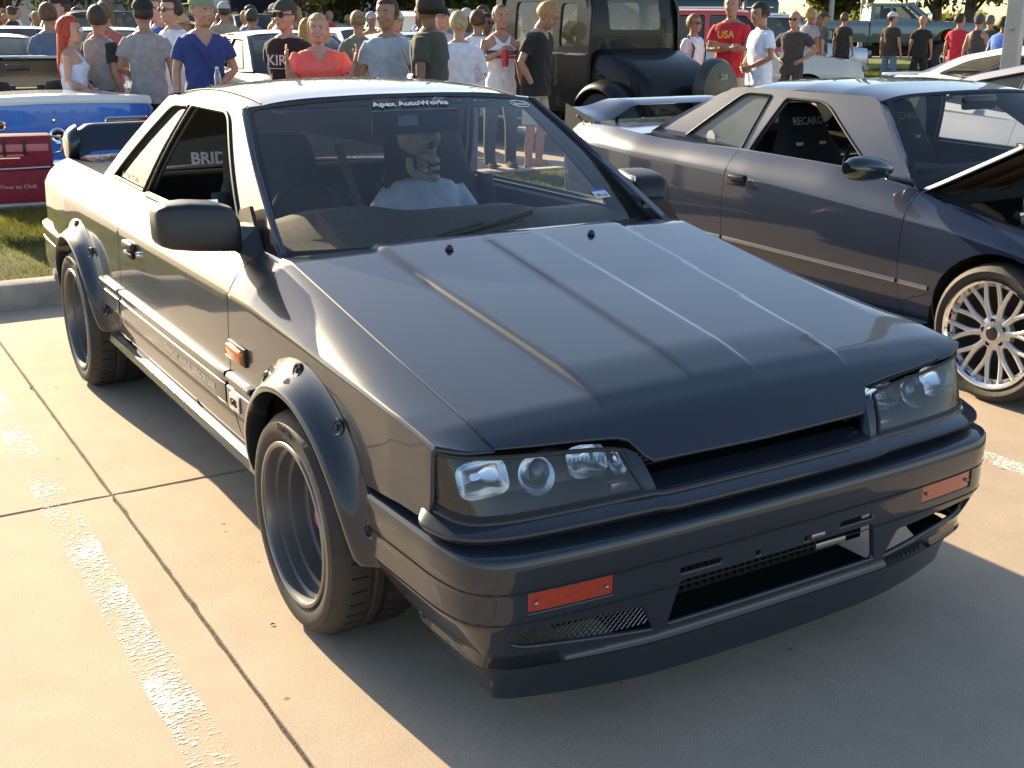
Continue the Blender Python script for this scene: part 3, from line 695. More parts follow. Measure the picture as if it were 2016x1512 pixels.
# ------------------------------------------------------------------ cabin shell
def gy(z): return .715-(z-.925)*(.140/.385)-.012*math.sin(math.pi*min(1, max(0, (z-.925)/.385)))*-1
def S_green(x, z): return (x, gy(z), z)
gout = [(.83, .918), (.815, .935), (.185, 1.290), (.14, 1.304), (-.60, 1.306), (-.68, 1.296), (-1.30, .945), (-1.34, .918)]
w_door = rpoly([(.500, .938), (.095, 1.262), (.045, 1.282), (-.34, 1.282), (-.605, .938)], [.015, .03, .03, .02, .015], 3)
w_qtr = rpoly([(-.375, 1.277), (-.57, 1.270), (-1.14, .945), (-.66, .938)], [.02, .05, .02, .01], 3)
for sg in (-1, 1):
    mb = MB(); panel(mb, S_green, gout, holes=[w_door, w_qtr], step=.03, sgn=sg, flip=(sg == 1), flange=.025); CB = mb.build('side_frame', M_BODY, CAR, angle=None)
    # black weather strips round both openings
    for W_, nme in ((w_door, 'weather_strip'), (w_qtr, 'quarter_strip')):
        P = [(S_green(*p)[0], sg*(S_green(*p)[1]+.002), S_green(*p)[2]) for p in densify(W_, .04)]
        mb = MB(); mb.tube(P, .007, 6, closed=True); mb.build(nme, M_RUB, CB)
    mb = MB(); panel(mb, S_green, [(x*1.0, z) for x, z in rpoly([(-.385, 1.273), (-.565, 1.266), (-1.128, .949), (-.668, .942)], .01)], step=.05, sgn=sg, flip=(sg == 1), flange=0, off=-.010)
    qg = mb.build('quarter_glass', glassmat('tinted_glass', (.35, .40, .38), .10), CAR, angle=None)
    if sg == -1: 
        n = Vector((0, -1, .36)).normalized()
        text_obj('window_sticker', 'Infinite Works', .036, frame_m((-.93, -(gy(.965))+.0035, .962), (1, 0, 0), (0, .36, 1)), M_WHITE, qg, extrude=.0005)
    # belt strip
    mb = MB(); rings = []
    for x in np.linspace(-.60, .50, 20): rings.append([(x, sg*(.716+a), .925+b) for a, b in ((-.008, -.006), (.007, -.006), (.009, .004), (.003, .012), (-.008, .012))])
    mb.loft(rings, True, True); mb.build('belt_strip', M_RUB, CAR)
# windscreen surface a in [-1,1], b in [0,1]
def S_ws(a, b):
    xb = .885-.135*a*a; xt = .215-.06*a*a; yb = .698*a; yt = .552*a; zb = .900+.004*(1-a*a); zt = 1.335-.033*a*a
    k = .016*math.sin(math.pi*b); return (xb+(xt-xb)*b+k*.5, yb+(yt-yb)*b, zb+(zt-zb)*b+k)
def sq(S, su, sv): return (lambda u, v: S(u/su, v/sv)), su, sv
Sw = lambda u, v: S_ws(u/.62, v/.78)
mb = MB(); panel(mb, Sw, rpoly([(-.62, .0), (.62, .0), (.62, .78), (-.62, .78)], .012), step=.05, flange=0); WS = mb.build('windshield', glassmat('windshield_glass', (.92, .94, .93), .045, dust_sheen_col=(.62, .62, .58)), CAR, angle=None)
# black edge band on the glass
mb = MB()
inn = rpoly([(-.605, .034), (.605, .034), (.606, .758), (-.606, .758)], .03)
panel(mb, Sw, rpoly([(-.62, .0), (.62, .0), (.62, .78), (-.62, .78)], .012), holes=[inn], step=.04, flange=0, off=.002); mb.build('windshield_seal', M_RUB, CAR, angle=None)
def wsM(a, b, off=.004):
    p = Vector(S_ws(a, b)); du = Vector(S_ws(a+.01, b))-Vector(S_ws(a-.01, b)); dv = Vector(S_ws(a, b+.01))-Vector(S_ws(a, b-.01)); n = du.cross(dv).normalized()
    return frame_m(p+n*off, du, dv)
text_obj('windshield_banner', 'Apex AutoWorks', .036, wsM(-.01, .915), M_WHITE, WS, extrude=.0004, bold=.0012, space=1.05, sx=1.06)
mb = MB(); Mx = wsM(.84, .925, .003); R_ = []
for k in range(24): R_.append((.045*math.cos(k*math.pi/12), .022*math.sin(k*math.pi/12), 0))
mb.tube(R_, .0016, 5, Mx, closed=True); mb.build('window_decal', M_WHITE, WS)
text_obj('decal_letters', 'Speed', .028, wsM(.84, .925, .003), M_WHITE, WS, extrude=.0004, shear=.2)
mb = MB(); mb.box((0, 0, 0), (.075, .040, .001), wsM(.80, .215, .003), mi=0); ins = mb.build('registration_sticker', mat('sticker_pale', (.62, .66, .70), .5), WS)
mb = MB(); mb.box((0, .017, .0012), (.075, .008, .001), wsM(.80, .215, .003)); mb.build('sticker_band', mat('sticker_blue', (.08, .12, .5), .5), ins)
text_obj('sticker_digits', '09-16', .024, wsM(.80, .205, .0045), mat('sticker_ink', (.05, .06, .12), .5), ins, extrude=.0002)
# A pillars, roof
for sg in (-1, 1):
    A = [S_ws(sg*1.0, b) for b in np.linspace(0, 1, 20)]
    Gp = [(x, sg*gy(z), z) for x, z in zip(np.linspace(.822, .178, 20), np.linspace(.925, 1.292, 20))]
    mb = MB(); rings = []
    for a, g in zip(A, Gp):
        a = Vector(a); g = Vector(g); m = a*.5+g*.5+Vector((.006, sg*.004, .006))
        rings.append([tuple(a-Vector((.0, 0, .004))), tuple(a*.85+g*.15+Vector((.004, sg*.001, .004))), tuple(m), tuple(a*.2+g*.8+Vector((.002, sg*.001, .002))), tuple(g)])
    mb.loft(rings, False); mb.build('a_pillar', M_BODY, CAR, angle=60)
    mb = MB(); mb.tube([tuple(Vector(a)+Vector((.004, sg*.003, .003))) for a in A], .0045, 6); mb.build('pillar_trim', M_CHROME if False else M_RUB, CAR)
ZR = ([-.95, -.75, -.5, -.25, 0, .15, .25], [1.300, 1.340, 1.364, 1.372, 1.362, 1.347, 1.330])
_rx = np.linspace(-1, .3, 100); _rz = np.interp(_rx, *ZR); _rz = np.convolve(np.pad(_rz, 8, mode='edge'), np.ones(17)/17, 'valid')
def S_roof(x, y):
    a = abs(y)/.578; return (x, y, float(np.interp(x, _rx, _rz))-.030*a**2-.034*a**7)
ro = [(.214, 0), (.200, .25), (.170, .45), (.152, .535), (.13, .572), (.0, .576), (-.60, .574), (-.70, .562), (-.74, .50), (-.79, .25), (-.80, 0), (-.79, -.25), (-.74, -.50), (-.70, -.562), (-.60, -.574), (0, -.576), (.13, -.572), (.152, -.535), (.170, -.45), (.200, -.25)]
mb = MB(); panel(mb, S_roof, ro, step=.03, flange=.01); ROOF = mb.build('roof', M_BODY, CAR, angle=None)
for sg in (-1, 1):
    mb = MB(); mb.tube([(x, sg*.50, S_roof(x, .5)[2]+.001) for x in np.linspace(.14, -.72, 24)], .003, 5); mb.build('roof_drip_line', M_BODY_IN, ROOF)
mb = MB(); 
Mx = Matrix.Translation((-.52, .40, S_roof(-.52, .40)[2]))
mb.box((0, 0, .012), (.09, .028, .03), bev=.01, taper=(.5, .5)); mb.tube([(-.01, 0, .02), (-.10, 0, .12)], [.004, .0025], 6)
a_ = MB(); a_.v = [tuple(Mx @ Vector(v)) for v in mb.v]; a_.f = mb.f; a_.m = mb.m; a_.n = mb.n; a_.build('roof_aerial', M_PLASTIC, ROOF)
# rear screen, C pillars
def S_rs(a, b):
    xb = -1.47+.09*a*a; xt = -.80+.055*a*a; zb = .935-.003*a*a; zt = S_roof(-.80+.055*a*a, .50*a)[2]
    k = .02*math.sin(math.pi*b); return (xb+(xt-xb)*b-k*.4, a*(.665+(.515-.665)*b), zb+(zt-zb)*b+k)
mb = MB(); panel(mb, lambda u, v: S_rs(u/.6, v/.75), [(-.6, 0), (-.6, .75), (.6, .75), (.6, 0)], step=.06, flange=0, flip=True); mb.build('rear_screen', glassmat('rear_glass', (.22, .24, .23), .05, dust_sheen_col=(.08,.08,.07)), CAR, angle=None)
for sg in (-1, 1):
    A = [Vector(S_rs(sg, b)) for b in np.linspace(0, 1, 16)]; Gp = [Vector((x, sg*gy(z), z)) for x, z in zip(np.linspace(-1.305, -.685, 16), np.linspace(.935, 1.296, 16))]
    mb = MB(); rings = [[tuple(a), tuple((a+g)*.5+Vector((-.010, -sg*.002, .006))), tuple(g)] for a, g in zip(A, Gp)]
    mb.loft(rings, False); mb.build('c_pillar', M_BODY, CAR, angle=60)
# boot lid, rear deck and tail
mb = MB(); panel(mb, lambda x, y: (x, y, ztop(x)+.012*(1-(y/.72)**2)), [(-1.335, -.714), (-1.335, .714), (-2.2, .69), (-2.38, .65), (-2.41, 0), (-2.38, -.65), (-2.2, -.69)], step=.05, flange=.02); mb.build('boot_lid', M_BODY, CAR, angle=None)
mb = MB(); rings = []
for i in range(25):
    y = -.70+1.40*i/24; t = .10*abs(y/.7)**4
    rings.append([(-2.405+t, y, .895), (-2.43+t, y, .86), (-2.42+t, y, .60), (-2.38+t, y, .55)])
mb.loft(rings, False); mb.build('tail_panel', M_BODY, CAR, angle=40)
mb = MB(); rings = []
def rb(s):
    a = abs(s); pts = [(-2.50, 0), (-2.49, .45), (-2.46, .68), (-2.40, .79), (-2.25, .835), (-1.70, .852)]
    P = np.array(crom(pts, 6)); return P
P = rb(0); full = [(x, -y) for x, y in P[::-1]]+[(x, y) for x, y in P[1:]]
for x, y in full:
    c = np.array([-1.9, 0]); d = np.array([x, y*1.0])-c; l = np.linalg.norm(d); d = d/l
    rings.append([(x-d[0]*q, y-d[1]*q, z) for q, z in ((.07, .60), (.02, .60), (.004, .59), (0, .575), (.002, .54), (.012, .535), (.012, .53), (.004, .525), (.006, .42), (.03, .30), (.10, .24))])
mb.loft(rings, False); mb.build('rear_bumper', M_BODY, CAR, angle=40)
for sg in (-1, 1):
    mb = MB(); panel(mb, S_side, [(-2.395, V(-2.3, .85)), (-2.395, V(-2.3, .66)), (-2.27, V(-2.3, .66)), (-2.25, V(-2.3, .85))], step=.03, sgn=sg, flip=(sg == -1), off=.003); mb.build('tail_light', M_REDLENS, CAR, angle=None)
# boot spoiler: upright blade on swept end pedestals
mb = MB(); rings = []
for y in np.linspace(-.64, .64, 41):
    e = sstep(.56, .64, abs(y)); top = 1.078-.035*e; c = -.02*(y/.64)**2
    rings.append([(-2.16-c+.03*e*0, y, .950-.03*e), (-2.215-c, y, top-.012), (-2.235-c, y, top), (-2.30-c, y, top-.002), (-2.325-c, y, top-.02), (-2.33-c, y, top-.05), (-2.28-c, y, 1.0), (-2.27-c, y, .950-.03*e)])
mb.loft(rings, True, True); mb.build('boot_spoiler', M_BODY, CAR, angle=45)
for sg in (-1, 1):
    mb = MB(); r2 = []
    for q in np.linspace(0, 1, 9):
        y = .63+.055*math.sin(q*math.pi/2); k = math.cos(q*math.pi/2); zc = .99-.03*q; 
        h = .085*(1-.45*q**2); r2.append([(-2.245+.095*math.cos(t)*(1-.25*q*q), sg*y, zc+h*math.sin(t)) for t in np.linspace(0, 2*math.pi, 17)[:-1]])
    mb.loft(r2, True, True); mb.build('spoiler_end', M_BODY, CAR, angle=50)
# ------------------------------------------------------------------ wheels
def deep_wheel(loc, sg, width=.26, R=.305, rr=.222, gun=None):
    # axis along +-Y; outer face towards sg
    root = None; M = Matrix.Translation(loc) @ Matrix.Diagonal((1, sg, 1, 1))
    w = width
    prof = [(rr-.004, -.010), (rr+.004, -.004), (rr+.016, .004), (rr+.038, .008), (rr+.055, .004), (R-.018, -.008), (R-.006, -.022), (R, -.045), (R, -.09), (R-.004, -.094), (R-.004, -.102), (R, -.106), (R, -w*.5-.01), (R-.004, -w*.5-.006), (R-.004, -w*.5+.0), (R, -w*.5+.004), (R, -w+.09), (R, -w+.045), (R-.01, -w+.015), (R-.04, -w-.002), (rr, -w+.006)]
    mb = MB(); mb.lathe(prof, 64, M); TY = mb.build('tyre', M_TYRE, CAR, angle=30)
    # sipes cut across the shoulder: small dark blocks set into the tread
    mb = MB()
    for k in range(44):
        a = 2*math.pi*k/44; 
        for y, da in ((-.060, 0), (-.150, .07), (-.20, .03)):
            c = math.cos(a+da); s_ = math.sin(a+da); T = Matrix(((c, 0, -s_, 0), (0, 1, 0, 0), (s_, 0, c, 0), (0, 0, 0, 1)))
            mb.box((R-.001, y, 0), (.004, .045, .005), M @ T @ Matrix.Translation((0, 0, 0)) @ Matrix.Rotation(.5, 4, 'X') if False else M @ T)
    mb.build('tread_groove', M_DARK, TY)['kind'] = 'stuff'
    text_obj('sidewall_letters', 'RADIAL', .028, Matrix.Translation((loc[0], loc[1]+sg*.009, loc[2]+.265)) @ frame_m((0, 0, 0), (-sg, 0, 0), (0, 0, 1)), M_TYRE, TY, extrude=.001)
    # stepped dish
    prof = [(rr+.004, -.004), (rr+.001, .004), (rr-.006, .005), (rr-.012, .000), (rr-.014, -.010), (rr-.015, -.030), (rr-.027, -.033), (rr-.029, -.062), (rr-.043, -.065), (rr-.046, -.105), (rr-.060, -.110), (rr-.064, -.20), (0.0, -.205)]
    mb = MB(); mb.lathe(prof, 64, M, mi=0); RIM = mb.build('rim', gun or M_GUN, CAR, angle=35)
    mb = MB(); mb.lathe([(rr+.0045, -.003), (rr+.0015, .0048), (rr-.006, .0058), (rr-.0095, .0038)], 64, M); mb.build('rim_lip', mat('dull_lip', (.22, .22, .23), .35, 1.0), RIM)
    for k in range(8):
        a = 2*math.pi*k/8+.2; T = Matrix(((math.cos(a), 0, -math.sin(a), 0), (0, 1, 0, 0), (math.sin(a), 0, math.cos(a), 0), (0, 0, 0, 1)))
        mb = MB(); mb.loft([[(.05, -.125, -.026), (.05, -.125, .026), (.05, -.165, .030), (.05, -.165, -.030)], [(.10, -.130, -.018), (.10, -.130, .018), (.10, -.17, .022), (.10, -.17, -.022)], [(rr-.058, -.145, -.022), (rr-.058, -.145, .022), (rr-.058, -.185, .03), (rr-.058, -.185, -.03)]], True, True, M @ T); mb.build('spoke', gun or M_GUN, RIM, angle=50)
    mb = MB(); mb.lathe([(0, -.105), (.028, -.105), (.036, -.112), (.060, -.122), (.064, -.16)], 24, M); mb.build('hub', gun or M_GUN, RIM)
    mb = MB(); mb.lathe([(0, -.070), (.024, -.072), (.027, -.078), (.028, -.106)], 20, M); mb.build('centre_cap', mat('red_cap', (.55, .02, .02), .25, coat=1), RIM)
    for k in range(5):
        a = 2*math.pi*k/5; mb = MB(); mb.lathe([(0, -.098), (.007, -.098), (.0085, -.102), (.0085, -.126)], 6, M @ Matrix.Translation((.047*math.cos(a), 0, .047*math.sin(a)))); mb.build('lug_nut', M_STEEL, RIM)
    return TY
M_GUN = mat('gunmetal_wheel', (.16, .165, .175), .38, .6, coat=.3)
for sg in (-1, 1):
    deep_wheel((WX, sg*.895, .305), sg); deep_wheel((-WX, sg*.895, .305), sg, .28)
# ------------------------------------------------------------------ door mirrors
for sg in (-1, 1):
    mb = MB(); rings = []
    for q, (yy, zc, hz, hx) in enumerate([(.775, .985, .055, .035), (.80, .992, .066, .055), (.84, 1.0, .070, .062), (.92, 1.008, .070, .060), (.985, 1.012, .064, .052), (1.010, 1.012, .055, .04), (1.020, 1.012, .042, .028)]):
        ring = []
        for j in range(20):
            a = 2*math.pi*j/20; ca, sa = math.cos(a), math.sin(a); X = math.copysign(abs(ca)**.42, ca)*hx; Z = math.copysign(abs(sa)**.27, sa)*hz
            ring.append((.625+X+(.02 if ca > 0 else 0)-Z*.12, sg*yy, zc+Z-(.02 if yy < .8 else 0)))
        rings.append(ring)
    mb.loft(rings, True, True); MR = mb.build('door_mirror', mat('mirror_black', (.012, .012, .013), .42), CAR, angle=45)
    mb = MB(); mb.prism([(.735, sg*.722, .905), (.46, sg*.722, .905), (.50, sg*.705, 1.02), (.58, sg*.700, 1.04)], (0, sg*.012, 0)); mb.build('mirror_sail', M_PLASTIC, MR)
    mb = MB(); mb.loft([[(.73, sg*.735, .895), (.56, sg*.735, .895), (.56, sg*.72, .99), (.66, sg*.72, .99)], [(.68, sg*.80, .93), (.60, sg*.80, .93), (.60, sg*.80, 1.0), (.66, sg*.80, 1.0)]], True, True); mb.build('mirror_foot', M_PLASTIC, MR)
    mb = MB(); mb.box((.568, sg*.905, 1.01), (.004, .20, .115), bev=.0015); mb.build('mirror_glass', M_REFLECT, MR)
    if sg == 1:
        Tm = Matrix.Translation((.66, .80, 0)) @ Matrix.Rotation(math.radians(76), 4, 'Z') @ Matrix.Translation((-.66, -.80, -.02)); MR.matrix_basis = Tm; MR['label'] = 'left door mirror folded back'
        for q in MR.children:
            if q.name.startswith('mirror_sail'): q.matrix_basis = Tm.inverted()
# wiper and cowl
mb = MB(); mb.box((.83, 0, .885), (.14, 1.36, .02)); mb.build('cowl', M_PLASTIC, CAR)
def ws_pt(a, b, o=.015):
    m = wsM(a, b, o); return tuple(m.col[3].to_3d())
mb = MB(); mb.tube([ws_pt(-.42, .01, .012), ws_pt(-.30, .05, .022), ws_pt(-.05, .10, .026)], [.006, .005, .004], 6); mb.tube([ws_pt(-.33, .03, .012), ws_pt(.21, .13, .012)], .0045, 6); mb.box((0, 0, 0), (.40, .016, .006), frame_m(ws_pt(-.05, .085, .020), Vector(ws_pt(.21, .13))-Vector(ws_pt(-.33, .03)), (0, 0, 1)), bev=.002)
mb.build('wiper', M_RUB, CAR)
mb = MB(); mb.tube([ws_pt(.25, .01, .012), ws_pt(.40, .03, .018), ws_pt(.72, .035, .012)], [.006, .005, .004], 6); mb.build('wiper', M_RUB, CAR)
# ------------------------------------------------------------------ interior
M_INT = mat('grey_brown_dash', (.10, .092, .078), .75, var=.15, vscale=60, bump=.2, bscale=400)
M_INT2 = mat('dark_carpet', (.02, .02, .02), .95)
mb = MB(); rings = []
for y in np.linspace(-.66, .66, 34):
    hump = .030*math.exp(-((y+.35)/.20)**4)
    h2 = .03*(1-sstep(.28, .45, y))
    rings.append([(.80, y, .885), (.62, y, .915+h2*.4), (.50, y, .93+h2+hump), (.40, y, .925+h2+hump), (.37, y, .90+h2), (.38, y, .78), (.45, y, .60)])
mb.loft(rings, False); DSH = mb.build('dashboard', M_INT, CAR, angle=40)
mb = MB(); mb.box((-.2, 0, .30), (1.9, 1.30, .02)); mb.box((-.3, 0, .40), (1.3, .22, .20), bev=.03); mb.box((-1.30, 0, .86), (.5, 1.26, .02)); mb.box((-.93, 0, .55), (.5, 1.24, .2), bev=.05); mb.box((-1.12, 0, .75), (.12, 1.24, .40), M=None, bev=.05); mb.build('cabin_floor', M_INT2, CAR)
for sg in (-1, 1):
    mb = MB(); mb.box((.0, sg*.675, .74), (1.25, .05, .36), bev=.02); mb.box((.1, sg*.62, .72), (.55, .06, .05), bev=.02); mb.build('door_card', mat('door_card_brown', (.05, .045, .038), .8), CAR)
    mb = MB(); mb.box((-.95, sg*.665, .75), (.6, .03, .36), bev=.01); mb.build('rear_side_trim', M_INT2, CAR)
mb = MB(); panel(mb, lambda x, y: (x, y, S_roof(x, y)[2]-.03), [(.12, -.50), (.12, .50), (-.72, .50), (-.72, -.50)], step=.2, flange=0); mb.build('headliner', mat('headliner_grey', (.16, .15, .13), .95), CAR, angle=None)
def sofa_seat(parent, cx, cy, name, mt, top=1.165, bucket=False, w=.25):
    mb = MB()
    rings = []
    prof = [(.52, .24, .055), (.60, w, .065), (.75, w+.005, .07), (.88, w, .065), (.95, w-.035, .06), (1.0, w-.06, .055), (top-.05, w-.075, .05), (top-.012, w-.09, .042), (top, w-.125, .025)]
    for z, hw, th in prof:
        xc = cx-(z-.52)*.32; n = 20
        rings.append([(xc+th*math.copysign(abs(math.cos(a))**.7, math.cos(a)), cy+hw*math.copysign(abs(math.sin(a))**.5, math.sin(a)), z) for a in [2*math.pi*j/n for j in range(n)]])
    mb.loft(rings, True, True)
    for s in (-1, 1):
        r3 = []
        for z, q in ((.55, .03), (.62, .05), (.78, .055), (.90, .045), (.97, .015)):
            xc = cx+.06-(z-.52)*.32; r3.append([(xc+q*math.cos(a), cy+s*(w-.02)+.035*math.sin(a), z) for a in [2*math.pi*j/10 for j in range(10)]])
        mb.loft(r3, True, True)
    mb.box((cx+.26, cy, .48), (.50, .46, .14), bev=.05)
    return mb.build(name, mt, parent, angle=50)
st = sofa_seat(CAR, -.16, -.05-.26, 'driver_seat', M_FABRIC)
st2 = sofa_seat(CAR, -.16, .36, 'passenger_seat', M_FABRIC, top=1.15)
text_obj('seat_lettering', 'BRIDE', .062, frame_m((-.43, -.50, 1.075), (.25, 1, 0), (-.32, 0, 1)), mat('pale_thread', (.45, .45, .45), .8), st, extrude=.001, bold=.002)
# belts
mb = MB(); mb.tube([(-.45, .02, 1.10), (-.38, .03, 1.0), (-.30, .05, .86), (-.22, .07, .70)], .022, 6, flat=.15); mb.build('seat_belt', mat('belt_web', (.20, .18, .15), .8), CAR)
# steering wheel
Ms = frame_m((.14, -.31, .875), (0, 1, 0), (-.40, 0, 1))
mb = MB(); mb.tube([(.175*math.cos(a), .175*math.sin(a), 0) for a in np.linspace(0, 2*math.pi, 41)[:-1]], .014, 8, Ms, closed=True)
for a in (math.pi*.5+2.1, math.pi*.5-2.1, math.pi*.5): pass
for a in (0.15, math.pi-.15, -math.pi/2): mb.tube([(0, 0, -.02), (.17*math.cos(a), .17*math.sin(a), 0)], .014, 6, Ms, flat=.5)
mb.ell((0, 0, -.01), (.06, .05, .025), 14, 8, Ms); mb.tube([(0, 0, -.02), (0, -.02, -.28)], .03, 10, Ms); mb.build('steering_wheel', mat('wheel_leather', (.02, .02, .02), .3), CAR)
# rear-view mirror with a hanging tag, sun visors
mb = MB(); mb.box((.30, .0, 1.245), (.025, .34, .085), bev=.012); mb.tube([(.30, 0, 1.27), (.275, 0, 1.295)], .008, 6); RV = mb.build('rear_view_mirror', M_PLASTIC, CAR)
mb = MB(); mb.box((.322, -.04, 1.252), (.003, .075, .035)); mb.build('toll_tag', mat('tag_grey', (.30, .33, .34), .6), RV)
for sg in (-1, 1):
    mb = MB(); mb.box((.16, sg*.27, 1.285), (.13, .36, .015), bev=.006); mb.build('sun_visor', mat('visor_vinyl', (.10, .10, .09), .8), CAR)
# folded sunshade and papers lying on the dash catch the sun
# ------------------------------------------------------------------ other cars: a general car body builder
def spoked_wheel(parent, loc, sg, R=.31, rr=.22, w=.22, style='mesh', rimmat=None, detail=1):
    M = Matrix.Translation(loc) @ Matrix.Diagonal((1, sg, 1, 1)); n = 48 if detail else 20
    mb = MB(); mb.lathe([(rr-.004, -.010), (rr+.010, .002), (rr+(R-rr)*.5, .010), (R-.014, -.002), (R-.003, -.02), (R, -.05), (R, -w+.05), (R-.02, -w), (rr, -w)], n, M); T = mb.build('tyre', M_TYRE, parent, angle=40)
    rm = rimmat or M_ALU
    mb = MB(); mb.lathe([(rr+.004, -.004), (rr+.001, .006), (rr-.008, .006), (rr-.018, -.004), (rr-.024, -.05), (rr-.03, -.06), (rr-.035, -.12), (0, -.14)], n, M); RM = mb.build('rim', M_CHROME if style == 'mesh' else rm, parent, angle=35)
    if detail:
        dk = mat('wheel_well_dark', (.02, .02, .02), .7)
        mb = MB(); mb.lathe([(rr-.034, -.118), (0, -.122)], 32, M); mb.build('brake_disc', dk, RM)
        if style == 'mesh':
            for k in range(10):
                a = 2*math.pi*k/10+.15
                for d in (-1, 1):
                    mb = MB()
                    def P(r, da, y): return (r*math.cos(a+da), y, r*math.sin(a+da))
                    path = [P(.06, .0, -.045), P(.105, d*.02, -.040), P(.15, d*.085, -.034), P(rr-.018, d*.175, -.026)]
                    mb.tube(crom(path, 3), [.017, .0165, .0155, .014, .013, .0125, .012, .0115, .011, .011], 6, M, flat=1); mb.build('spoke', rm, RM, angle=70)
            for k in range(30):
                a = 2*math.pi*k/30; mb = MB(); mb.lathe([(0, .004), (.0045, .004), (.006, 0), (.006, -.006)], 6, M @ Matrix.Translation(((rr-.024)*math.cos(a), -.022, (rr-.024)*math.sin(a)))); mb.build('rim_bolt', M_STEEL, RM)
            mb = MB(); mb.lathe([(rr-.012, -.03), (rr-.034, -.028), (rr-.036, -.036)], 48, M); mb.build('rim_band', rm, RM)
        else:
            for k in range(5):
                a = 2*math.pi*k/5+.3; c, s_ = math.cos(a), math.sin(a); T_ = Matrix(((c, 0, -s_, 0), (0, 1, 0, 0), (s_, 0, c, 0), (0, 0, 0, 1)))
                mb = MB(); mb.loft([[(.04, -.02, -.03), (.04, -.02, .03), (.04, -.06, .03), (.04, -.06, -.03)], [(rr-.02, -.03, -.022), (rr-.02, -.03, .022), (rr-.02, -.07, .022), (rr-.02, -.07, -.022)]], True, True, M @ T_); mb.build('spoke', rm, RM)
        mb = MB(); mb.lathe([(0, -.018), (.03, -.019), (.034, -.028), (.068, -.032), (.078, -.040), (.080, -.07)], 28, M); HB = mb.build('hub', rm, RM, angle=35)
        mb = MB(); mb.lathe([(0, -.010), (.024, -.011), (.029, -.016), (.030, -.022)], 20, M); mb.build('centre_cap', M_PLASTIC, HB)
        for k in range(5):
            a = 2*math.pi*k/5+.5; mb = MB(); mb.lathe([(.0, -.030), (.0105, -.030), (.0115, -.029)], 10, M @ Matrix.Translation((.054*math.cos(a), 0, .054*math.sin(a)))); mb.build('lug_hole', M_DARK, HB)
    return T
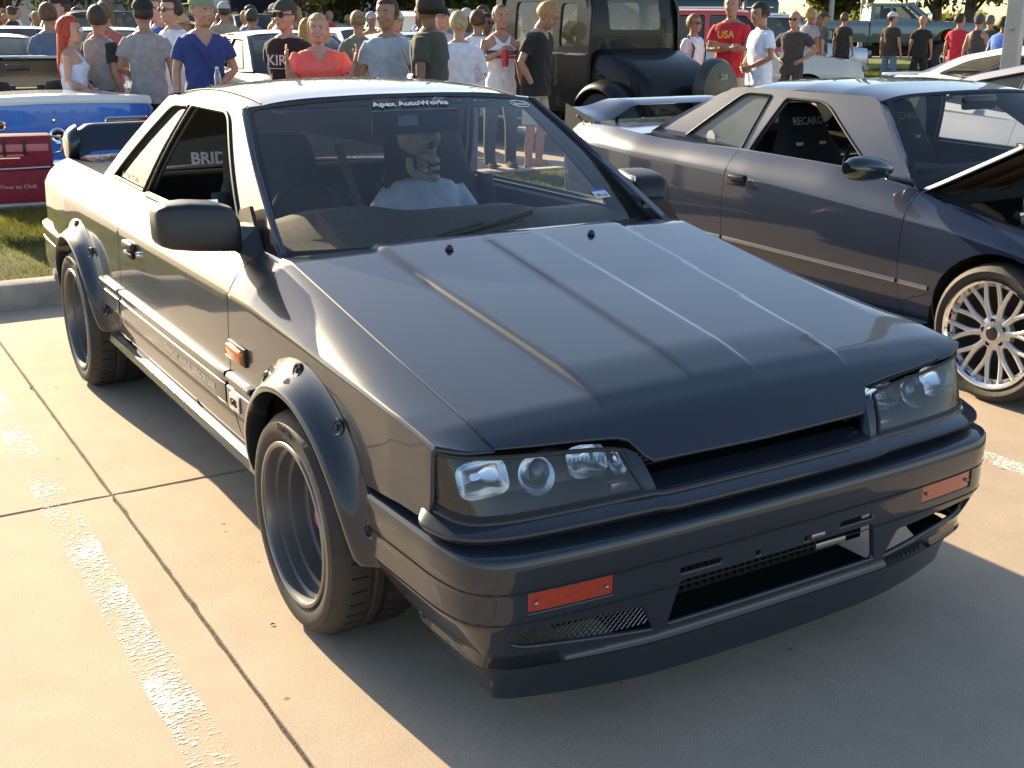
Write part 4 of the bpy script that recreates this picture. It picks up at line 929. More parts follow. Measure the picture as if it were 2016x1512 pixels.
def gencar(name, sp, loc, rz, label, cat='car', detail=1):
    R0 = empty(name, loc, rz, label, cat); g = dict(step=.08, crown=.02, sh=.07, zl=.22, hood_open=0, seam=(), interior=True, windows=True, lid=None); g.update(sp); P = g
    step = P['step']; pm = P['paint']; glass = P.get('glass') or glassmat('car_glass', (.32, .38, .36), .06)
    hx = [q[0] for q in P['hw']]; hy = [q[1] for q in P['hw']]; tx = [q[0] for q in P['top']]; tz = [q[1] for q in P['top']]; cx = [q[0] for q in P['crease']]; cz = [q[1] for q in P['crease']]
    def sm(xs, ys):
        X = np.linspace(xs[0]-.2, xs[-1]+.2, 400); Yv = np.interp(X, xs, ys); k = np.hanning(15); k /= k.sum(); Yv = np.convolve(np.pad(Yv, 7, mode='edge'), k, 'valid'); return X, Yv
    HX, HY = sm(hx, hy); TX, TZ = sm(tx, tz)
    HW = lambda x: float(np.interp(x, HX, HY)); ZT = lambda x: float(np.interp(x, TX, TZ)); ZC = lambda x: min(float(np.interp(x, cx, cz)), ZT(x)-.02)
    zl = P['zl']; sh = P['sh']
    def S(x, z):
        hw = HW(x); zc = ZC(x); zt = ZT(x)
        if z >= zc: t = (z-zc)/max(.02, zt-zc); return (x, hw-.004-sh*(.5*t+.5*t**2.2), z)
        t = (zc-z)/(zc-zl); return (x, hw-.004+.014*math.sin(math.pi*min(1, t*1.15)) - .075*max(0, t)**3.5, z)
    YT = lambda x: HW(x)-.004-sh
    x0, x1 = tx[0], tx[-1]; wf, wr = P['wheels']; ar = P.get('ar', P['R']+.05); wz = P['R']
    def archp(cx_, a0, a1, n=18): return [(cx_+ar*math.cos(math.radians(a0+(a1-a0)*i/n)), wz+ar*math.sin(math.radians(a0+(a1-a0)*i/n))) for i in range(n+1)]
    up_ = [(x, ZT(x)) for x in np.linspace(x0, x1, 48)]
    a_lo = math.degrees(math.asin(max(-1, min(1, (zl-wz)/ar))))
    out = [(x0, ZT(x0)-.12), (x0+.01, zl+.10), (x0+.06, zl+.02)]
    out += archp(wr, 180-a_lo, a_lo) + archp(wf, 180-a_lo, a_lo) + [(x1-.06, zl+.02), (x1-.01, zl+.1), (x1, ZT(x1)-.12)]
    out += up_[::-1]
    segs = [(x0-1, x1+1)] if not P['seam'] else []
    if P['seam']:
        xs = [x0-1]+list(P['seam'])+[x1+1]; segs = [(a+.0018, b-.0018) for a, b in zip(xs[:-1], xs[1:])]
    def clip(poly, xa, xb):
        def c(poly, f, inter):
            o = []
            for i in range(len(poly)):
                a, b = poly[i-1], poly[i]
                if f(b):
                    if not f(a): o.append(inter(a, b))
                    o.append(b)
                elif f(a): o.append(inter(a, b))
            return o
        def it(xc): return lambda a, b: (xc, a[1]+(b[1]-a[1])*(xc-a[0])/(b[0]-a[0]))
        return c(c(poly, lambda p: p[0] >= xa, it(xa)), lambda p: p[0] <= xb, it(xb))
    for sg in (-1, 1):
        for k, (a, b) in enumerate(segs):
            q = clip(out, a, b)
            if len(q) < 3: continue
            nm = 'body_side' if len(segs) == 1 else ['quarter_panel', 'door', 'front_fender'][min(2, k)] if len(segs) == 3 else 'side_panel'
            mb = MB(); panel(mb, S, q, step=step, sgn=sg, flip=(sg == 1), flange=.012, creases=[[(x, ZC(x)+dz_) for x in np.linspace(x0+.05, x1-.05, 30)] for dz_ in ((0, .012, -.012, .03, -.03) if detail else (0,))]); o = mb.build(nm, pm, R0, angle=None)
            if nm == 'door' and detail:
                hxp = P.get('handle'); 
                if hxp:
                    p = S(*hxp); mb = MB(); mb.box((p[0], sg*(p[1]+.001), p[2]), (.15, .012, .062), bev=.006, mi=0); mb.box((p[0]+.01, sg*(p[1]+.010), p[2]+.012), (.12, .012, .024), bev=.005, mi=1); mb.build('door_handle', [M_DARK, pm], o)
        for wx in (wf, wr):
            mb = MB(); rings = [[(wx+(ar+.005)*math.cos(math.radians(a)), sg*y, wz+(ar+.005)*math.sin(math.radians(a))) for a in range(-25, 206, 11)] for y in (HW(wx)-.03, HW(wx)-.32)]
            rings.append([(wx, sg*(HW(wx)-.32), wz) for a in range(-25, 206, 11)]); mb.loft(rings, False); mb.build('wheel_arch_liner', M_DARK, R0)
            spoked_wheel(R0, (wx, sg*(HW(wx)-P.get('wheel_in', .02)), wz), sg, P['R'], P['rr'], P.get('ww', .22), P.get('wstyle', 'five'), P.get('rimmat'), detail)
    # top skins: boot/deck, hood
    cb0, cb1 = P['cab']        # rear base x, front base x of the cabin
    T = lambda x, y: (x, y, ZT(x)+P['crown']*(1-(y/YT(x))**2))
    def skin(xa, xb, nm, M=None):
        xs = np.linspace(xa, xb, max(3, int((xb-xa)/step))); pl = [(x, -YT(x)) for x in xs]+[(x, YT(x)) for x in xs[::-1]]
        mb = MB(); panel(mb, T, pl, step=step, flange=.02)
        if M is not None:
            mb.v = [tuple(M @ Vector(v)) for v in mb.v]; R3 = M.to_3x3(); mb.n = [tuple((R3 @ Vector(n)).normalized()) for n in mb.n]
        return mb.build(nm, pm, R0, angle=None)
    if not P.get('no_deck'): skin(x0, cb0, 'boot_lid')
    if P['hood_open']:
        h = (cb1+.04, 0, ZT(cb1)); Mh = Matrix.Translation(h) @ Matrix.Rotation(-P['hood_open'], 4, 'Y') @ Matrix.Translation((-h[0], 0, -h[2]))
        hd = skin(cb1+.04, x1-.03, 'hood', Mh)
        mb = MB(); xs = np.linspace(cb1+.06, x1-.06, 12)
        panel(mb, lambda x, y: (x, y, ZT(x)-.03), [(x, -YT(x)+.03) for x in xs]+[(x, YT(x)-.03) for x in xs[::-1]], step=.12, flange=.0, flip=True)
        for yy in (-.55, -.28, 0, .28, .55): mb.add([(xs[0], yy-.03, ZT(xs[0])-.055), (xs[0], yy+.03, ZT(xs[0])-.055), (xs[-1], yy+.03, ZT(xs[-1])-.055), (xs[-1], yy-.03, ZT(xs[-1])-.055)], [(0, 1, 2, 3)], None, 0, [(0, 0, -1)]*4)
        mb.v = [tuple(Mh @ Vector(v)) for v in mb.v]; mb.n = [tuple(Mh.to_3x3() @ Vector(n)) for n in mb.n]; mb.build('hood_underside', mat('primer_brown', (.045, .022, .012), .6), hd, angle=None)
        eb = empty('engine_bay'); eb.parent = R0
        mb = MB(); zc = ZT(cb1+.4)-.28; mb.box(((cb1+x1)/2, 0, zc-.05), (x1-cb1-.1, 1.4, .1)); mb.build('bay_floor', M_DARK, eb)
        mb = MB(); mb.box((cb1+.55, -.1, zc+.12), (.55, .5, .16), bev=.03); mb.build('engine_cover', mat('engine_grey', (.05, .055, .06), .4), eb)
        mb = MB(); mb.box((cb1+.45, .5, zc+.15), (.22, .2, .16), bev=.02); mb.build('battery', mat('battery_blue', (.03, .12, .45), .4), eb)
        for sg in (-1, 1):
            mb = MB(); mb.tube([(cb1+.1, sg*(YT(cb1)-.06), ZT(cb1)-.02), (cb1+.5, sg*(YT(cb1+.5)-.07), ZT(cb1+.5)-.03), (x1-.15, sg*(YT(x1-.15)-.08), ZT(x1-.15)-.03)], .018, 6); mb.tube([(cb1+.3, sg*.4, zc+.15), (cb1+.5, sg*.55, zc+.22), (cb1+1.0, sg*.5, zc+.15)], .03, 8); mb.build('hose', M_RUB, eb)
        mb = MB(); mb.tube([(cb1+.06, .0, ZT(cb1)-.06), (cb1+.5, -.62, ZT(cb1+.4)-.02)], .014, 8); mb.tube([(cb1+.45, -.60, ZT(cb1)-.08), (cb1+.45, .60, ZT(cb1)-.08)], .018, 8); mb.build('strut_brace', M_ALU, eb)
    elif not P.get('no_hood'): skin(cb1, x1, 'hood')
    # ends
    for end, xe, sgn_ in (('front', x1, 1), ('rear', x0, -1)):
        n = 25; rings = []; hwv = YT(xe)+sh*.5
        pz = P.get(end, None) or [(0, .0), (.03, -.06), (.035, -.14), (.10, -.16), (.12, -.22), (.12, -.34), (.06, -.42)]
        for i in range(n):
            q = -1+2*i/(n-1); y = q*HW(xe); b = P.get('round', .18)*abs(q)**4
            ring = [(xe+sgn_*(dx-b if True else 0), y*(1 if dz < -.02 else YT(xe)/HW(xe)), max(.13, ZT(xe)+P['crown']*(1-q*q)*(1 if dz > -.02 else 0)+dz)) for dx, dz in pz]
            ring.insert(0, (xe-sgn_*.03, y*(YT(xe)/HW(xe)), ZT(xe)+P['crown']*(1-q*q)-.004)); rings.append(ring)
        mb = MB(); mb.loft(rings, False); mb.build(end+'_bumper', pm, R0, angle=35)
    # cabin
    gb = P['green']; yb, yt = YT((cb0+cb1)/2), P['yroof']; zb = min(p[1] for p in gb); zt_ = max(p[1] for p in gb)
    G = lambda x, z: (x, yb+(yt-yb)*((z-zb)/(zt_-zb)) + .012*math.sin(math.pi*max(0, min(1, (z-zb)/(zt_-zb)))), z)
    cm = P.get('cab_paint', pm)
    for sg in (-1, 1):
        mb = MB(); panel(mb, G, gb, holes=P['win'], step=step, sgn=sg, flip=(sg == 1), flange=.03); cf = mb.build('side_frame', cm, R0, angle=None)
        for k, wn in enumerate(P['win']):
            pts = [(G(*p)[0], sg*(G(*p)[1]+.002), p[1]) for p in densify(wn, .1)]
            mb = MB(); mb.tube(pts, P.get('trimr', .006), 5, closed=True); mb.build('window_trim', P.get('trimmat', M_RUB), cf)
            if (k, sg) in P.get('open_win', ()): continue
            mb = MB(); panel(mb, G, wn, step=.15, sgn=sg, flip=(sg == 1), flange=0, off=-.012); mb.build('side_window', P.get('sglass', glass), R0, angle=None)
    rf = P['roofx']; ze = zt_
    rxs, rzs = [q[0] for q in P['roof']], [q[1] for q in P['roof']]; RX, RZ = sm(rxs, rzs)
    RF = lambda x, y: (x, y, float(np.interp(x, RX, RZ))-(.018*(y/yt)**2+.03*abs(y/yt)**7))
    mb = MB(); panel(mb, RF, rpoly([(rf[0], -yt), (rf[1], -yt), (rf[1]+.05, 0), (rf[1], yt), (rf[0], yt), (rf[0]-.05, 0)], .04), step=step, flange=.01)
    mb.build('roof', cm, R0, angle=None)
    for nm, xb, xt in (('windshield', cb1, rf[1]), ('rear_screen', cb0, rf[0])):
        d = 1 if nm == 'windshield' else -1; bow = .10
        def Wd(a, b, xb=xb, xt=xt, d=d):
            a_ = a/.6; b_ = b/.6; X0 = xb+d*bow*(1-a_*a_)*.7; X1 = xt+d*.05*(1-a_*a_); y = a_*((yb-.03)*(1-b_)+(yt-.03)*b_); z0 = ZT(xb)-.01+P['crown']*(1-a_*a_); z1 = RF(xt, a_*(yt-.03))[2]-.004
            k = .02*math.sin(math.pi*b_); return (X0+(X1-X0)*b_+d*k*.6, y, z0+(z1-z0)*b_+k)
        mb = MB(); panel(mb, Wd, [(-.6, 0), (.6, 0), (.6, .6), (-.6, .6)], step=.1, flange=0, flip=(d < 0)); gl = mb.build(nm, glass, R0, angle=None)
        mb = MB(); panel(mb, Wd, [(-.6, 0), (.6, 0), (.6, .6), (-.6, .6)], holes=[rpoly([(-.575, .03), (.575, .03), (.575, .575), (-.575, .575)], .02)], step=.1, flange=0, flip=(d < 0), off=.003); mb.build(nm+'_seal', M_RUB, R0, angle=None)
        # pillars
        gx = [p for p in gb]
        for sg in (-1, 1):
            A = [Vector(Wd(.6*sg, .6*b)) for b in np.linspace(0, 1, 12)]
            zz = np.linspace(zb, zt_, 12)
            def edge(z):
                xs = []
                for i in range(len(gb)):
                    (xa, za), (xb_, zb_) = gb[i-1], gb[i]
                    if (za-z)*(zb_-z) <= 0 and za != zb_: xs.append(xa+(xb_-xa)*(z-za)/(zb_-za))
                return (max(xs) if d > 0 else min(xs)) if xs else xb
            B = [Vector((edge(z), sg*G(0, z)[1], z)) for z in zz]
            mb = MB(); rings = [[tuple(a), tuple((a+b)*.5+Vector((d*.01, sg*.014, .008))), tuple(b)] for a, b in zip(A, B)]
            mb.loft(rings, False); mb.build('a_pillar' if d > 0 else 'c_pillar', cm, R0, angle=60)
    # underside and interior
    mb = MB(); mb.box(((x0+x1)/2, 0, zl+.10), (x1-x0-.5, 1.2, .1)); mb.box(((wf+wr)/2, 0, zl+.06), (wf-wr-2*ar, HW(0)*1.84, .08)); mb.build('underbody', M_DARK, R0)
    if P['interior']:
        mb = MB(); mb.box(((cb0+cb1)/2, 0, zl+.2), (cb1-cb0, YT(0)*1.9, .04)); mb.box((cb1-.35, 0, zb-.06), (.38, YT(0)*1.86, .16), bev=.04)
        for sg in (-1, 1): mb.box(((cb0+cb1)/2, sg*(YT(0)-.05), (zl+.2+zb)/2), (cb1-cb0-.4, .05, zb-zl-.24))
        mb.box((cb0+.3, 0, zb-.1), (.35, YT(0)*1.8, .1)); mb.build('cabin_trim', mat('cabin_dark', (.03, .03, .032), .85), R0)
        for sg in (-1, 1):
            if P.get('seats', True): sofa_seat(R0, P.get('seatx', (cb0+cb1)/2-.05), sg*.36, 'seat', P.get('seatmat', M_FABRIC), top=min(zt_-.06, zb+.26), w=.23)
        Mx = frame_m((cb1-.62, P.get('drv', -1)*.36, zb-.02), (0, 1, 0), (-.4, 0, 1)); mb = MB(); mb.tube([(.18*math.cos(a), .18*math.sin(a), 0) for a in np.linspace(0, 2*math.pi, 25)[:-1]], .013, 6, Mx, closed=True); mb.tube([(-.17, 0, 0), (.17, 0, 0)], .014, 6, Mx); mb.build('steering_wheel', M_PLASTIC, R0)
        mb = MB(); mb.box((rf[1]+.10, 0, zt_-.04), (.03, .24, .07), bev=.012); mb.build('rear_view_mirror', M_PLASTIC, R0)
    if P.get('mirror'):
        mx_, mz_ = P['mirror']
        for sg in (-1, 1):
            y = HW(mx_)-.02; mb = MB(); rings = []
            for q, r in ((-.04, .030), (.0, .045), (.06, .056), (.13, .058), (.18, .048), (.205, .028)):
                rings.append([(mx_+(.06 if math.cos(a) > 0 else .04)*math.cos(a)*r/.058*1.2-.1*q, sg*(y+.02+q), mz_+r*math.sin(a)+.05*q) for a in np.linspace(0, 2*math.pi, 17)[:-1]])
            mb.loft(rings, True, True); mb.tube([(mx_+.10, sg*(y-.08), mz_-.06), (mx_+.04, sg*(y+.02), mz_-.035)], [.035, .02], 8, flat=.5); mb.build('door_mirror', P.get('mirmat', pm), R0, angle=50)
    R0['_'] = 1; del R0['_']
    return R0, dict(S=S, G=G, T=T, ZT=ZT, HW=HW, YT=YT, RF=RF)
def lights(root, specs):
    # specs: (name, centre, dims, material)
    for nm, c, d, m in specs:
        mb = MB(); mb.box(c, d, bev=min(d)*.3); mb.build(nm, m, root)
# ---- violet-blue coupe parked in the next stall
M_VIOLET = paintmat('violet_blue_paint', (.017, .027, .056), flake=.3, metal=.12)
sp = dict(step=.045, paint=M_VIOLET, sh=.095, zl=.24, crown=.012, R=.303, rr=.238, ww=.25, wstyle='mesh', ar=.345, wheels=(1.308, -1.308), wheel_in=.0,
    hw=[(-2.25, .70), (-2.1, .80), (-1.7, .865), (-1.3, .885), (-.9, .872), (-.3, .872), (.8, .870), (1.3, .882), (1.7, .855), (2.0, .78), (2.2, .66)],
    top=[(-2.22, .90), (-2.1, .945), (-1.6, .955), (-1.1, .925), (-.3, .918), (.25, .908), (.60, .868), (.75, .848), (.85, .825), (1.27, .755), (1.9, .67), (2.2, .60)],
    crease=[(-2.25, .84), (-1.7, .845), (-.34, .802), (.77, .727), (1.0, .712), (1.4, .66), (2.2, .52)], seam=(-.455, .775), handle=(-.36, .775),
    cab=(-1.30, .72), green=[(.76, .840), (.72, .862), (.345, 1.212), (.30, 1.232), (-.60, 1.236), (-.72, 1.226), (-1.16, .985), (-1.28, .925), (-1.30, .905), (.2, .895)],
    win=[rpoly([(.475, .893), (.045, 1.172), (-.02, 1.192), (-.275, 1.196), (-.405, .915), (.1, .905)], [.02, .03, .04, .02, .02, .01], 3), rpoly([(-.395, 1.205), (-.600, 1.208), (-.985, .930), (-.465, .920)], [.015, .05, .02, .02], 3)],
    open_win=((0, -1), (0, 1)), yroof=.60, roofx=(-.72, .34), roof=[(-.80, 1.232), (-.55, 1.275), (-.2, 1.292), (.1, 1.285), (.3, 1.262), (.4, 1.248)],
    mirror=(.62, .935), mirmat=mat('dark_green_black', (.008, .016, .014), .12, coat=1), hood_open=.62, seats=False, rimmat=mat('satin_wheel', (.62, .61, .60), .42, .7), glass=glassmat('light_glass', (.72, .78, .76), .045, refl=.8), sglass=glassmat('sky_sheen_glass', (.5, .56, .54), .30, dust_sheen_col=(.62, .68, .63)), trimmat=M_RUB, round=.12)  # side panes: pale diffuse film stands in for the sky reflection
C2, F2 = gencar('coupe', sp, (-.372, 3.285, 0), 0, 'dark violet-blue coupe with open hood and rear wing in the next stall')
M_RACE = mat('race_seat_black', (.012, .012, .013), .85)
for sg in (-1, 1):
    mb = MB(); rings = []
    for z, hw_, th in ((.45, .24, .06), (.60, .26, .06), (.78, .27, .06), (.90, .245, .055), (1.0, .18, .05), (1.08, .155, .045), (1.135, .12, .04), (1.155, .06, .02)):
        rings.append([(-.22-(z-.5)*.33+th*math.cos(a), sg*.38+hw_*math.copysign(abs(math.sin(a))**.6, math.sin(a)), z) for a in np.linspace(0, 2*math.pi, 21)[:-1]])
    mb.loft(rings, True, True); mb.box((-.02, sg*.38, .42), (.5, .46, .12), bev=.05); se = mb.build('racing_seat', M_RACE, C2, angle=60)
    text_obj('seat_lettering', 'RECARO', .058, frame_m((-.352, sg*.38, 1.062), (0, 1, 0), (-.33, 0, 1)), mat('seat_print_grey', (.35, .35, .33), .8), se, extrude=.001, bold=.0012)
    for s2 in (-.085, .085):
        mb = MB(); mb.box((-.318, sg*.38+s2, .945), (.012, .05, .018), bev=.004); mb.build('harness_eyelet', mat('eyelet_pale', (.55, .50, .42), .6), se)
# side rub strip and sill blade, flush
for sg in (-1, 1):
    for a, b in ((-.93, -.465), (-.445, .765), (.785, .955)):
        mb = MB(); rings = []
        for x in np.linspace(a, b, 14):
            z = .452-.012*(x+.5); y = F2['S'](x, z)[1]; rings.append([(x, sg*(y+q), z+h) for q, h in ((-.003, -.011), (.006, -.009), (.008, 0), (.006, .009), (-.003, .011))])
        mb.loft(rings, False); mb.build('rub_strip', M_ALU if False else mat('strip_grey', (.25, .26, .30), .25, .6), C2)
    mb = MB(); rings = []
    for x in np.linspace(-.95, .95, 20): rings.append([(x, sg*q, h) for q, h in ((.80, .27), (.872, .27), (.895, .262), (.895, .238), (.87, .225), (.80, .225))])
    mb.loft(rings, True, True); mb.build('side_skirt', M_VIOLET, C2)
# wing
mb = MB(); rings = []
for y in np.linspace(-.70, .70, 41):
    u = sstep(.36, .62, abs(y)); dz = .095*(1-u); dx = 0
    t_ = .05*u
    rings.append([(-1.90, y, .962+dz), (-1.96, y, .985+dz), (-2.05, y, .995+dz+t_*.2), (-2.20, y, .985+dz+t_), (-2.20, y, .968+dz+t_), (-2.05, y, .972+dz+t_*.2), (-1.95, y, .955+dz)])
mb.loft(rings, True, True); WG = mb.build('rear_wing', M_VIOLET, C2, angle=35)
for sg in (-1, 1):
    mb = MB(); mb.prism([(-2.24, sg*.70, 1.055), (-1.895, sg*.70, .965), (-1.91, sg*.70, .895), (-2.20, sg*.70, .80), (-2.26, sg*.70, .80)], (0, sg*.008, 0)); ep = mb.build('wing_end_plate', mat('end_plate_grey', (.016, .016, .016), .6), C2)
    for x, z in ((-2.10, .985), (-2.02, .955), (-1.95, .95)):
        mb = MB(); mb.lathe([(0, .006), (.007, .006), (.009, .001), (.009, -.01)], 8, Matrix.Translation((x, sg*.709, z)) @ Matrix.Diagonal((1, sg, 1, 1))); mb.build('bolt', M_ALU, ep)
    mb = MB(); mb.prism([(-1.97, sg*.48, .94), (-1.95, sg*.48, .99), (-2.10, sg*.48, 1.01), (-2.15, sg*.48, .94)], (0, sg*.02, 0)); mb.build('wing_strut', M_VIOLET, C2)
lights(C2, [('tail_light', (-2.22, -.55, .78), (.04, .13, .12), M_REDLENS), ('tail_light', (-2.22, .55, .78), (.04, .13, .12), M_REDLENS), ('headlight', (2.16, -.5, .58), (.08, .3, .09), M_CLEARLENS), ('headlight', (2.16, .5, .58), (.08, .3, .09), M_CLEARLENS)])
mb = MB(); mb.lathe([(0, .001), (.036, .001), (.037, 0)], 24, Matrix.Translation((-.855+.10, -F2['G'](-.75, .96)[1]+.0105, .957)) @ Matrix.Diagonal((1, -1, 1, 1))); mb.build('round_sticker', mat('sticker_cream', (.6, .6, .56), .6), C2)
mb = MB(); mb.box((.30, -.38, .885), (.30, .42, .012), bev=.004); mb.build('dash_mat', mat('dash_brown', (.14, .10, .08), .85), C2)
# ---- silver fastback beyond it
M_SILVER = paintmat('silver_paint', (.42, .40, .42), flake=.08, rough=.32)
sp = dict(step=.09, paint=M_SILVER, sh=.09, zl=.2, R=.32, rr=.23, wheels=(1.3, -1.3), ar=.36,
    hw=[(-2.15, .74), (-1.9, .84), (-1.3, .91), (0, .88), (1.3, .90), (1.9, .80), (2.15, .68)], top=[(-2.15, .86), (-1.9, .94), (-1.3, .93), (-.6, .90), (.4, .87), (.9, .82), (1.6, .74), (2.15, .60)], crease=[(-2.2, .68), (2.2, .62)], seam=(-.5, .75), handle=(-.35, .72),
    cab=(-1.75, .95), green=[(.98, .84), (.90, .87), (.15, 1.28), (-.55, 1.29), (-1.1, 1.18), (-1.72, .93), (-1.76, .88)], win=[rpoly([(.72, .90), (.10, 1.23), (-.42, 1.245), (-.50, .93)], .03, 3), rpoly([(-.60, 1.235), (-1.0, 1.15), (-1.25, 1.0), (-.62, .95)], .04, 3)],
    yroof=.56, roofx=(-.75, .18), roof=[(-.85, 1.28), (-.5, 1.33), (-.1, 1.345), (.2, 1.31)], mirror=(.75, .90))
gencar('coupe', sp, (-1.0, 6.55, 0), 0, 'pale silver fastback coupe seen through the windows of the violet coupe')
# ---- white coupe with a roll cage
M_WHITEP = paintmat('white_paint', (.78, .78, .76), flake=.02, metal=0, rough=.35)
sp = dict(step=.08, paint=M_WHITEP, sh=.11, zl=.2, R=.32, rr=.24, wheels=(1.3, -1.1), ar=.36,
    hw=[(-1.85, .72), (-1.6, .84), (-1.1, .90), (0, .88), (1.3, .90), (1.9, .80), (2.15, .68)], top=[(-1.85, .93), (-1.7, .99), (-1.4, 1.0), (-.9, .985), (.4, .93), (1.2, .84), (2.15, .62)], crease=[(-2.2, .86), (-1.2, .90), (.5, .82), (2.2, .62)], seam=(-.35, .75),
    cab=(-1.40, .95), green=[(.98, .89), (.90, .92), (.20, 1.27), (-.40, 1.30), (-.85, 1.22), (-1.35, 1.0), (-1.42, .95)], win=[rpoly([(.75, .95), (.15, 1.225), (-.35, 1.25), (-.75, 1.175), (-1.08, 1.03), (-.6, .985)], [.02, .05, .1, .1, .03, .01], 4)], open_win=((0, -1),), yroof=.56, roofx=(-.70, .22), roof=[(-.85, 1.26), (-.5, 1.33), (-.15, 1.35), (.25, 1.31)])
CW, _f = gencar('coupe', sp, (-3.95, 9.85, 0), 0, 'bright white coupe with a tubular roll cage behind the square lamp post')
M_CAGE = mat('cage_grey', (.30, .32, .36), .35, .3)
for pts in ([(-.30, -.60, .5), (-.30, -.52, 1.22), (-.30, .52, 1.22), (-.30, .60, .5)], [(-.30, -.50, 1.2), (-1.15, -.48, .85)], [(-.30, .50, 1.2), (-1.15, .48, .85)], [(-.30, -.55, .95), (-1.05, -.42, .80)], [(-.30, -.50, 1.2), (-.30, .55, .7)]):
    mb = MB(); mb.tube(pts, .028, 10); mb.build('cage_tube', M_CAGE, CW)
mb = MB(); mb.box((-1.90, 0, .99), (.10, 1.3, .03), bev=.01); mb.build('boot_spoiler', M_WHITEP, CW)
# ---- light blue and white convertible, tail towards us
M_BLUEP = paintmat('sky_blue_paint', (.055, .19, .60), flake=.04, metal=.1, rough=.35)
M_WHT2 = paintmat('cream_white_paint', (.80, .80, .78), flake=.02, metal=0, rough=.35)
CV = empty('convertible', (-9.45, .17, 0), math.pi, 'light blue convertible with a white trunk lid, its tail towards the grass', 'car')
def S_cv(x, z):
    hw = interp(x, [-2.42, -2.3, -1.5, 1.5, 2.3, 2.42], [.84, .90, .92, .92, .88, .80]); return (x, hw+interp(z, [.2, .3, .5, .70, .80, .87], [-.06, -.02, .01, .01, -.01, -.07]), z)
for sg in (-1, 1):
    o = [(-2.42, .50), (-2.40, .26), (-1.78, .25)]+[(-1.38+.38*math.cos(math.radians(a)), .33+.38*math.sin(math.radians(a))) for a in range(190, -12, -12)]+[(1.0, .24)]+[(1.38+.38*math.cos(math.radians(a)), .33+.38*math.sin(math.radians(a))) for a in range(190, -12, -12)]+[(2.40, .26), (2.42, .80), (1.0, .86), (-2.38, .88)]
    mb = MB(); panel(mb, S_cv, o, step=.10, sgn=sg, flip=(sg == 1), flange=.02); mb.build('body_side', M_BLUEP, CV, angle=None)
    mb = MB(); mb.tube([(x, sg*(S_cv(x, .72)[1]+.004), .72) for x in np.linspace(-2.35, 2.35, 20)], .012, 6); mb.build('side_trim', M_CHROME, CV)
    for wx in (-1.38, 1.38): spoked_wheel(CV, (wx, sg*.88, .33), sg, .33, .20, .2, 'five', M_CHROME)
mb = MB(); panel(mb, lambda x, y: (x, y, .90+.045*(1-(y/.85)**2)-.03*sstep(-2.2, -2.45, x)), rpoly([(-2.44, -.80), (-2.40, .80), (-1.35, .83), (-1.35, -.83)][::1] if False else [(-2.44, -.80), (-1.62, -.84), (-1.62, .84), (-2.44, .80)], .10, 6), step=.08, flange=.02); mb.build('trunk_lid', M_WHT2, CV, angle=None)
mb = MB(); rings = []
for q in np.linspace(-1, 1, 33):
    y = q*.86; b = .10*abs(q)**6; rings.append([(-2.44+b, y*.97, .905+.035*(1-q*q)), (-2.455+b, y, .86), (-2.452+b, y, .70), (-2.445+b, y, .45), (-2.42+b, y, .33), (-2.3+b, y*.98, .26)])
mb.loft(rings, False); TP = mb.build('tail_panel', M_BLUEP, CV, angle=35)
mb = MB(); rings = []
for q in np.linspace(-1, 1, 33):
    y = q*.865; b = .10*abs(q)**6; z = .845+.03*(1-q*q); rings.append([(-2.463+b, y, z-.004), (-2.470+b, y, z+.02), (-2.455+b, y*.985, z+.065), (-2.40+b, y*.975, .915+.035*(1-q*q))])
mb.loft(rings, False); mb.build('white_band', M_WHT2, CV, angle=50)
for sg in (-1, 1):
    mb = MB(); fr = rpoly([(sg*.42, .735), (sg*.80, .735), (sg*.80, .665), (sg*.42, .665)], .03, 4); mb.tube([(-2.462, y, z) for y, z in densify(fr, .05)], .010, 6, closed=True); fo = mb.build('lamp_frame', M_CHROME, TP)
    mb = MB(); mb.box((-2.458, sg*.61, .70), (.02, .36, .055), bev=.01); mb.build('tail_light', mat('tail_lamp_dark_red', (.16, .01, .02), .2, coat=1), fo)
M_Y0 = mb = MB(); mb.lathe([(0, .02), (.03, .022), (.045, .028), (.055, .03), (.07, .022), (.075, 0)], 28, Matrix.Translation((-2.455, 0, .60)) @ Matrix.Rotation(math.pi/2, 4, 'Z')); FC = mb.build('fuel_cap', M_CHROME, TP)
mb = MB(); mb.lathe([(0, .028), (.036, .031), (.038, .030)], 20, Matrix.Translation((-2.456, 0, .60)) @ Matrix.Rotation(math.pi/2, 4, 'Z')); mb.build('cap_centre', M_DARK, FC)
mb = MB(); mb.box((-2.490, 0, .60), (.004, .045, .010)); mb.box((-2.490, 0, .60), (.005, .018, .018)); mb.build('bow_tie', M_CHROME, FC)
mb = MB(); mb.lathe([(0, .012), (.016, .010), (.018, 0)], 14, Matrix.Translation((-2.455, 0.02, .725)) @ Matrix.Rotation(math.pi/2, 4, 'Z')); mb.build('trunk_lock', M_CHROME, TP)
for k, ch in enumerate('CHEVROLET'):
    text_obj('trunk_letter', ch, .042, frame_m((-2.462, .56-.14*k, .798), (0, -1, 0), (0, 0, 1)), mat('dull_chrome_letter', (.25, .27, .35), .4, .6), TP, extrude=.002)
mb = MB(); mb.box((-2.52, 0, .36), (.10, 1.78, .10), bev=.03); mb.build('rear_bumper', M_CHROME, CV)
mb = MB(); mb.box((.0, 0, .28), (4.2, 1.6, .12)); mb.box((-.40, 0, .86), (.4, 1.6, .1), bev=.03); mb.box((-1.55, 0, .87), (.3, 1.5, .1), bev=.04); mb.build('cabin_tub', mat('cabin_black', (.02, .02, .022), .7), CV)
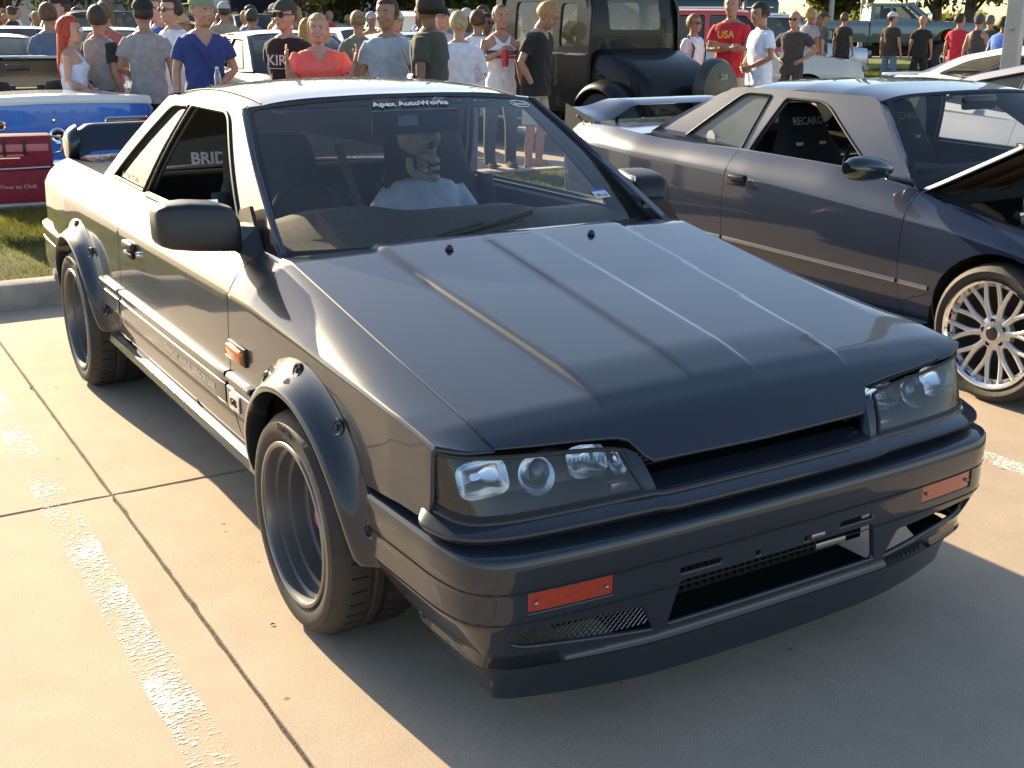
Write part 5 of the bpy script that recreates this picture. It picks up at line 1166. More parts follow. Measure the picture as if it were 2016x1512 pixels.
mb = MB(); panel(mb, lambda x, y: (x, y, .88-.02*sstep(1.2, 2.4, x)+.03*(1-(y/.85)**2)), [(-.45, -.84), (2.42, -.78), (2.42, .78), (-.45, .84)], step=.2, flange=.02); mb.build('hood', M_BLUEP, CV, angle=None)
# windscreen frame, with the glass
fr = [(-.50, -.84, .90), (-.66, -.83, 1.05), (-.78, -.80, 1.15), (-.81, -.74, 1.19), (-.79, 0, 1.205), (-.81, .74, 1.19), (-.78, .80, 1.15), (-.66, .83, 1.05), (-.50, .84, .90)]
mb = MB(); mb.tube(crom(fr, 5), .028, 8, flat=.7); mb.build('windshield_frame', M_CHROME, CV)
mb = MB(); mb.loft([[(-.50+.05*(1-q*q), q*.83, .90) for q in np.linspace(-1, 1, 9)], [(-.80+.02*(1-q*q), q*.77, 1.185) for q in np.linspace(-1, 1, 9)]], False); mb.build('windshield', M_GLASS, CV)
mb = MB(); mb.box((-.85, 0, 1.12), (.03, .22, .06), bev=.01); mb.build('rear_view_mirror', M_PLASTIC, CV)
for sg in (-1, 1): sofa_seat(CV, -1.12, sg*.38, 'seat', mat('seat_black_vinyl', (.02, .02, .025), .5), top=1.02, w=.27)
mb = MB(); mb.tube([(-.85, .38+.19*math.cos(a), .90+.15*math.sin(a)) for a in np.linspace(0, 2*math.pi, 25)[:-1]], .014, 6, closed=True); mb.build('steering_wheel', M_WHT2, CV)
# ---- cars further back; builder shared
BG = []
def bgsedan(name, paint, loc, rz, label, L=4.6, H=1.42, cab=None, suv=False, roofpaint=None, cat='car', glass=None):
    k = L/4.6; b = .92 if not suv else 1.08; H_ = H
    sp = dict(step=.16, paint=paint, sh=.08, zl=.25, R=.33, rr=.2, wheels=(1.35*k, -1.38*k), ar=.37, interior=True, seats=True,
        hw=[(-2.3*k, .78), (-2.1*k, .86), (0, .90), (2.0*k, .86), (2.3*k, .74)], top=[(-2.3*k, b-.04), (-1.9*k, b+.02), (-.5*k, b+.01), (.8*k, b-.01), (1.3*k, b-.07), (2.3*k, b-.20)], crease=[(-2.3, b-.2), (2.3, b-.28)],
        cab=((-2.1*k, .95*k) if suv else (-1.55*k, .95*k)), yroof=.60 if not suv else .68, cab_paint=roofpaint or paint, glass=glass)
    if suv:
        sp['green'] = [(.98*k, b-.03), (.90*k, b+.01), (.30*k, H-.07), (-2.0*k, H-.07), (-2.12*k, b)]; sp['win'] = [rpoly([(.70*k, b+.05), (.25*k, H-.13), (-.35*k, H-.12), (-.35*k, b+.05)], .03), rpoly([(-.45*k, b+.05), (-.45*k, H-.12), (-1.2*k, H-.12), (-1.2*k, b+.05)], .03), rpoly([(-1.3*k, b+.05), (-1.3*k, H-.12), (-1.92*k, H-.12), (-2.0*k, b+.05)], .03)]; sp['roofx'] = (-2.0*k, .30*k); sp['roof'] = [(-2.1*k, H-.03), (-1, H), (0, H), (.4*k, H-.04)]; sp['no_deck'] = False
    else:
        sp['green'] = [(.98*k, b-.03), (.90*k, b+.01), (.25*k, H-.07), (-.75*k, H-.07), (-1.50*k, b+.02), (-1.58*k, b-.01)]; sp['win'] = [rpoly([(.68*k, b+.05), (.18*k, H-.12), (-.25*k, H-.11), (-.28*k, b+.05)], .03), rpoly([(-.36*k, b+.05), (-.34*k, H-.11), (-.72*k, H-.12), (-1.12*k, b+.06)], .03)]; sp['roofx'] = (-.78*k, .26*k); sp['roof'] = [(-.85*k, H-.04), (-.4, H), (0, H), (.35*k, H-.05)]
    o, f = gencar(name, sp, loc, rz, label, cat, detail=0)
    x1 = 2.36*k; zz = b-.30
    lights(o, [('headlight', (x1, -.62, zz), (.08, .26, .12), M_CLEARLENS), ('headlight', (x1, .62, zz), (.08, .26, .12), M_CLEARLENS), ('tail_light', (-x1+.01, -.68, b-.18), (.06, .22, .14), M_REDLENS), ('tail_light', (-x1+.01, .68, b-.18), (.06, .22, .14), M_REDLENS), ('grille', (x1+.02, 0, zz-.02), (.06, .8, .12), M_PLASTIC), ('licence_plate', (-x1-.10, 0, .55), (.02, .32, .16), M_WHT2)])
    return o, f
M_TEAL = paintmat('dark_teal_paint', (.02, .05, .05), flake=.05, metal=.3)
M_PALE = paintmat('pale_blue_paint', (.45, .58, .62), flake=.03, metal=0)
M_REDP = paintmat('red_paint', (.48, .05, .045), flake=.03, metal=0)
M_BLACKP = paintmat('black_paint', (.008, .009, .009), flake=.03, metal=.0, rough=.4, coat=.35)
M_GREYP = paintmat('grey_green_paint', (.14, .18, .18), flake=.05, metal=.3)
# ------------------------------------------------------------------ remaining cars
def at(b, d): b = math.radians(b); return (4.082+d*math.cos(b), -1.901+d*math.sin(b), 0)   # bearing and distance from the photographer
bgsedan('parked_car', M_WHT2, (-12.6, .35, 0), math.pi, 'white coupe behind the blue convertible at the left edge', H=1.40)
o, f = bgsedan('classic_car', M_PALE, (-13.9, 2.25, 0), -.06, 'pale blue classic car with a blue poster on its nose', H=1.46, glass=glassmat('pale_green_glass', (.35, .45, .42), .25))
mb = MB(); mb.tube([(2.45, -.85, .48), (2.52, 0, .48), (2.45, .85, .48)], .06, 8, flat=.7); mb.build('chrome_bumper', M_CHROME, o)
PO = empty('poster_board', (-12.15, 2.02, 0), -.2, 'blue poster board standing in front of the pale classic car', 'poster')
mb = MB(); mb.box((0, 0, 1.12), (.012, .26, .26), Matrix.Rotation(-.08, 4, 'Y')); pb = mb.build('board', mat('poster_blue', (.03, .13, .55), .5), PO)
mb = MB(); mb.tube([(-.02, -.08, 0), (-.09, -.08, 1.0)], .012, 6); mb.tube([(-.02, .08, 0), (-.09, .08, 1.0)], .012, 6); mb.build('stand', M_STEEL, PO)
text_obj('poster_letters', 'OPEN', .07, frame_m((-.078, 0, 1.14), (0, 1, 0), (0, 0, 1)), M_WHITE, pb)
bgsedan('parked_car', M_TEAL, (-11.95, 3.98, 0), math.pi, 'dark teal sedan behind the man in blue and the man in a cap', H=1.44, glass=glassmat('teal_glass', (.18, .26, .25), .10))
VS = bgsedan('suv', M_WHT2, (-21.4, 3.6, 0), math.pi, 'white sport utility vehicle below the left trees', H=1.72, suv=True, cat='suv')[0]
rng2 = random.Random(5)
bgsedan('parked_car', paintmat('champagne_paint', (.38, .34, .27), metal=.3), (-17.6, 1.6, 0), 0, 'champagne sedan behind the far left crowd', H=1.45)
bgsedan('suv', paintmat('mist_grey_paint', (.30, .31, .32), metal=.3), (-25.2, 6.1, 0), math.pi, 'mist grey wagon in front of the pale building', H=1.66, suv=True, cat='suv')
bgsedan('suv', paintmat('offwhite_paint', (.62, .60, .55), metal=0), (-28.4, 9.6, 0), 0, 'off-white wagon under the central trees', H=1.70, suv=True, cat='suv')
bgsedan('parked_car', paintmat('bright_white_paint', (.75, .75, .75), metal=0), (-19.3, 8.6, 0), .1, 'white car half hidden by the woman in coral', H=1.42)
bgsedan('suv', M_REDP, (-20.6, 10.3, 0), math.pi, 'red sport utility vehicle with a pale roof in the middle distance', H=1.75, suv=True, roofpaint=M_WHT2, cat='suv')
bgsedan('parked_car', paintmat('slate_paint', (.06, .08, .10), metal=.2), (-12.6, 6.55, 0), 0, 'slate blue car behind the two central young men', H=1.40)
bgsedan('parked_car', paintmat('sand_paint', (.40, .35, .28), metal=.2), (-29.5, 15.2, 0), math.pi, 'sand coloured sedan beneath the tree line', H=1.45)
bgsedan('suv', paintmat('cream_red_lower', (.55, .52, .47), metal=0), (-12.9, 12.9, 0), math.radians(54), 'red and pale grey off-road wagon behind the man in red', H=1.78, suv=True, roofpaint=paintmat('bronco_red', (.50, .06, .05), metal=0), cat='suv')
bgsedan('suv', paintmat('silver_far', (.5, .52, .55), metal=.4), (-20.0, 20.7, 0), math.radians(60), 'silver sport utility vehicle behind the flag', H=1.76, suv=True, cat='suv')
# dark box van
VN = empty('van', (-30.4, 27.0, 0), math.radians(50), 'dark blue-green box van behind the boy with a backpack', 'van')
mb = MB(); mb.box((0, 0, 1.45), (5.2, 2.0, 1.7), bev=.15); mb.build('body', M_TEAL, VN)
mb = MB(); mb.box((3.0, 0, 1.0), (1.2, 1.9, .9), bev=.2, taper=(.7, .9)); mb.build('cab', M_TEAL, VN)
mb = MB(); mb.box((2.5, 0, 1.62), (.9, 1.84, .30), bev=.05, taper=(.6, .9)); mb.build('windshield', glassmat('car_glass', (.32, .38, .36), .06), VN)
for sg in (-1, 1):
    for x in (-1.5, 2.6): spoked_wheel(VN, (x, sg*.95, .38), sg, .38, .22, .25, 'five', M_STEEL, 0)
mb = MB(); mb.tube([(-2.4, -1.01, 2.0), (2.4, -1.01, 2.0)], .03, 6); mb.build('roof_rail', M_ALU, VN)
# ---- lifted pickup on the far grass
PK = empty('pickup_truck', (-22.4, 27.5, 0), math.radians(52), 'lifted grey-green pickup truck with a light bar parked on the far grass', 'truck')
pk = M_GREYP; zz = .95
def S_pk(x, z): return (x, .98+interp(z, [zz, zz+.2, zz+.45, zz+.62], [-.04, .02, .0, -.07]), z)
for sg in (-1, 1):
    for nm, a, b in (('bed_side', -2.75, -.62), ('door', -.58, .95), ('front_fender', .99, 2.75)):
        base = [(a, zz)]
        for wx in (-1.75, 1.75):
            if a < wx < b: base += [(wx+.52*math.cos(math.radians(t)), zz-.12+.52*math.sin(math.radians(t))) for t in range(167, 12, -14)]
        base += [(b, zz), (b, zz+.62-(.06 if b > 2 else 0)), (a, zz+.62)]
        mb = MB(); panel(mb, S_pk, base, step=.12, sgn=sg, flip=(sg == 1), flange=.04); o = mb.build(nm, pk, PK, angle=None)
    mb = MB(); G_ = lambda x, z: (x, .91-(z-zz-.62)*.28, z)
    panel(mb, G_, [(-.6, zz+.60), (1.25, zz+.60), (.62, zz+1.12), (-.55, zz+1.12)], holes=[[(.05, zz+.68), (1.0, zz+.68), (.55, zz+1.05), (.05, zz+1.05)], [(-.48, zz+.68), (-.03, zz+.68), (-.03, zz+1.05), (-.44, zz+1.05)]], step=.15, sgn=sg, flip=(sg == 1), flange=.03); mb.build('cab_frame', pk, PK, angle=None)
    for wn in ([(.05, zz+.68), (1.0, zz+.68), (.55, zz+1.05), (.05, zz+1.05)], [(-.48, zz+.68), (-.03, zz+.68), (-.03, zz+1.05), (-.44, zz+1.05)]):
        mb = MB(); panel(mb, G_, wn, step=.3, sgn=sg, flip=(sg == 1), flange=0, off=-.01); mb.build('side_window', glassmat('car_glass', (.32, .38, .36), .06), PK, angle=None)
    for wx in (-1.75, 1.75): spoked_wheel(PK, (wx, sg*1.0, .50), sg, .50, .25, .34, 'five', M_ALU, 1)
    mb = MB(); mb.box((1.05, sg*1.16, zz+.72), (.14, .18, .26), bev=.04); mb.tube([(1.05, sg*.92, zz+.68), (1.05, sg*1.1, zz+.70)], .03, 6); mb.build('door_mirror', M_CHROME, PK)
mb = MB(); panel(mb, lambda x, y: (x, y, zz+1.13-.03*(y/.8)**2), [(-.55, -.77), (.62, -.77), (.62, .77), (-.55, .77)], step=.2); mb.build('roof', pk, PK, angle=None)
mb = MB(); mb.loft([[(1.32, q*.86, zz+.60) for q in np.linspace(-1, 1, 7)], [(.66, q*.74, zz+1.11) for q in np.linspace(-1, 1, 7)]], False); mb.build('windshield', glassmat('blue_windshield', (.25, .35, .38), .15), PK)
mb = MB(); mb.loft([[(-.60, q*.86, zz+.60) for q in np.linspace(-1, 1, 7)], [(-.56, q*.74, zz+1.11) for q in np.linspace(-1, 1, 7)]], False); mb.build('rear_screen', glassmat('blue_windshield', (.25, .35, .38), .15), PK)
mb = MB(); panel(mb, lambda x, y: (x, y, zz+.60-.10*sstep(1.3, 2.8, x)+.04*(1-y*y)), [(1.25, -.90), (2.78, -.88), (2.78, .88), (1.25, .90)], step=.25); mb.build('hood', pk, PK, angle=None)
mb = MB(); mb.box((2.80, 0, zz+.26), (.10, 1.86, .52), bev=.04); mb.build('nose', pk, PK)
mb = MB(); mb.box((2.86, 0, zz+.28), (.05, 1.2, .30), bev=.02); mb.build('grille', M_PLASTIC, PK)
mb = MB(); mb.box((2.95, 0, zz-.12), (.25, 1.9, .22), bev=.05); mb.build('front_bumper', M_PLASTIC, PK)
mb = MB(); mb.box((-2.76, 0, zz+.31), (.06, 1.84, .60), bev=.02); mb.build('tailgate', pk, PK)
mb = MB(); mb.box((-1.7, 0, zz+.05), (2.1, 1.7, .05)); mb.box((0, .5, .72), (4.6, .1, .14)); mb.box((0, -.5, .72), (4.6, .1, .14)); mb.tube([(-1.75, -.9, .5), (-1.75, .9, .5)], .09, 8); mb.tube([(1.75, -.9, .5), (1.75, .9, .5)], .09, 8); mb.box((.2, 0, .68), (1.4, .6, .3), bev=.05); mb.box((.15, -.98, .62), (1.7, .14, .06)); mb.box((.15, .98, .62), (1.7, .14, .06)); mb.build('chassis', M_DARK, PK)
mb = MB(); mb.box((.78, 0, zz+1.20), (.09, 1.3, .10), bev=.03); mb.build('light_bar', mat('light_bar_white', (.85, .87, .9), .2), PK)
mb = MB(); mb.box((-.1, 0, zz+.55), (1.5, 1.6, .1)); mb.box((.1, .4, zz+.75), (.2, .5, .5), bev=.08); mb.box((.1, -.4, zz+.75), (.2, .5, .5), bev=.08); mb.build('cabin_trim', M_INT2, PK)
# ---- black vintage coupe
VC = empty('vintage_car', (-8.85, 6.98, 0), math.pi+.10, 'black vintage two-door car with round rear fenders and upright cabin', 'car')
bp = M_BLACKP; VC.scale = (1.06, 1.06, 1.08)
def vring(x, w, z0, z1, r=.10):
    pts = rpoly([(-w, z0), (-w*1.02, (z0+z1)/2), (-w*.93, z1), (w*.93, z1), (w*1.02, (z0+z1)/2), (w, z0)], [.02, .1, r, r, .1, .02], 4)
    return [(x, y, z) for y, z in pts]
sw = rpoly([(-.30, 1.16), (.42, 1.16), (.42, 1.66), (-.30, 1.66)], .06); sw2 = rpoly([(-.72, 1.18), (-.42, 1.18), (-.42, 1.64), (-.70, 1.64)], .06)
GV = lambda x, z: (x, .70-.07*max(0, (z-1.0)/.85)**1.5+.01, z)
for sg in (-1, 1):
    mb = MB(); panel(mb, GV, rpoly([(-.95, .52), (.78, .52), (.70, 1.10), (.60, 1.84), (-.80, 1.84), (-.95, 1.6)], [.02, .02, .05, .06, .12, .1]), holes=[sw, sw2], step=.09, sgn=sg, flip=(sg == 1), flange=.04); s_ = mb.build('cabin_side', bp, VC, angle=None)
    mb = MB(); panel(mb, GV, sw, step=.2, sgn=sg, flip=(sg == 1), flange=0, off=-.02); mb.build('side_window', M_GLASS, VC, angle=None)
    mb = MB(); panel(mb, GV, sw2, step=.2, sgn=sg, flip=(sg == 1), flange=0, off=-.02); mb.build('quarter_window', M_GLASS, VC, angle=None)
    mb = MB(); mb.tube([(x, sg*(.735), 1.10) for x in np.linspace(.72, -.93, 12)], .014, 6); mb.build('belt_moulding', M_CHROME, s_)
    mb = MB(); mb.box((-.28+.55, sg*.735, 1.02), (.12, .03, .02), bev=.005); mb.build('door_handle', M_CHROME, s_)
    for wx in (-1.28, 1.35):
        mb = MB(); rings = []
        for k in range(22):
            a = math.radians(-12+200*k/21); R_ = .45; x = wx-math.cos(a)*R_ if wx > 0 else wx+math.cos(a)*R_; z = .36+R_*math.sin(a)
            y0, y1 = (.58, .90)
            rings.append([(x, sg*y0, z), (x+(x-wx)*.02, sg*(y0+.08), z+.03*math.sin(a)), (x+(x-wx)*.03, sg*(y0+y1)/2, z+.045*math.sin(a)), (x, sg*(y1-.05), z+.015), (wx+(x-wx)*.93, sg*y1, .36+(z-.36)*.93), (wx+(x-wx)*.88, sg*y1, .36+(z-.36)*.88)])
        mb.loft(rings, False); mb.build('fender', bp, VC, angle=50)
        spoked_wheel(VC, (wx, sg*.84, .36), sg, .36, .22, .18, 'five', M_STEEL)
    mb = MB(); mb.box((.05, sg*.80, .36), (1.6, .24, .04), bev=.01); mb.build('running_board', bp, VC)
    mb = MB(); mb.ell((1.75, sg*.55, .82), (.12, .10, .10), 12, 8); mb.build('headlight', M_CHROME, VC)
bw = rpoly([(-.40, 1.36), (.40, 1.36), (.40, 1.70), (-.40, 1.70)], .05)
mb = MB(); panel(mb, lambda y, z: (-.955+.10*max(0, (z-1.3)/.5)**2+.05*(y/.7)**4, y, z), rpoly([(-.70, .95), (.70, .95), (.66, 1.82), (-.66, 1.82)], [.02, .02, .14, .14]), holes=[bw], step=.09, flange=.04, flip=True); mb.build('cabin_back', bp, VC, angle=None)
mb = MB(); panel(mb, lambda y, z: (-.935+.10*max(0, (z-1.3)/.5)**2, y, z), bw, step=.2, flange=0, flip=True); mb.build('rear_screen', glassmat('vintage_glass', (.8, .85, .8), .2, dust_sheen_col=(.8, .8, .7)), VC, angle=None)
mb = MB(); panel(mb, lambda x, y: (x, y, 1.86-.05*(y/.66)**4-.03*((x+.1)/.7)**4), rpoly([(-.86, -.66), (.62, -.66), (.62, .66), (-.86, .66)], .12), step=.1, flange=.02); mb.build('roof', bp, VC, angle=None)
mb = MB(); mb.loft([[(.74, q*.62, 1.12) for q in np.linspace(-1, 1, 5)], [(.64, q*.60, 1.78) for q in np.linspace(-1, 1, 5)]], False); mb.build('windshield', M_GLASS, VC)
mb = MB(); mb.loft([vring(-.94, .66, .52, 1.16), vring(-1.15, .64, .52, 1.13), vring(-1.45, .60, .50, 1.02), vring(-1.68, .56, .48, .86), vring(-1.80, .50, .47, .66, .05), vring(-1.83, .46, .46, .56, .03)], True, True); mb.build('rear_deck', bp, VC, angle=40)
mb = MB(); mb.loft([vring(.74, .62, .50, 1.14), vring(1.2, .48, .50, 1.08), vring(1.72, .34, .50, 1.02), vring(1.80, .30, .52, .98)], True, True); mb.build('hood', bp, VC, angle=40)
mb = MB(); mb.box((-.1, 0, .50), (1.7, 1.3, .06)); mb.box((-.45, 0, .85), (.2, 1.2, .5), bev=.08); mb.box((.66, 0, 1.05), (.14, 1.2, .14)); mb.build('cabin_trim', M_INT2, VC)
sp_ = MB(); sp_.lathe([(0, .09), (.20, .09), (.30, .075), (.335, .03), (.34, -.05), (.30, -.09)], 36, Matrix.Translation((-1.93, -.30, .74)) @ Matrix.Rotation(math.pi/2+.12, 4, 'Z')); SPW = sp_.build('spare_wheel_cover', mat('spare_cover', (.035, .04, .035), .35), VC)
text_obj('cover_letters', '200', .085, frame_m((-2.036, -.32, .88), (.12, -1, 0), (0, 0, 1)), mat('cover_print', (.45, .45, .4), .5), SPW)
text_obj('cover_letters', '4COR', .055, frame_m((-2.036, -.32, .70), (.12, -1, 0), (0, 0, 1)), mat('cover_print', (.45, .45, .4), .5), SPW)
mb = MB(); mb.box((-1.99, -.45, .46), (.012, .30, .15), bev=.003); LP = mb.build('licence_plate', M_WHT2, VC); text_obj('plate_digits', '48B 217', .07, frame_m((-1.998, -.45, .46), (0, -1, 0), (0, 0, 1)), M_DARK, LP)
mb = MB(); pts = [(-.16, -.012), (-.05, -.012), (-.05, -.035), (.05, -.035), (.05, -.012), (.16, -.012), (.14, .022), (.05, .022), (.05, .040), (-.05, .040), (-.05, .022), (-.14, .022)]; mb.prism([(-1.90, y+.42, z+.42) for y, z in pts], (-.012, 0, 0)); mb.build('bow_tie', mat('yellow_emblem', (.75, .60, .05), .4), VC)
mb = MB(); mb.tube([(-1.95, -.70, .42), (-1.97, 0, .42), (-1.95, .70, .42)], .035, 8); mb.build('rear_bumper', M_CHROME, VC)
# ------------------------------------------------------------------ lamp post, flag, cooler chair
LPST = empty('lamp_post', (-3.36, 8.10, 0), math.radians(20), 'square pale concrete lamp post by the white coupe', 'lamp post')
M_POST = mat('post_concrete', (.44, .41, .37), .8, var=.12, vscale=6, bump=.25, bscale=60)
mb = MB(); mb.box((0, 0, 3.4), (.145, .145, 6.6), bev=.012); PS_ = mb.build('shaft', M_POST, LPST)
mb = MB(); mb.box((0, 0, .10), (.34, .34, .20), bev=.03); mb.build('base', M_POST, LPST)
mb = MB(); mb.box((.0, -.076, 1.05), (.10, .012, .19), bev=.006); mb.box((0, -.076, .88), (.10, .010, .05), bev=.004); mb.build('access_cover', M_STEEL, LPST)
mb = MB(); mb.box((0, -.074, 1.52), (.035, .02, .04), bev=.004); mb.build('outlet_box', M_STEEL, LPST)
mb = MB(); mb.box((.5, 0, 6.75), (1.0, .10, .08), bev=.02); mb.box((1.0, 0, 6.75), (.5, .28, .12), bev=.03); mb.build('lamp_head', M_POST, LPST)
# folding red cooler seat at the left edge, standing on the grass
CH = empty('cooler_chair', (-5.0, -.52, .125), math.radians(-12), 'dark red cooler chest with bottle straps on a folding stand on the grass', 'cooler')
M_MAR = mat('maroon_nylon', (.24, .012, .028), .7, bump=.3, bscale=180, var=.15, vscale=20)
M_PINK = mat('pink_liner', (.60, .17, .18), .7)
CH.scale = (.85, .88, .68)
mb = MB(); mb.box((0, 0, .475), (.26, .58, .34), bev=.025); CB_ = mb.build('lower_bag', M_MAR, CH)
mb = MB(); mb.box((-.01, 0, .82), (.24, .60, .34), bev=.03); UB = mb.build('upper_bag', M_MAR, CH)
mb = MB(); mb.tube([(.138, -.28, .654), (.142, 0, .660), (.138, .28, .668)], .008, 6); mb.build('zip', mat('zip_grey', (.55, .55, .52), .5), CH)
mb = MB(); mb.box((.115, 0, .865), (.012, .56, .075), bev=.004); mb.box((.118, 0, .79), (.012, .2, .02)); mb.build('liner_pocket', M_PINK, UB)
for y in (-.20, -.05, .10): 
    mb = MB(); mb.box((.126, y, .87), (.010, .022, .17), bev=.003); mb.build('strap', M_RUB, UB)
mb = MB(); mb.box((.125, -.02, .765), (.008, .16, .012)); mb.build('handle_bar', M_ALU, UB)
mb = MB(); mb.tube([(.0, .27, .97), (.0, .36, .95), (.0, .395, .89), (.0, .37, .80), (.0, .30, .78)], .013, 8); mb.build('carry_ring', M_STEEL, CH)
text_obj('cooler_letters', 'Time to Chill', .052, frame_m((.1325, .02, .47), (0, 1, 0), (0, 0, 1)), mat('print_pink_grey', (.55, .45, .45), .6), CB_)
for sx in (-.09, .09):
    for sy in (-.24, .24):
        mb = MB(); mb.tube([(sx, sy, .33), (sx*1.5, sy*1.12, 0)], .016, 6); mb.ell((sx*1.5+.02, sy*1.12, .01), (.04, .03, .02), 8, 5); mb.build('leg', M_MAR if sx > 0 else M_STEEL, CH)
FL = empty('flag', (-13.4, 13.75, 0), math.radians(60), 'small striped flag on a slim dark pole above the pale wagon', 'flag')
mb = MB(); mb.tube([(0, 0, 0), (0, 0, 2.6)], .018, 6); mb.build('pole', M_PLASTIC, FL)
for k in range(7):
    mb = MB(); a = [(0.02+.02*math.sin(6*u), .28*u+.01, 1.98-k*.055-.12*u) for u in np.linspace(0, 1, 8)]; b = [(p[0], p[1], p[2]-.053) for p in a]; mb.loft([a, b], False)
    mb.build('stripe', mat('flag_red', (.5, .03, .04), .7) if k % 2 == 0 else M_WHT2, FL)
mb = MB(); a = [(0.025+.02*math.sin(6*u), .28*u+.01, 1.985-.12*u) for u in np.linspace(0, .45, 5)]; mb.loft([a, [(p[0], p[1], p[2]-.2) for p in a]], False); mb.build('canton', mat('flag_blue', (.03, .05, .25), .7), FL)
# ------------------------------------------------------------------ people
def remesh(mb, vox, sm_=2):
    me = bpy.data.meshes.new('t'); me.from_pydata(mb.v, [], mb.f); o = bpy.data.objects.new('t', me); COL.objects.link(o)
    r = o.modifiers.new('r', 'REMESH'); r.mode = 'VOXEL'; r.voxel_size = vox; r.use_smooth_shade = True
    if sm_: q = o.modifiers.new('s', 'SMOOTH'); q.factor = .5; q.iterations = sm_
    dg = bpy.context.evaluated_depsgraph_get(); out = bpy.data.meshes.new_from_object(o.evaluated_get(dg)); bpy.data.objects.remove(o); bpy.data.meshes.remove(me); return out
SKINS = {'fair': (.50, .27, .19), 'tan': (.36, .19, .12), 'brown': (.20, .10, .06), 'pink': (.55, .28, .22), 'dark': (.08, .04, .025)}
def skinm(k): 
    m = mat('skin_'+k, SKINS[k], .5, var=.12, vscale=25); b = m.node_tree.nodes['Principled BSDF']; b.inputs['Subsurface Weight'].default_value = .08; b.inputs['Subsurface Radius'].default_value = (.02, .008, .004); return m
CLM = {}
def cloth(c):
    k = tuple(c)
    if k not in CLM: CLM[k] = mat('cloth_%d' % len(CLM), c, .9, var=.14, vscale=14, bump=.35, bscale=28, sheen=.1)
    return CLM[k]
def vnoise(v, s, seed): return math.sin(v[0]*s+seed)*math.sin(v[1]*s*1.3+seed*2)*math.sin(v[2]*s*.9+seed*3)
ARM = {'down': ((-.03, .245, 1.13), (.03, .265, .89)), 'pocket': ((-.06, .27, 1.15), (.05, .185, .93)), 'hips': ((-.08, .37, 1.16), (.07, .20, 1.03)), 'cross1': ((.07, .235, 1.15), (.20, -.06, 1.19)), 'cross2': ((.09, .235, 1.13), (.22, -.08, 1.15)),
       'drink': ((.06, .26, 1.18), (.22, .10, 1.27)), 'waistfront': ((.0, .275, 1.14), (.17, .10, 1.03)), 'up': ((.10, .25, 1.12), (.20, .30, 1.36)), 'back': ((-.12, .23, 1.15), (-.16, .10, .98)), 'phone': ((.08, .23, 1.16), (.27, .09, 1.24)), 'face': ((.14, .22, 1.22), (.14, .08, 1.50))}
def limb(mb, pts, rs, n=10, ext=True): mb.tube(pts, rs, n)
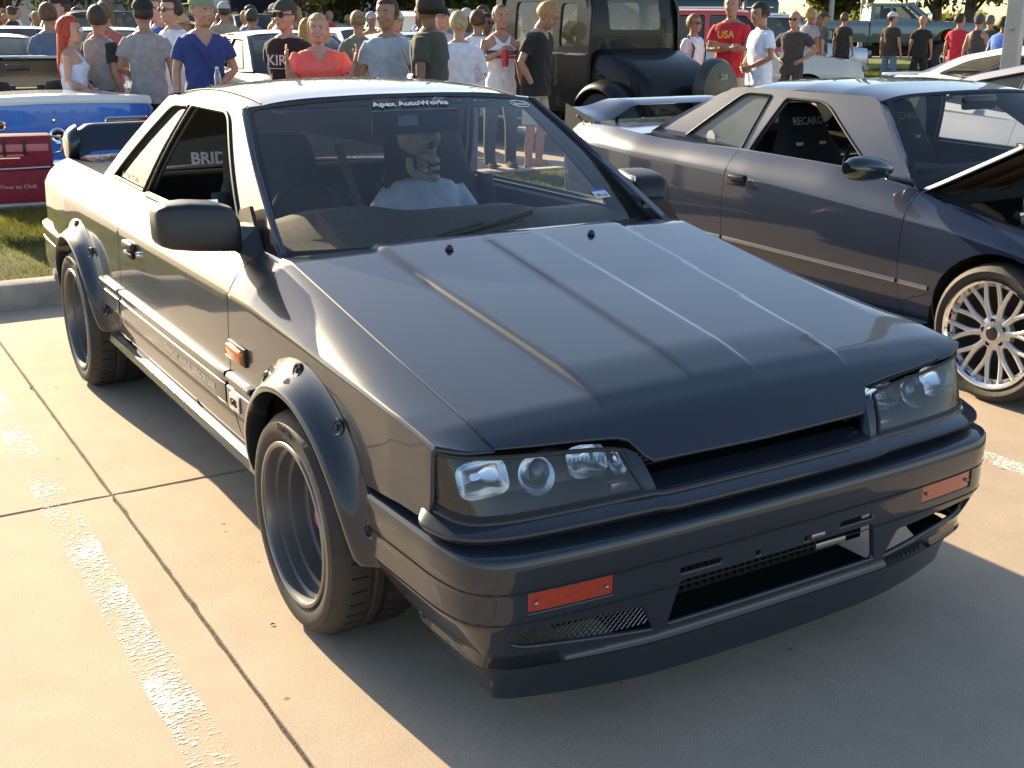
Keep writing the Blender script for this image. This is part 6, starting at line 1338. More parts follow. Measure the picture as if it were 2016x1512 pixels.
def person(x, y, yaw, h=1.76, skin='fair', shirt=(.5, .5, .5), pants=(.1, .1, .12), hair='short', hairc=(.06, .035, .02), arms=('down', 'down'), turn=0, nod=0, w=1.0, sleeve='short', shorts=False, vneck=False, bust=0, vox=.014, label='', lean=0, belly=0, hem=.80, shoe=(.05, .05, .05), glasses=False, extra=None, stance=.10, cap=(.05, .05, .05), group=None, feet=True, build_only=False):
    P = empty('person', (x, y, 0), yaw, label, 'person', group); w *= .91
    sc = h*.972/1.775; P.scale = (sc, sc*1.0, sc)
    sk = skinm(skin); lean_ = math.tan(math.radians(lean))
    def L(p): return (p[0]+max(0, p[2]-.9)*lean_, p[1], p[2])
    def ring(z, hw, hd, cx=0, n=20, e=.8): 
        return [L((cx+hd*math.copysign(abs(math.cos(a))**e, math.cos(a)), hw*math.copysign(abs(math.sin(a))**e, math.sin(a)), z)) for a in [2*math.pi*j/n for j in range(n)]]
    TOR = [(.84, .150, .105, 0), (.92, .170*w, .118, 0), (1.0, .160*w, .112+belly*.6, belly*.4), (1.08, .150*w, .105+belly, belly*.5), (1.18, .158*w, .110+belly*.6, belly*.3), (1.28, .176*w, .120+bust*.5, bust*.6), (1.36, .190*w, .112, 0), (1.41, .185*w, .095, -.005), (1.450, .135*w, .080, -.01), (1.485, .078, .068, -.008)]
    Mh = Matrix.Translation(L((0, 0, 1.50))) @ Matrix.Rotation(math.radians(turn), 4, 'Z') @ Matrix.Rotation(math.radians(nod), 4, 'Y') @ Matrix.Diagonal((1.13, 1.13, 1.12, 1)) @ Matrix.Translation((0, 0, -1.525))
    mb = MB(); mb.loft([ring(*t) for t in TOR], True, True)
    mb.tube([L((-.01, 0, 1.42)), L((-.005, 0, 1.50)), tuple(Mh @ Vector((.005, 0, 1.57)))], [.062, .056, .058], 12)
    HEAD = [(1.545, .022, .028, .055), (1.556, .040, .046, .045), (1.58, .057, .070, .028), (1.61, .066, .084, .016), (1.645, .073, .093, .008), (1.68, .0775, .099, .002), (1.715, .076, .097, -.004), (1.745, .064, .083, -.006), (1.765, .042, .056, -.006), (1.775, .015, .02, -.006)]
    mb.loft([[tuple(Mh @ Vector((cx+hd*math.cos(a), hw*math.sin(a), z))) for a in [2*math.pi*j/18 for j in range(18)]] for z, hw, hd, cx in HEAD], True, True)
    for s in (-1, 1):
        mb.ell((-.002, s*.078, 1.645), (.018, .010, .030), 8, 6, Mh); mb.ell((.082, s*.036, 1.628), (.022, .022, .018), 8, 6, Mh)
    mb.loft([[tuple(Mh @ Vector(p)) for p in q] for q in ([(.090, -.010, 1.675), (.090, .010, 1.675), (.102, 0, 1.678)], [(.088, -.017, 1.632), (.088, .017, 1.632), (.122, 0, 1.636)], [(.088, -.016, 1.622), (.088, .016, 1.622), (.110, 0, 1.622)])], True, True)
    mb.ell((.093, 0, 1.598), (.016, .026, .012), 8, 6, Mh); mb.ell((.080, 0, 1.566), (.022, .024, .016), 8, 6, Mh); mb.ell((.082, 0, 1.700), (.018, .05, .018), 8, 6, Mh)
    hands = []
    sp_ = {}
    for s, a in ((1, arms[0]), (-1, arms[1])):     # 1 = the person's left
        e, wst = ARM[a]; S0 = Vector(L((-.005, s*.185*w, 1.395))); E = Vector(L((e[0], s*(e[1]+.17*(w-1)), e[2]))); Wp = Vector(L((wst[0]+belly*.6, s*(wst[1]+.10*(w-1)*(1 if wst[1] > 0 else 0)), wst[2])))
        limb(mb, [S0, (S0*.5+E*.5), E, (E*.6+Wp*.4), Wp], [.052*w, .046*w, .040, .040, .027]); sp_[s] = (S0, E, Wp); d = (Wp-E).normalized(); hands.append((s, Wp, d, a))
    for s in (1, -1):
        mb.tube([L((0, s*.088*w, .90)), (.005, s*(.09*w+stance*.2), .68), (.012, s*(.08+stance*.4), .48), (-.01, s*(.075+stance*.5), .26), (-.015, s*(.07+stance*.5), .07)], [.090*w, .076*w, .054, .050, .036], 12)
        mb.loft([[(cx+hl*math.cos(a), s*(.07+stance*.5)+hw*math.sin(a)+s*.01*cx*5, z) for a in [2*math.pi*j/12 for j in range(12)]] for z, hl, hw, cx in ((.004, .125, .040, .05), (.03, .13, .046, .05), (.06, .10, .042, .03), (.09, .05, .038, -.01))], True, True)
    me = remesh(mb, vox)
    me.materials.append(sk); body = bpy.data.objects.new('body', me); COL.objects.link(body); body.parent = P
    # hands: palm, four unequal fingers and a thumb, all joined to the body mesh
    hb = MB()
    for s, Wp, d, a in hands:
        if a == 'pocket': continue
        up = Vector((0, 0, 1)); inn = Vector((0, -s, 0)); n = (inn-d*inn.dot(d))
        if n.length < .2: n = (Vector((1, 0, 0))-d*d.x)
        n.normalize(); b = d.cross(n).normalized()
        if b.x < 0 and abs(d.z) > .5: b = -b
        if a in ('up',): b = b if b.z > 0 else -b
        Mx = Matrix(((d.x, b.x, n.x, Wp.x), (d.y, b.y, n.y, Wp.y), (d.z, b.z, n.z, Wp.z), (0, 0, 0, 1)))
        hb.loft([[tuple(Mx @ Vector((x_, q*math.cos(t), th*math.sin(t)))) for t in [2*math.pi*j/10 for j in range(10)]] for x_, q, th in ((-.02, .024, .022), (.02, .030, .018), (.06, .040, .016), (.088, .041, .014), (.096, .036, .010))], True, True)
        curl = .9 if a in ('drink', 'phone', 'down', 'waistfront') else .25
        for k, (yy, ln) in enumerate(((.030, .070), (.010, .080), (-.011, .074), (-.030, .058))):
            p0 = Vector((.088, yy, 0)); p1 = p0+Vector((ln*.5, yy*.15, ln*.25*curl)); p2 = p1+Vector((ln*.35*(1-.4*curl), yy*.1, ln*.55*curl)); p3 = p2+Vector((ln*.18*(1-curl), 0, ln*.28*curl))
            hb.tube([tuple(Mx @ q) for q in (p0-Vector((.01, 0, 0)), p1, p2, p3)], [.0088, .0085, .0078, .006], 6)
        hb.tube([tuple(Mx @ Vector(q)) for q in ((.02, .026, .004), (.048, .050, .012), (.075, .058, .020), (.092, .056, .026))], [.012, .0108, .0095, .007], 6)
    if hb.v:
        k0 = len(me.vertices); bmm = bmesh.new(); bmm.from_mesh(me); t = bpy.data.meshes.new('h'); t.from_pydata(hb.v, [], hb.f); bmm.from_mesh(t); bmm.to_mesh(me); bmm.free(); bpy.data.meshes.remove(t)
        me.polygons.foreach_set('use_smooth', [True]*len(me.polygons))
    # eyes, brows, lips
    fb = MB()
    for s in (-1, 1): fb.ell((.093, s*.032, 1.664), (.006, .013, .0055), 8, 5, Mh, mi=0); fb.box((.099, s*.033, 1.682), (.006, .030, .005), Mh, mi=1); fb.ell((.0975, s*.032, 1.664), (.003, .005, .005), 6, 4, Mh, mi=1)
    fb.ell((.1055, 0, 1.5985), (.005, .021, .0045), 8, 5, Mh, mi=2)
    fb.build('face_features', [mat('eye_white', (.55, .5, .46), .3), mat('brow_brown', (.04, .025, .015), .8), mat('lips_'+skin, tuple(c*m_ for c, m_ in zip(SKINS[skin], (.8, .5, .5))), .4)], P)['kind'] = 'stuff'
    if glasses:
        gb = MB()
        for s in (-1, 1): gb.ell((.108, s*.033, 1.662), (.006, .030, .020), 10, 6, Mh); gb.tube([tuple(Mh @ Vector((.10, s*.062, 1.668))), tuple(Mh @ Vector((.0, s*.082, 1.665)))], .004, 4)
        gb.build('sunglasses', M_PLASTIC, P)
    # hair or hat
    def hairshell(thick, hl, nape, long=0, col=hairc, nm='hair', seed=3, curl=1.1):
        R = []; n, m = 28, 20
        for i in range(m+1):
            ph = math.pi*i/m; r_ = []
            for j in range(n):
                th = 2*math.pi*j/n; dx, dy, dz = math.sin(ph)*math.cos(th), math.sin(ph)*math.sin(th), math.cos(ph)
                face = sstep(.10, .42, dx)*(1-sstep(hl-.16, hl+.10, dz)); low = 1-sstep(nape-.25, nape+.30, dz)
                k = thick*(1-max(face, low))-.16*max(face, low)
                q = 1+k+curl*.035*(1 if k > 0 else 0)*(vnoise((dx, dy, dz), 9, seed)+.6*vnoise((dx, dy, dz), 23, seed+1))
                zz = 1.672+dz*.103*q; xx = -.003+dx*.100*q; yy = dy*.080*q
                if long and low > .3 and dx < .35: pass
                r_.append(tuple(Mh @ Vector((xx, yy, zz))))
            R.append(r_)
        hb_ = MB(); hb_.loft(R[::-1], True, False)
        if long:
            rr = []
            for z, hw, hd, cx in ((1.70, .088, .075, -.03), (1.62, .095, .07, -.045), (1.54, .098, .06, -.06), (1.54-long*.5, .095, .05, -.085), (1.54-long*.85, .075, .04, -.095), (1.54-long, .03, .02, -.09)):
                rr.append([tuple(Mh @ Vector((cx+hd*math.cos(a)*(1+.10*math.sin(7*a+z*30)), hw*math.sin(a)*(1+.08*math.sin(9*a+z*40)), z))) for a in [2*math.pi*j/28 for j in range(28)]])
            hb_.loft(rr, True, True)
        return hb_.build(nm, mat('hair_%d_%d_%d' % tuple(int(c*255) for c in col), col, .6, var=.35, vscale=35, bump=.5, bscale=90), P, angle=None)
    if hair in ('short', 'cap', 'capback', 'beanie'): hairshell(.13 if hair == 'short' else .05, .50, -.62)
    elif hair == 'buzz': hairshell(.045, .55, -.52, curl=.5)
    elif hair == 'big': hairshell(.26, .45, -.60, curl=1.6)
    elif hair == 'bob': hairshell(.14, .50, -.75); hairshell
    elif hair == 'long': hairshell(.20, .52, -.8, long=.34)
    elif hair == 'bald': pass
    if hair == 'bob':
        b_ = MB(); rr = []
        for z, hw, hd in ((1.70, .086, .08), (1.64, .094, .075), (1.58, .094, .06), (1.545, .085, .045)):
            rr.append([tuple(Mh @ Vector((-.035+hd*math.cos(a), hw*math.sin(a)*(1+.04*math.sin(9*a)), z))) for a in [2*math.pi*j/24 for j in range(24)]])
        b_.loft(rr, True, True); b_.build('hair_sides', mat('hair_%d_%d_%d' % tuple(int(c*255) for c in hairc), hairc), P)
    if hair in ('cap', 'capback', 'straw', 'beanie'):
        cbm = MB(); R = []
        for i in range(9):
            ph = (math.pi/2)*i/8; R.append([tuple(Mh @ Vector((-.004+.112*math.sin(ph)*math.cos(t), .092*math.sin(ph)*math.sin(t), 1.700+.098*math.cos(ph)))) for t in [2*math.pi*j/24 for j in range(24)]])
        cbm.loft(R[::-1], True, False); cm_ = mat('hat_%d_%d_%d' % tuple(int(c*255) for c in cap), cap, .85, bump=.3, bscale=60); H_ = cbm.build('cap' if hair != 'straw' else 'straw_hat', cm_, P, angle=None)
        bm_ = MB(); sgn_ = 1 if hair == 'cap' else -1
        if hair == 'straw':
            bm_.loft([[tuple(Mh @ Vector((-.004+r*1.15*math.cos(t), r*math.sin(t), 1.702-.02*(r-.08)/.1+.015*math.cos(2*t)))) for t in [2*math.pi*j/28 for j in range(28)]] for r in (.09, .13, .175)], True, False)
        elif hair != 'beanie':
            A = []; B_ = []
            for k in range(11):
                t = -1.15+2.3*k/10; A.append(tuple(Mh @ Vector((sgn_*.108*math.cos(t), .088*math.sin(t), 1.702)))); B_.append(tuple(Mh @ Vector((sgn_*(.075+.125*math.cos(t)**.6 if math.cos(t) > 0 else .1), .078*math.sin(t), 1.688))))
            bm_.loft([A, B_], False)
        if bm_.v: bm_.build('brim', cm_, H_)
    # shirt
    if shirt is not None:
        sb = MB(); o_ = .012
        rings = [ring(hem, .196*w, .145+belly*.9, belly*.4), ring(hem+.06, .196*w, .145+belly, belly*.45)]+[ring(z, hw+o_+(.012 if z < 1.25 else .008), hd+o_+(.008 if z < 1.25 else .006), cx) for z, hw, hd, cx in TOR[2:-1]]+[ring(1.462, .088, .078, -.01)]
        if sleeve == 'tank': rings = [ring(hem, .194*w, .142+belly*.9, belly*.4)]+[ring(z, hw+.010, hd+.016, cx) for z, hw, hd, cx in TOR[1:6]]+[ring(1.34, .165*w, .122, 0), ring(1.40, .148*w, .106, -.004), ring(1.450, .128*w, .090, -.01), ring(1.482, .085*w, .078, -.01)]
        sb.loft(rings, True, True)
        for s in (1, -1):
            if sleeve == 'tank': continue
            S0, E, Wp = sp_[s]; t = .62 if sleeve == 'short' else 1
            sb.tube([S0+Vector((0, -s*.03, .0)), S0*.72+E*.28, S0*(1-t)+E*t], [.076*w, .072*w, .072*w if sleeve == 'short' else .054], 12)
            if sleeve == 'long': sb.tube([E, E*.5+Wp*.5, Wp], [.052, .046, .036], 10)
        sm2 = remesh(sb, vox, 2)
        if vneck or sleeve == 'tank' or True:
            bmm = bmesh.new(); bmm.from_mesh(sm2); kill = []
            Li = L
            for f in bmm.faces:
                c = f.calc_center_median(); cxx = c.x-max(0, c.z-.9)*lean_
                if cxx > .02 and c.z > (1.475-.0) - (.135 if vneck else (.11 if sleeve == 'tank' else .035)) + abs(c.y)*(1.35 if vneck else (.9 if sleeve == 'tank' else .45)) and abs(c.y) < .10: kill.append(f)
                elif c.z < hem+.008 and f.normal.z < -.7: kill.append(f)
            bmesh.ops.delete(bmm, geom=kill, context='FACES'); bv = [v for v in bmm.verts if v.is_boundary]
            for _ in range(4):
                nw = {v: (v.co*.5+sum(((e.other_vert(v).co) for e in v.link_edges if e.is_boundary), Vector())/max(1, sum(1 for e in v.link_edges if e.is_boundary))*.5) for v in bv if any(e.is_boundary for e in v.link_edges)}
                for v, c in nw.items(): v.co = c
            for v in bmm.verts:     # folds
                k = (1.36-v.co.z); 
                if k > 0: a = math.atan2(v.co.y, v.co.x); v.co += v.normal*(.005*math.sin(v.co.z*38+math.sin(a*3)*3)*min(1, k*3)+.004*math.sin(a*7+v.co.z*11)*min(1, k*2))
            bmm.to_mesh(sm2); bmm.free()
        sm2.polygons.foreach_set('use_smooth', [True]*len(sm2.polygons)); sm2.materials.append(cloth(shirt)); so_ = bpy.data.objects.new('tank_top' if sleeve == 'tank' else 'shirt', sm2); COL.objects.link(so_); so_.parent = P
    # trousers
    pb_ = MB(); pb_.loft([ring(z, hw*w, hd, 0) for z, hw, hd in ((.78, .165, .118), (.86, .168, .118), (.94, .158, .105), (1.0, .14, .09))], True, True)
    for s in (1, -1):
        if shorts: pb_.tube([(0, s*.09*w, .88), (.005, s*(.095*w+stance*.2), .68), (.012, s*(.088+stance*.4), .50)], [.086*w, .098*w, .098], 14)
        else: pb_.tube([(0, s*.09*w, .88), (.005, s*(.095*w+stance*.2), .68), (.012, s*(.085+stance*.4), .48), (-.01, s*(.08+stance*.5), .26), (-.01, s*(.075+stance*.5), .045)], [.084*w, .090*w, .076, .070, .066], 14)
    pm2 = remesh(pb_, vox, 2); pm2.materials.append(cloth(pants)); po = bpy.data.objects.new('shorts' if shorts else 'trousers', pm2); COL.objects.link(po); po.parent = P
    if feet:
        for s in (1, -1):
            q = MB(); q.loft([[(cx+hl*math.cos(a), s*(.07+stance*.5)+hw*math.sin(a)+s*.01*cx*5, z) for a in [2*math.pi*j/14 for j in range(14)]] for z, hl, hw, cx in ((.0, .135, .047, .05), (.02, .142, .052, .05), (.05, .125, .050, .045), (.085, .075, .046, .0), (.11, .05, .042, -.012))], True, True); q.build('shoe', cloth(shoe), P)
    P['sc'] = 1; del P['sc']
    return P, Mh, sp_, L
def torso_text(P, txt, size, z, x, m, yoff=0, back=False, bold=.002):
    M = frame_m((-x if back else x, yoff, z), (0, -1 if back else 1, 0), (0, 0, 1)); return text_obj('shirt_print', txt, size, M, m, P, extrude=.001, bold=bold)
def face(b, rel): return math.radians(b+180+rel)
WH = (.78, .78, .80)
def pp(x, y, rel, **k):
    b = math.degrees(math.atan2(y+1.901, x-4.082)); return person(x, y, face(b, rel), **k)
# near group, left to right
pp(-10.16, .80, 165, h=1.78, skin='tan', shirt=(.10, .13, .18), hair='short', hairc=(.10, .05, .02), pants=(.06, .07, .09), arms=('down', 'down'), label='man seen from behind in a slate t-shirt with a shoulder strap')
pp(-11.61, 1.22, -70, h=1.88, shirt=(.42, .42, .40), hair='cap', hairc=(.07, .03, .02), cap=(.02, .022, .02), label='tall person with dark hair and a dark cap in profile at the left')
P, Mh, sp_, L = pp(-7.97, .56, 75, h=1.63, skin='fair', shirt=(.60, .66, .80), hair='long', hairc=(.40, .045, .012), arms=('waistfront', 'waistfront'), sleeve='tank', pants=(.30, .42, .60), bust=.03, glasses=False, vox=.012, label='woman with long bright red hair and a pale blue tank top')
mb = MB()
for s in (-1, 1): mb.ell((.108, s*.033, 1.662), (.008, .032, .022), 10, 6, Mh)
mb.build('sunglasses', M_WHITE, P)
P, Mh, sp_, L = pp(-8.21, .88, 130, h=1.74, skin='tan', shirt=(.26, .25, .24), hair='short', hairc=(.04, .03, .015), arms=('down', 'down'), pants=(.55, .52, .46), turn=40, label='man in a grey baseball shirt with black sleeves beside the red-haired woman')
for s in (1, -1):
    S0, E, Wp = sp_[s]; mb = MB(); mb.tube([S0*1.0+Vector((0, -s*.01, .012)), S0*.72+E*.28, S0*.36+E*.64], [.070, .0725, .0725], 14); mb.build('black_sleeve', cloth((.02, .02, .022)), P)
pp(-11.5, 1.70, 160, h=1.80, skin='tan', shirt=(.45, .12, .10), hair='short', hairc=(.12, .07, .02), label='dark-haired man half hidden behind the man in grey')
pp(-7.91, 1.24, 178, h=1.80, skin='tan', shirt=(.30, .29, .28), hair='cap', hairc=(.02, .015, .012), cap=(.015, .018, .015), arms=('waistfront', 'down'), pants=(.025, .02, .022), turn=15, w=1.04, vox=.012, label='man with his back turned in a heather grey t-shirt and black cap')
pp(-9.9, 1.93, -60, h=1.86, shirt=(.06, .10, .40), hair='short', hairc=(.25, .10, .04), skin='pink', glasses=True, label='red-haired man in royal blue behind the man in white')
pp(-8.81, 1.77, -55, h=1.84, skin='fair', shirt=(.74, .74, .78), hair='short', hairc=(.03, .02, .018), arms=('down', 'down'), pants=(.5, .5, .5), glasses=True, label='dark-haired man in a white t-shirt looking left with sunglasses')
pp(-11.27, 2.59, 150, h=1.66, shirt=(.08, .06, .10), hair='straw', cap=(.48, .33, .16), label='person wearing a straw fedora behind the man in blue')
P, Mh, sp_, L = pp(-6.62, 1.40, 15, h=1.83, skin='fair', shirt=(.032, .055, .21), hair='capback', hairc=(.32, .18, .06), cap=(.22, .27, .17), arms=('waistfront', 'down'), pants=(.10, .11, .14), vneck=True, w=1.07, turn=20, nod=6, vox=.011, label='man in a blue v-neck t-shirt and backwards green cap holding a bottle')
mb = MB(); mb.tube([L((.14, -.13, 1.42)), L((.165, .0, 1.22)), L((.17, .13, 1.0))], .014, 6, flat=.3); mb.build('bag_strap', cloth((.06, .06, .13)), P)
def held(P, name, M, prof, m, label, cat):
    Wm = Matrix.Translation(P.location) @ P.rotation_euler.to_matrix().to_4x4() @ Matrix.Diagonal((P.scale.x, P.scale.y, P.scale.z, 1)) @ M
    e = empty(name, Wm.translation, 0, label, cat); e.rotation_euler = Wm.to_euler(); return e
S0, E, Wp = sp_[1]
bt = held(P, 'water_bottle', Matrix.Translation(Wp+Vector((.06, -.05, .03))), None, None, 'clear plastic water bottle in the hand of the man in blue', 'bottle')
RX90 = Matrix.Rotation(math.pi/2, 4, 'X')
mb = MB(); mb.lathe([(.0, -.09), (.030, -.09), (.032, -.08), (.031, -.02), (.032, .03), (.028, .06), (.014, .09), (.013, .10)], 16, RX90); mb.build('bottle_body', glassmat('bottle_plastic', (.75, .85, .9), .25, dust_sheen_col=(.8, .85, .9)), bt)
mb = MB(); mb.lathe([(.016, .098), (.016, .118), (0, .119)], 12, RX90); mb.build('bottle_cap', M_WHITE, bt)
pp(-14.78, 4.74, 150, h=1.76, skin='tan', shirt=WH, hair='short', label='man in a white shirt standing behind the teal sedan')
pp(-13.74, 5.05, 120, h=1.80, skin='tan', shirt=(.03, .035, .03), hair='short', hairc=(.35, .2, .03), label='fair-haired man in black behind the capped man')
P, Mh, sp_, L = pp(-6.48, 2.13, -25, h=1.78, skin='fair', shirt=(.022, .015, .013), hair='cap', hairc=(.05, .03, .02), cap=(.045, .05, .04), arms=('down', 'back'), pants=(.05, .05, .06), glasses=True, turn=-12, w=1.06, vox=.011, label='man in a dark brown lettered t-shirt, camouflage cap and sunglasses')
torso_text(P, 'KIRK', .13, 1.255, .1505, mat('shirt_print_white', (.62, .62, .60), .8), yoff=-.0)
mb = MB(); mb.box((.152, 0, 1.185), (.003, .25, .006)); mb.build('print_rule', mat('shirt_print_white'), P)
P, Mh, sp_, L = pp(-5.91, 2.20, 5, h=1.66, skin='pink', shirt=(.95, .14, .11), hair='bob', hairc=(.42, .28, .13), arms=('up', 'up'), pants=(.1, .1, .14), w=1.26, bust=.06, belly=.05, vneck=True, turn=-8, vox=.011, label='blonde woman in a bright coral t-shirt raising both hands')
pp(-9.15, 4.03, 170, h=1.72, skin='tan', shirt=(.16, .16, .12), hair='buzz', hairc=(.20, .13, .05), arms=('down', 'waistfront'), pants=(.52, .44, .34), shorts=False, label='man in a camouflage patterned shirt and tan trousers with his back turned')
pp(-9.25, 3.45, 150, h=1.62, skin='tan', shirt=(.45, .12, .20), hair='long', hairc=(.35, .2, .05), label='woman with sunlit brown hair in pink behind the woman in coral')
pp(-10.45, 5.15, 10, h=1.72, skin='fair', shirt=(.35, .42, .36), hair='cap', cap=(.45, .55, .50), label='person in a pale green cap behind the central young man')
P, Mh, sp_, L = pp(-5.49, 2.66, -8, h=1.80, skin='tan', shirt=(.36, .40, .45), hair='short', hairc=(.055, .025, .012), arms=('down', 'down'), pants=(.08, .08, .1), w=1.04, turn=-15, vox=.011, label='young dark-haired man in a pale grey t-shirt facing the camera')
mb = MB(); mb.box((.139, .085, 1.30), (.003, .09, .002)); mb.build('pocket_seam', cloth((.28, .31, .35)), P)
pp(-4.80, 2.70, -115, h=1.86, skin='brown', shirt=(.055, .052, .040), hair='big', hairc=(.014, .012, .008), arms=('down', 'down'), pants=(.04, .04, .05), turn=-25, vox=.011, label='man with thick black hair and an olive t-shirt turning away')
pp(-9.17, 5.13, 10, h=1.77, skin='pink', shirt=(.5, .5, .55), hair='cap', cap=(.02, .02, .035), label='sunburnt man in a black baseball cap with a pale badge')
pp(-6.79, 4.07, 172, h=1.70, skin='fair', shirt=(.66, .66, .74), hair='short', hairc=(.40, .30, .15), arms=('waistfront', 'waistfront'), pants=(.10, .11, .16), sleeve='long', w=1.08, hem=.86, vox=.012, label='blond person with their back turned in a loose white long-sleeved top')
pp(-11.64, 6.86, 20, h=1.76, skin='dark', shirt=(.22, .22, .21), hair='cap', cap=(.42, .42, .38), label='dark-skinned man in a light grey cap and grey shirt')
pp(-8.96, 5.52, 165, h=1.73, skin='tan', shirt=(.66, .66, .72), hair='short', hairc=(.09, .04, .015), pants=(.25, .45, .40), label='brown-haired man in white with teal shorts seen from behind', shorts=True)
pp(-10.64, 6.61, 40, h=1.70, skin='brown', shirt=(.5, .5, .5), hair='short', hairc=(.01, .01, .01), glasses=True, label='bearded man with sunglasses beside the tank top man')
P, Mh, sp_, L = pp(-7.44, 4.94, 20, h=1.78, skin='tan', shirt=(.72, .72, .74), hair='buzz', hairc=(.12, .06, .03), arms=('down', 'drink'), sleeve='tank', pants=(.04, .04, .05), turn=0, w=1.05, vox=.011, label='man in a white tank top with chest stripes holding a red drink')
for z, c in ((1.285, (.015, .018, .05)), (1.262, (.02, .025, .12)), (1.222, (.42, .02, .05))):
    mb = MB(); rg = []
    for zz_ in (z-.010, z+.010): rg.append([(.004+.150*math.copysign(abs(math.cos(a))**.8, math.cos(a)), .198*math.copysign(abs(math.sin(a))**.8, math.sin(a)), zz_) for a in np.linspace(-1.2, 1.2, 15)])
    mb.loft(rg, False); mb.build('shirt_stripe', cloth(c), P)
S0, E, Wp = sp_[-1]
dr = held(P, 'drink', Matrix.Translation(Wp+Vector((.055, .05, -.02))), None, None, 'red drink bottle held by the man in the white tank top', 'bottle')
mb = MB(); mb.lathe([(0, -.12), (.034, -.12), (.038, -.04), (.040, .05), (.036, .055), (0, .056)], 16, RX90); mb.build('cup_body', mat('red_cup', (.42, .03, .04), .4), dr)
pp(-12.14, 8.0, 130, h=1.74, shirt=(.30, .30, .30), hair='cap', cap=(.06, .07, .08), label='man in grey with a dark cap behind the black vintage car')
P, Mh, sp_, L = pp(-6.99, 5.11, 62, h=1.83, skin='tan', shirt=(.016, .014, .013), hair='short', hairc=(.36, .18, .055), arms=('pocket', 'pocket'), pants=(.42, .38, .29), shorts=True, nod=32, turn=6, lean=5, vneck=True, w=1.05, vox=.010, feet=False, label='blond man in a black v-neck t-shirt and khaki shorts looking down, hands in pockets')
for s in (1, -1):
    mb = MB(); sy_ = s*(.07+.05); mb.loft([[(.05+hl*math.cos(a), sy_+hw*math.sin(a), z) for a in np.linspace(0, 2*math.pi, 17)[:-1]] for z, hl, hw in ((0, .14, .052), (.018, .142, .053))], True, True); mb.tube([(.09, sy_-.045, .02), (.085, sy_, .075), (.09, sy_+.045, .02)], .010, 6); mb.tube([(-.03, sy_-.045, .03), (.02, sy_, .10), (-.03, sy_+.045, .03)], .009, 6); mb.build('sandal', mat('sandal_brown', (.05, .03, .02), .7), P)
# right of the vintage car
P, Mh, sp_, L = pp(-9.40, 9.25, 50, h=1.70, skin='tan', shirt=(.68, .70, .78), hair='short', hairc=(.18, .09, .03), arms=('down', 'down'), pants=(.15, .15, .18), glasses=True, vox=.013, label='boy in a white t-shirt with a dark backpack and sunglasses')
mb = MB(); mb.box((-.20, 0, 1.20), (.16, .28, .42), bev=.06); mb.tube([(-.12, -.13, 1.42), (.02, -.14, 1.47), (.14, -.13, 1.30), (.10, -.17, 1.0)], .018, 6, flat=.4); mb.tube([(-.12, .13, 1.42), (.02, .14, 1.47), (.14, .13, 1.30), (.10, .17, 1.0)], .018, 6, flat=.4); mb.build('backpack', cloth((.02, .025, .035)), P)
P, Mh, sp_, L = pp(-8.32, 8.98, -20, h=1.95, skin='tan', shirt=(.50, .018, .030), hair='short', hairc=(.06, .04, .02), arms=('cross1', 'cross2'), pants=(.42, .37, .27), shorts=True, w=1.12, vox=.013, turn=10, label='tall man in a red t-shirt with crossed arms and khaki shorts')
torso_text(P, 'USA', .12, 1.31, .168, mat('yellow_print', (.65, .5, .1), .8))
P, Mh, sp_, L = pp(-7.32, 8.60, -60, h=1.84, skin='tan', shirt=(.72, .75, .85), hair='short', hairc=(.02, .014, .01), arms=('waistfront', 'waistfront'), pants=(.012, .012, .014), w=1.04, nod=12, vox=.012, label='dark-haired man in a white polo shirt and black shorts in profile', shorts=True)
pp(-10.28, 12.01, -20, h=1.76, skin='tan', shirt=(.045, .04, .04), hair='bald', arms=('hips', 'hips'), pants=(.06, .05, .045), w=1.12, glasses=True, label='bald man in charcoal with sunglasses and hands on hips')
pp(-15.05, 17.15, -10, h=1.78, skin='tan', shirt=(.05, .07, .12), hair='cap', cap=(.4, .4, .38), label='man in a striped dark shirt and pale cap near the far grass')
pp(-17.70, 20.15, 90, h=1.80, skin='tan', shirt=(.09, .09, .08), hair='cap', cap=(.05, .04, .03), pants=(.28, .36, .45), label='man in a dark cap, grey shirt and pale jeans by the truck bed')
pp(-17.35, 20.49, 150, h=1.80, skin='tan', shirt=(.03, .025, .025), hair='short', hairc=(.1, .06, .03), pants=(.012, .012, .014), shorts=True, hem=.72, label='man in a long black t-shirt and long shorts by the truck bed')
pp(-15.87, 20.50, 150, h=1.80, skin='tan', shirt=(.03, .025, .02), hair='cap', cap=(.50, .50, .50), hairc=(.04, .03, .02), pants=(.10, .17, .26), turn=-50, label='man in a white cap, black t-shirt and blue jeans by the truck door')
pp(-15.37, 20.94, 178, h=1.74, skin='tan', shirt=(.015, .014, .012), hair='bald', pants=(.015, .014, .014), shorts=True, label='shaved-head man in black t-shirt and shorts by the truck fender')
pp(-12.87, 19.11, 165, h=1.76, skin='tan', shirt=(.48, .02, .045), hair='short', hairc=(.02, .015, .015), pants=(.45, .33, .20), turn=-40, label='man in a crimson t-shirt with his back turned at the right')
pp(-11.97, 18.56, 165, h=1.74, skin='tan', shirt=(.06, .045, .05), hair='cap', cap=(.06, .07, .11), sleeve='tank', pants=(.42, .36, .28), shorts=True, label='tanned man in a dark tank top and navy cap at the right')
pp(-13.64, 21.06, 150, h=1.74, skin='tan', shirt=(.04, .045, .04), hair='short', hairc=(.1, .09, .09), label='grey-haired man in dark green beside the lamp post')
pp(-10.43, 17.21, 150, h=1.70, skin='brown', shirt=(.09, .20, .60), hair='short', hairc=(.02, .015, .015), lean=10, label='man in a bright blue shirt bending beside the lamp post')
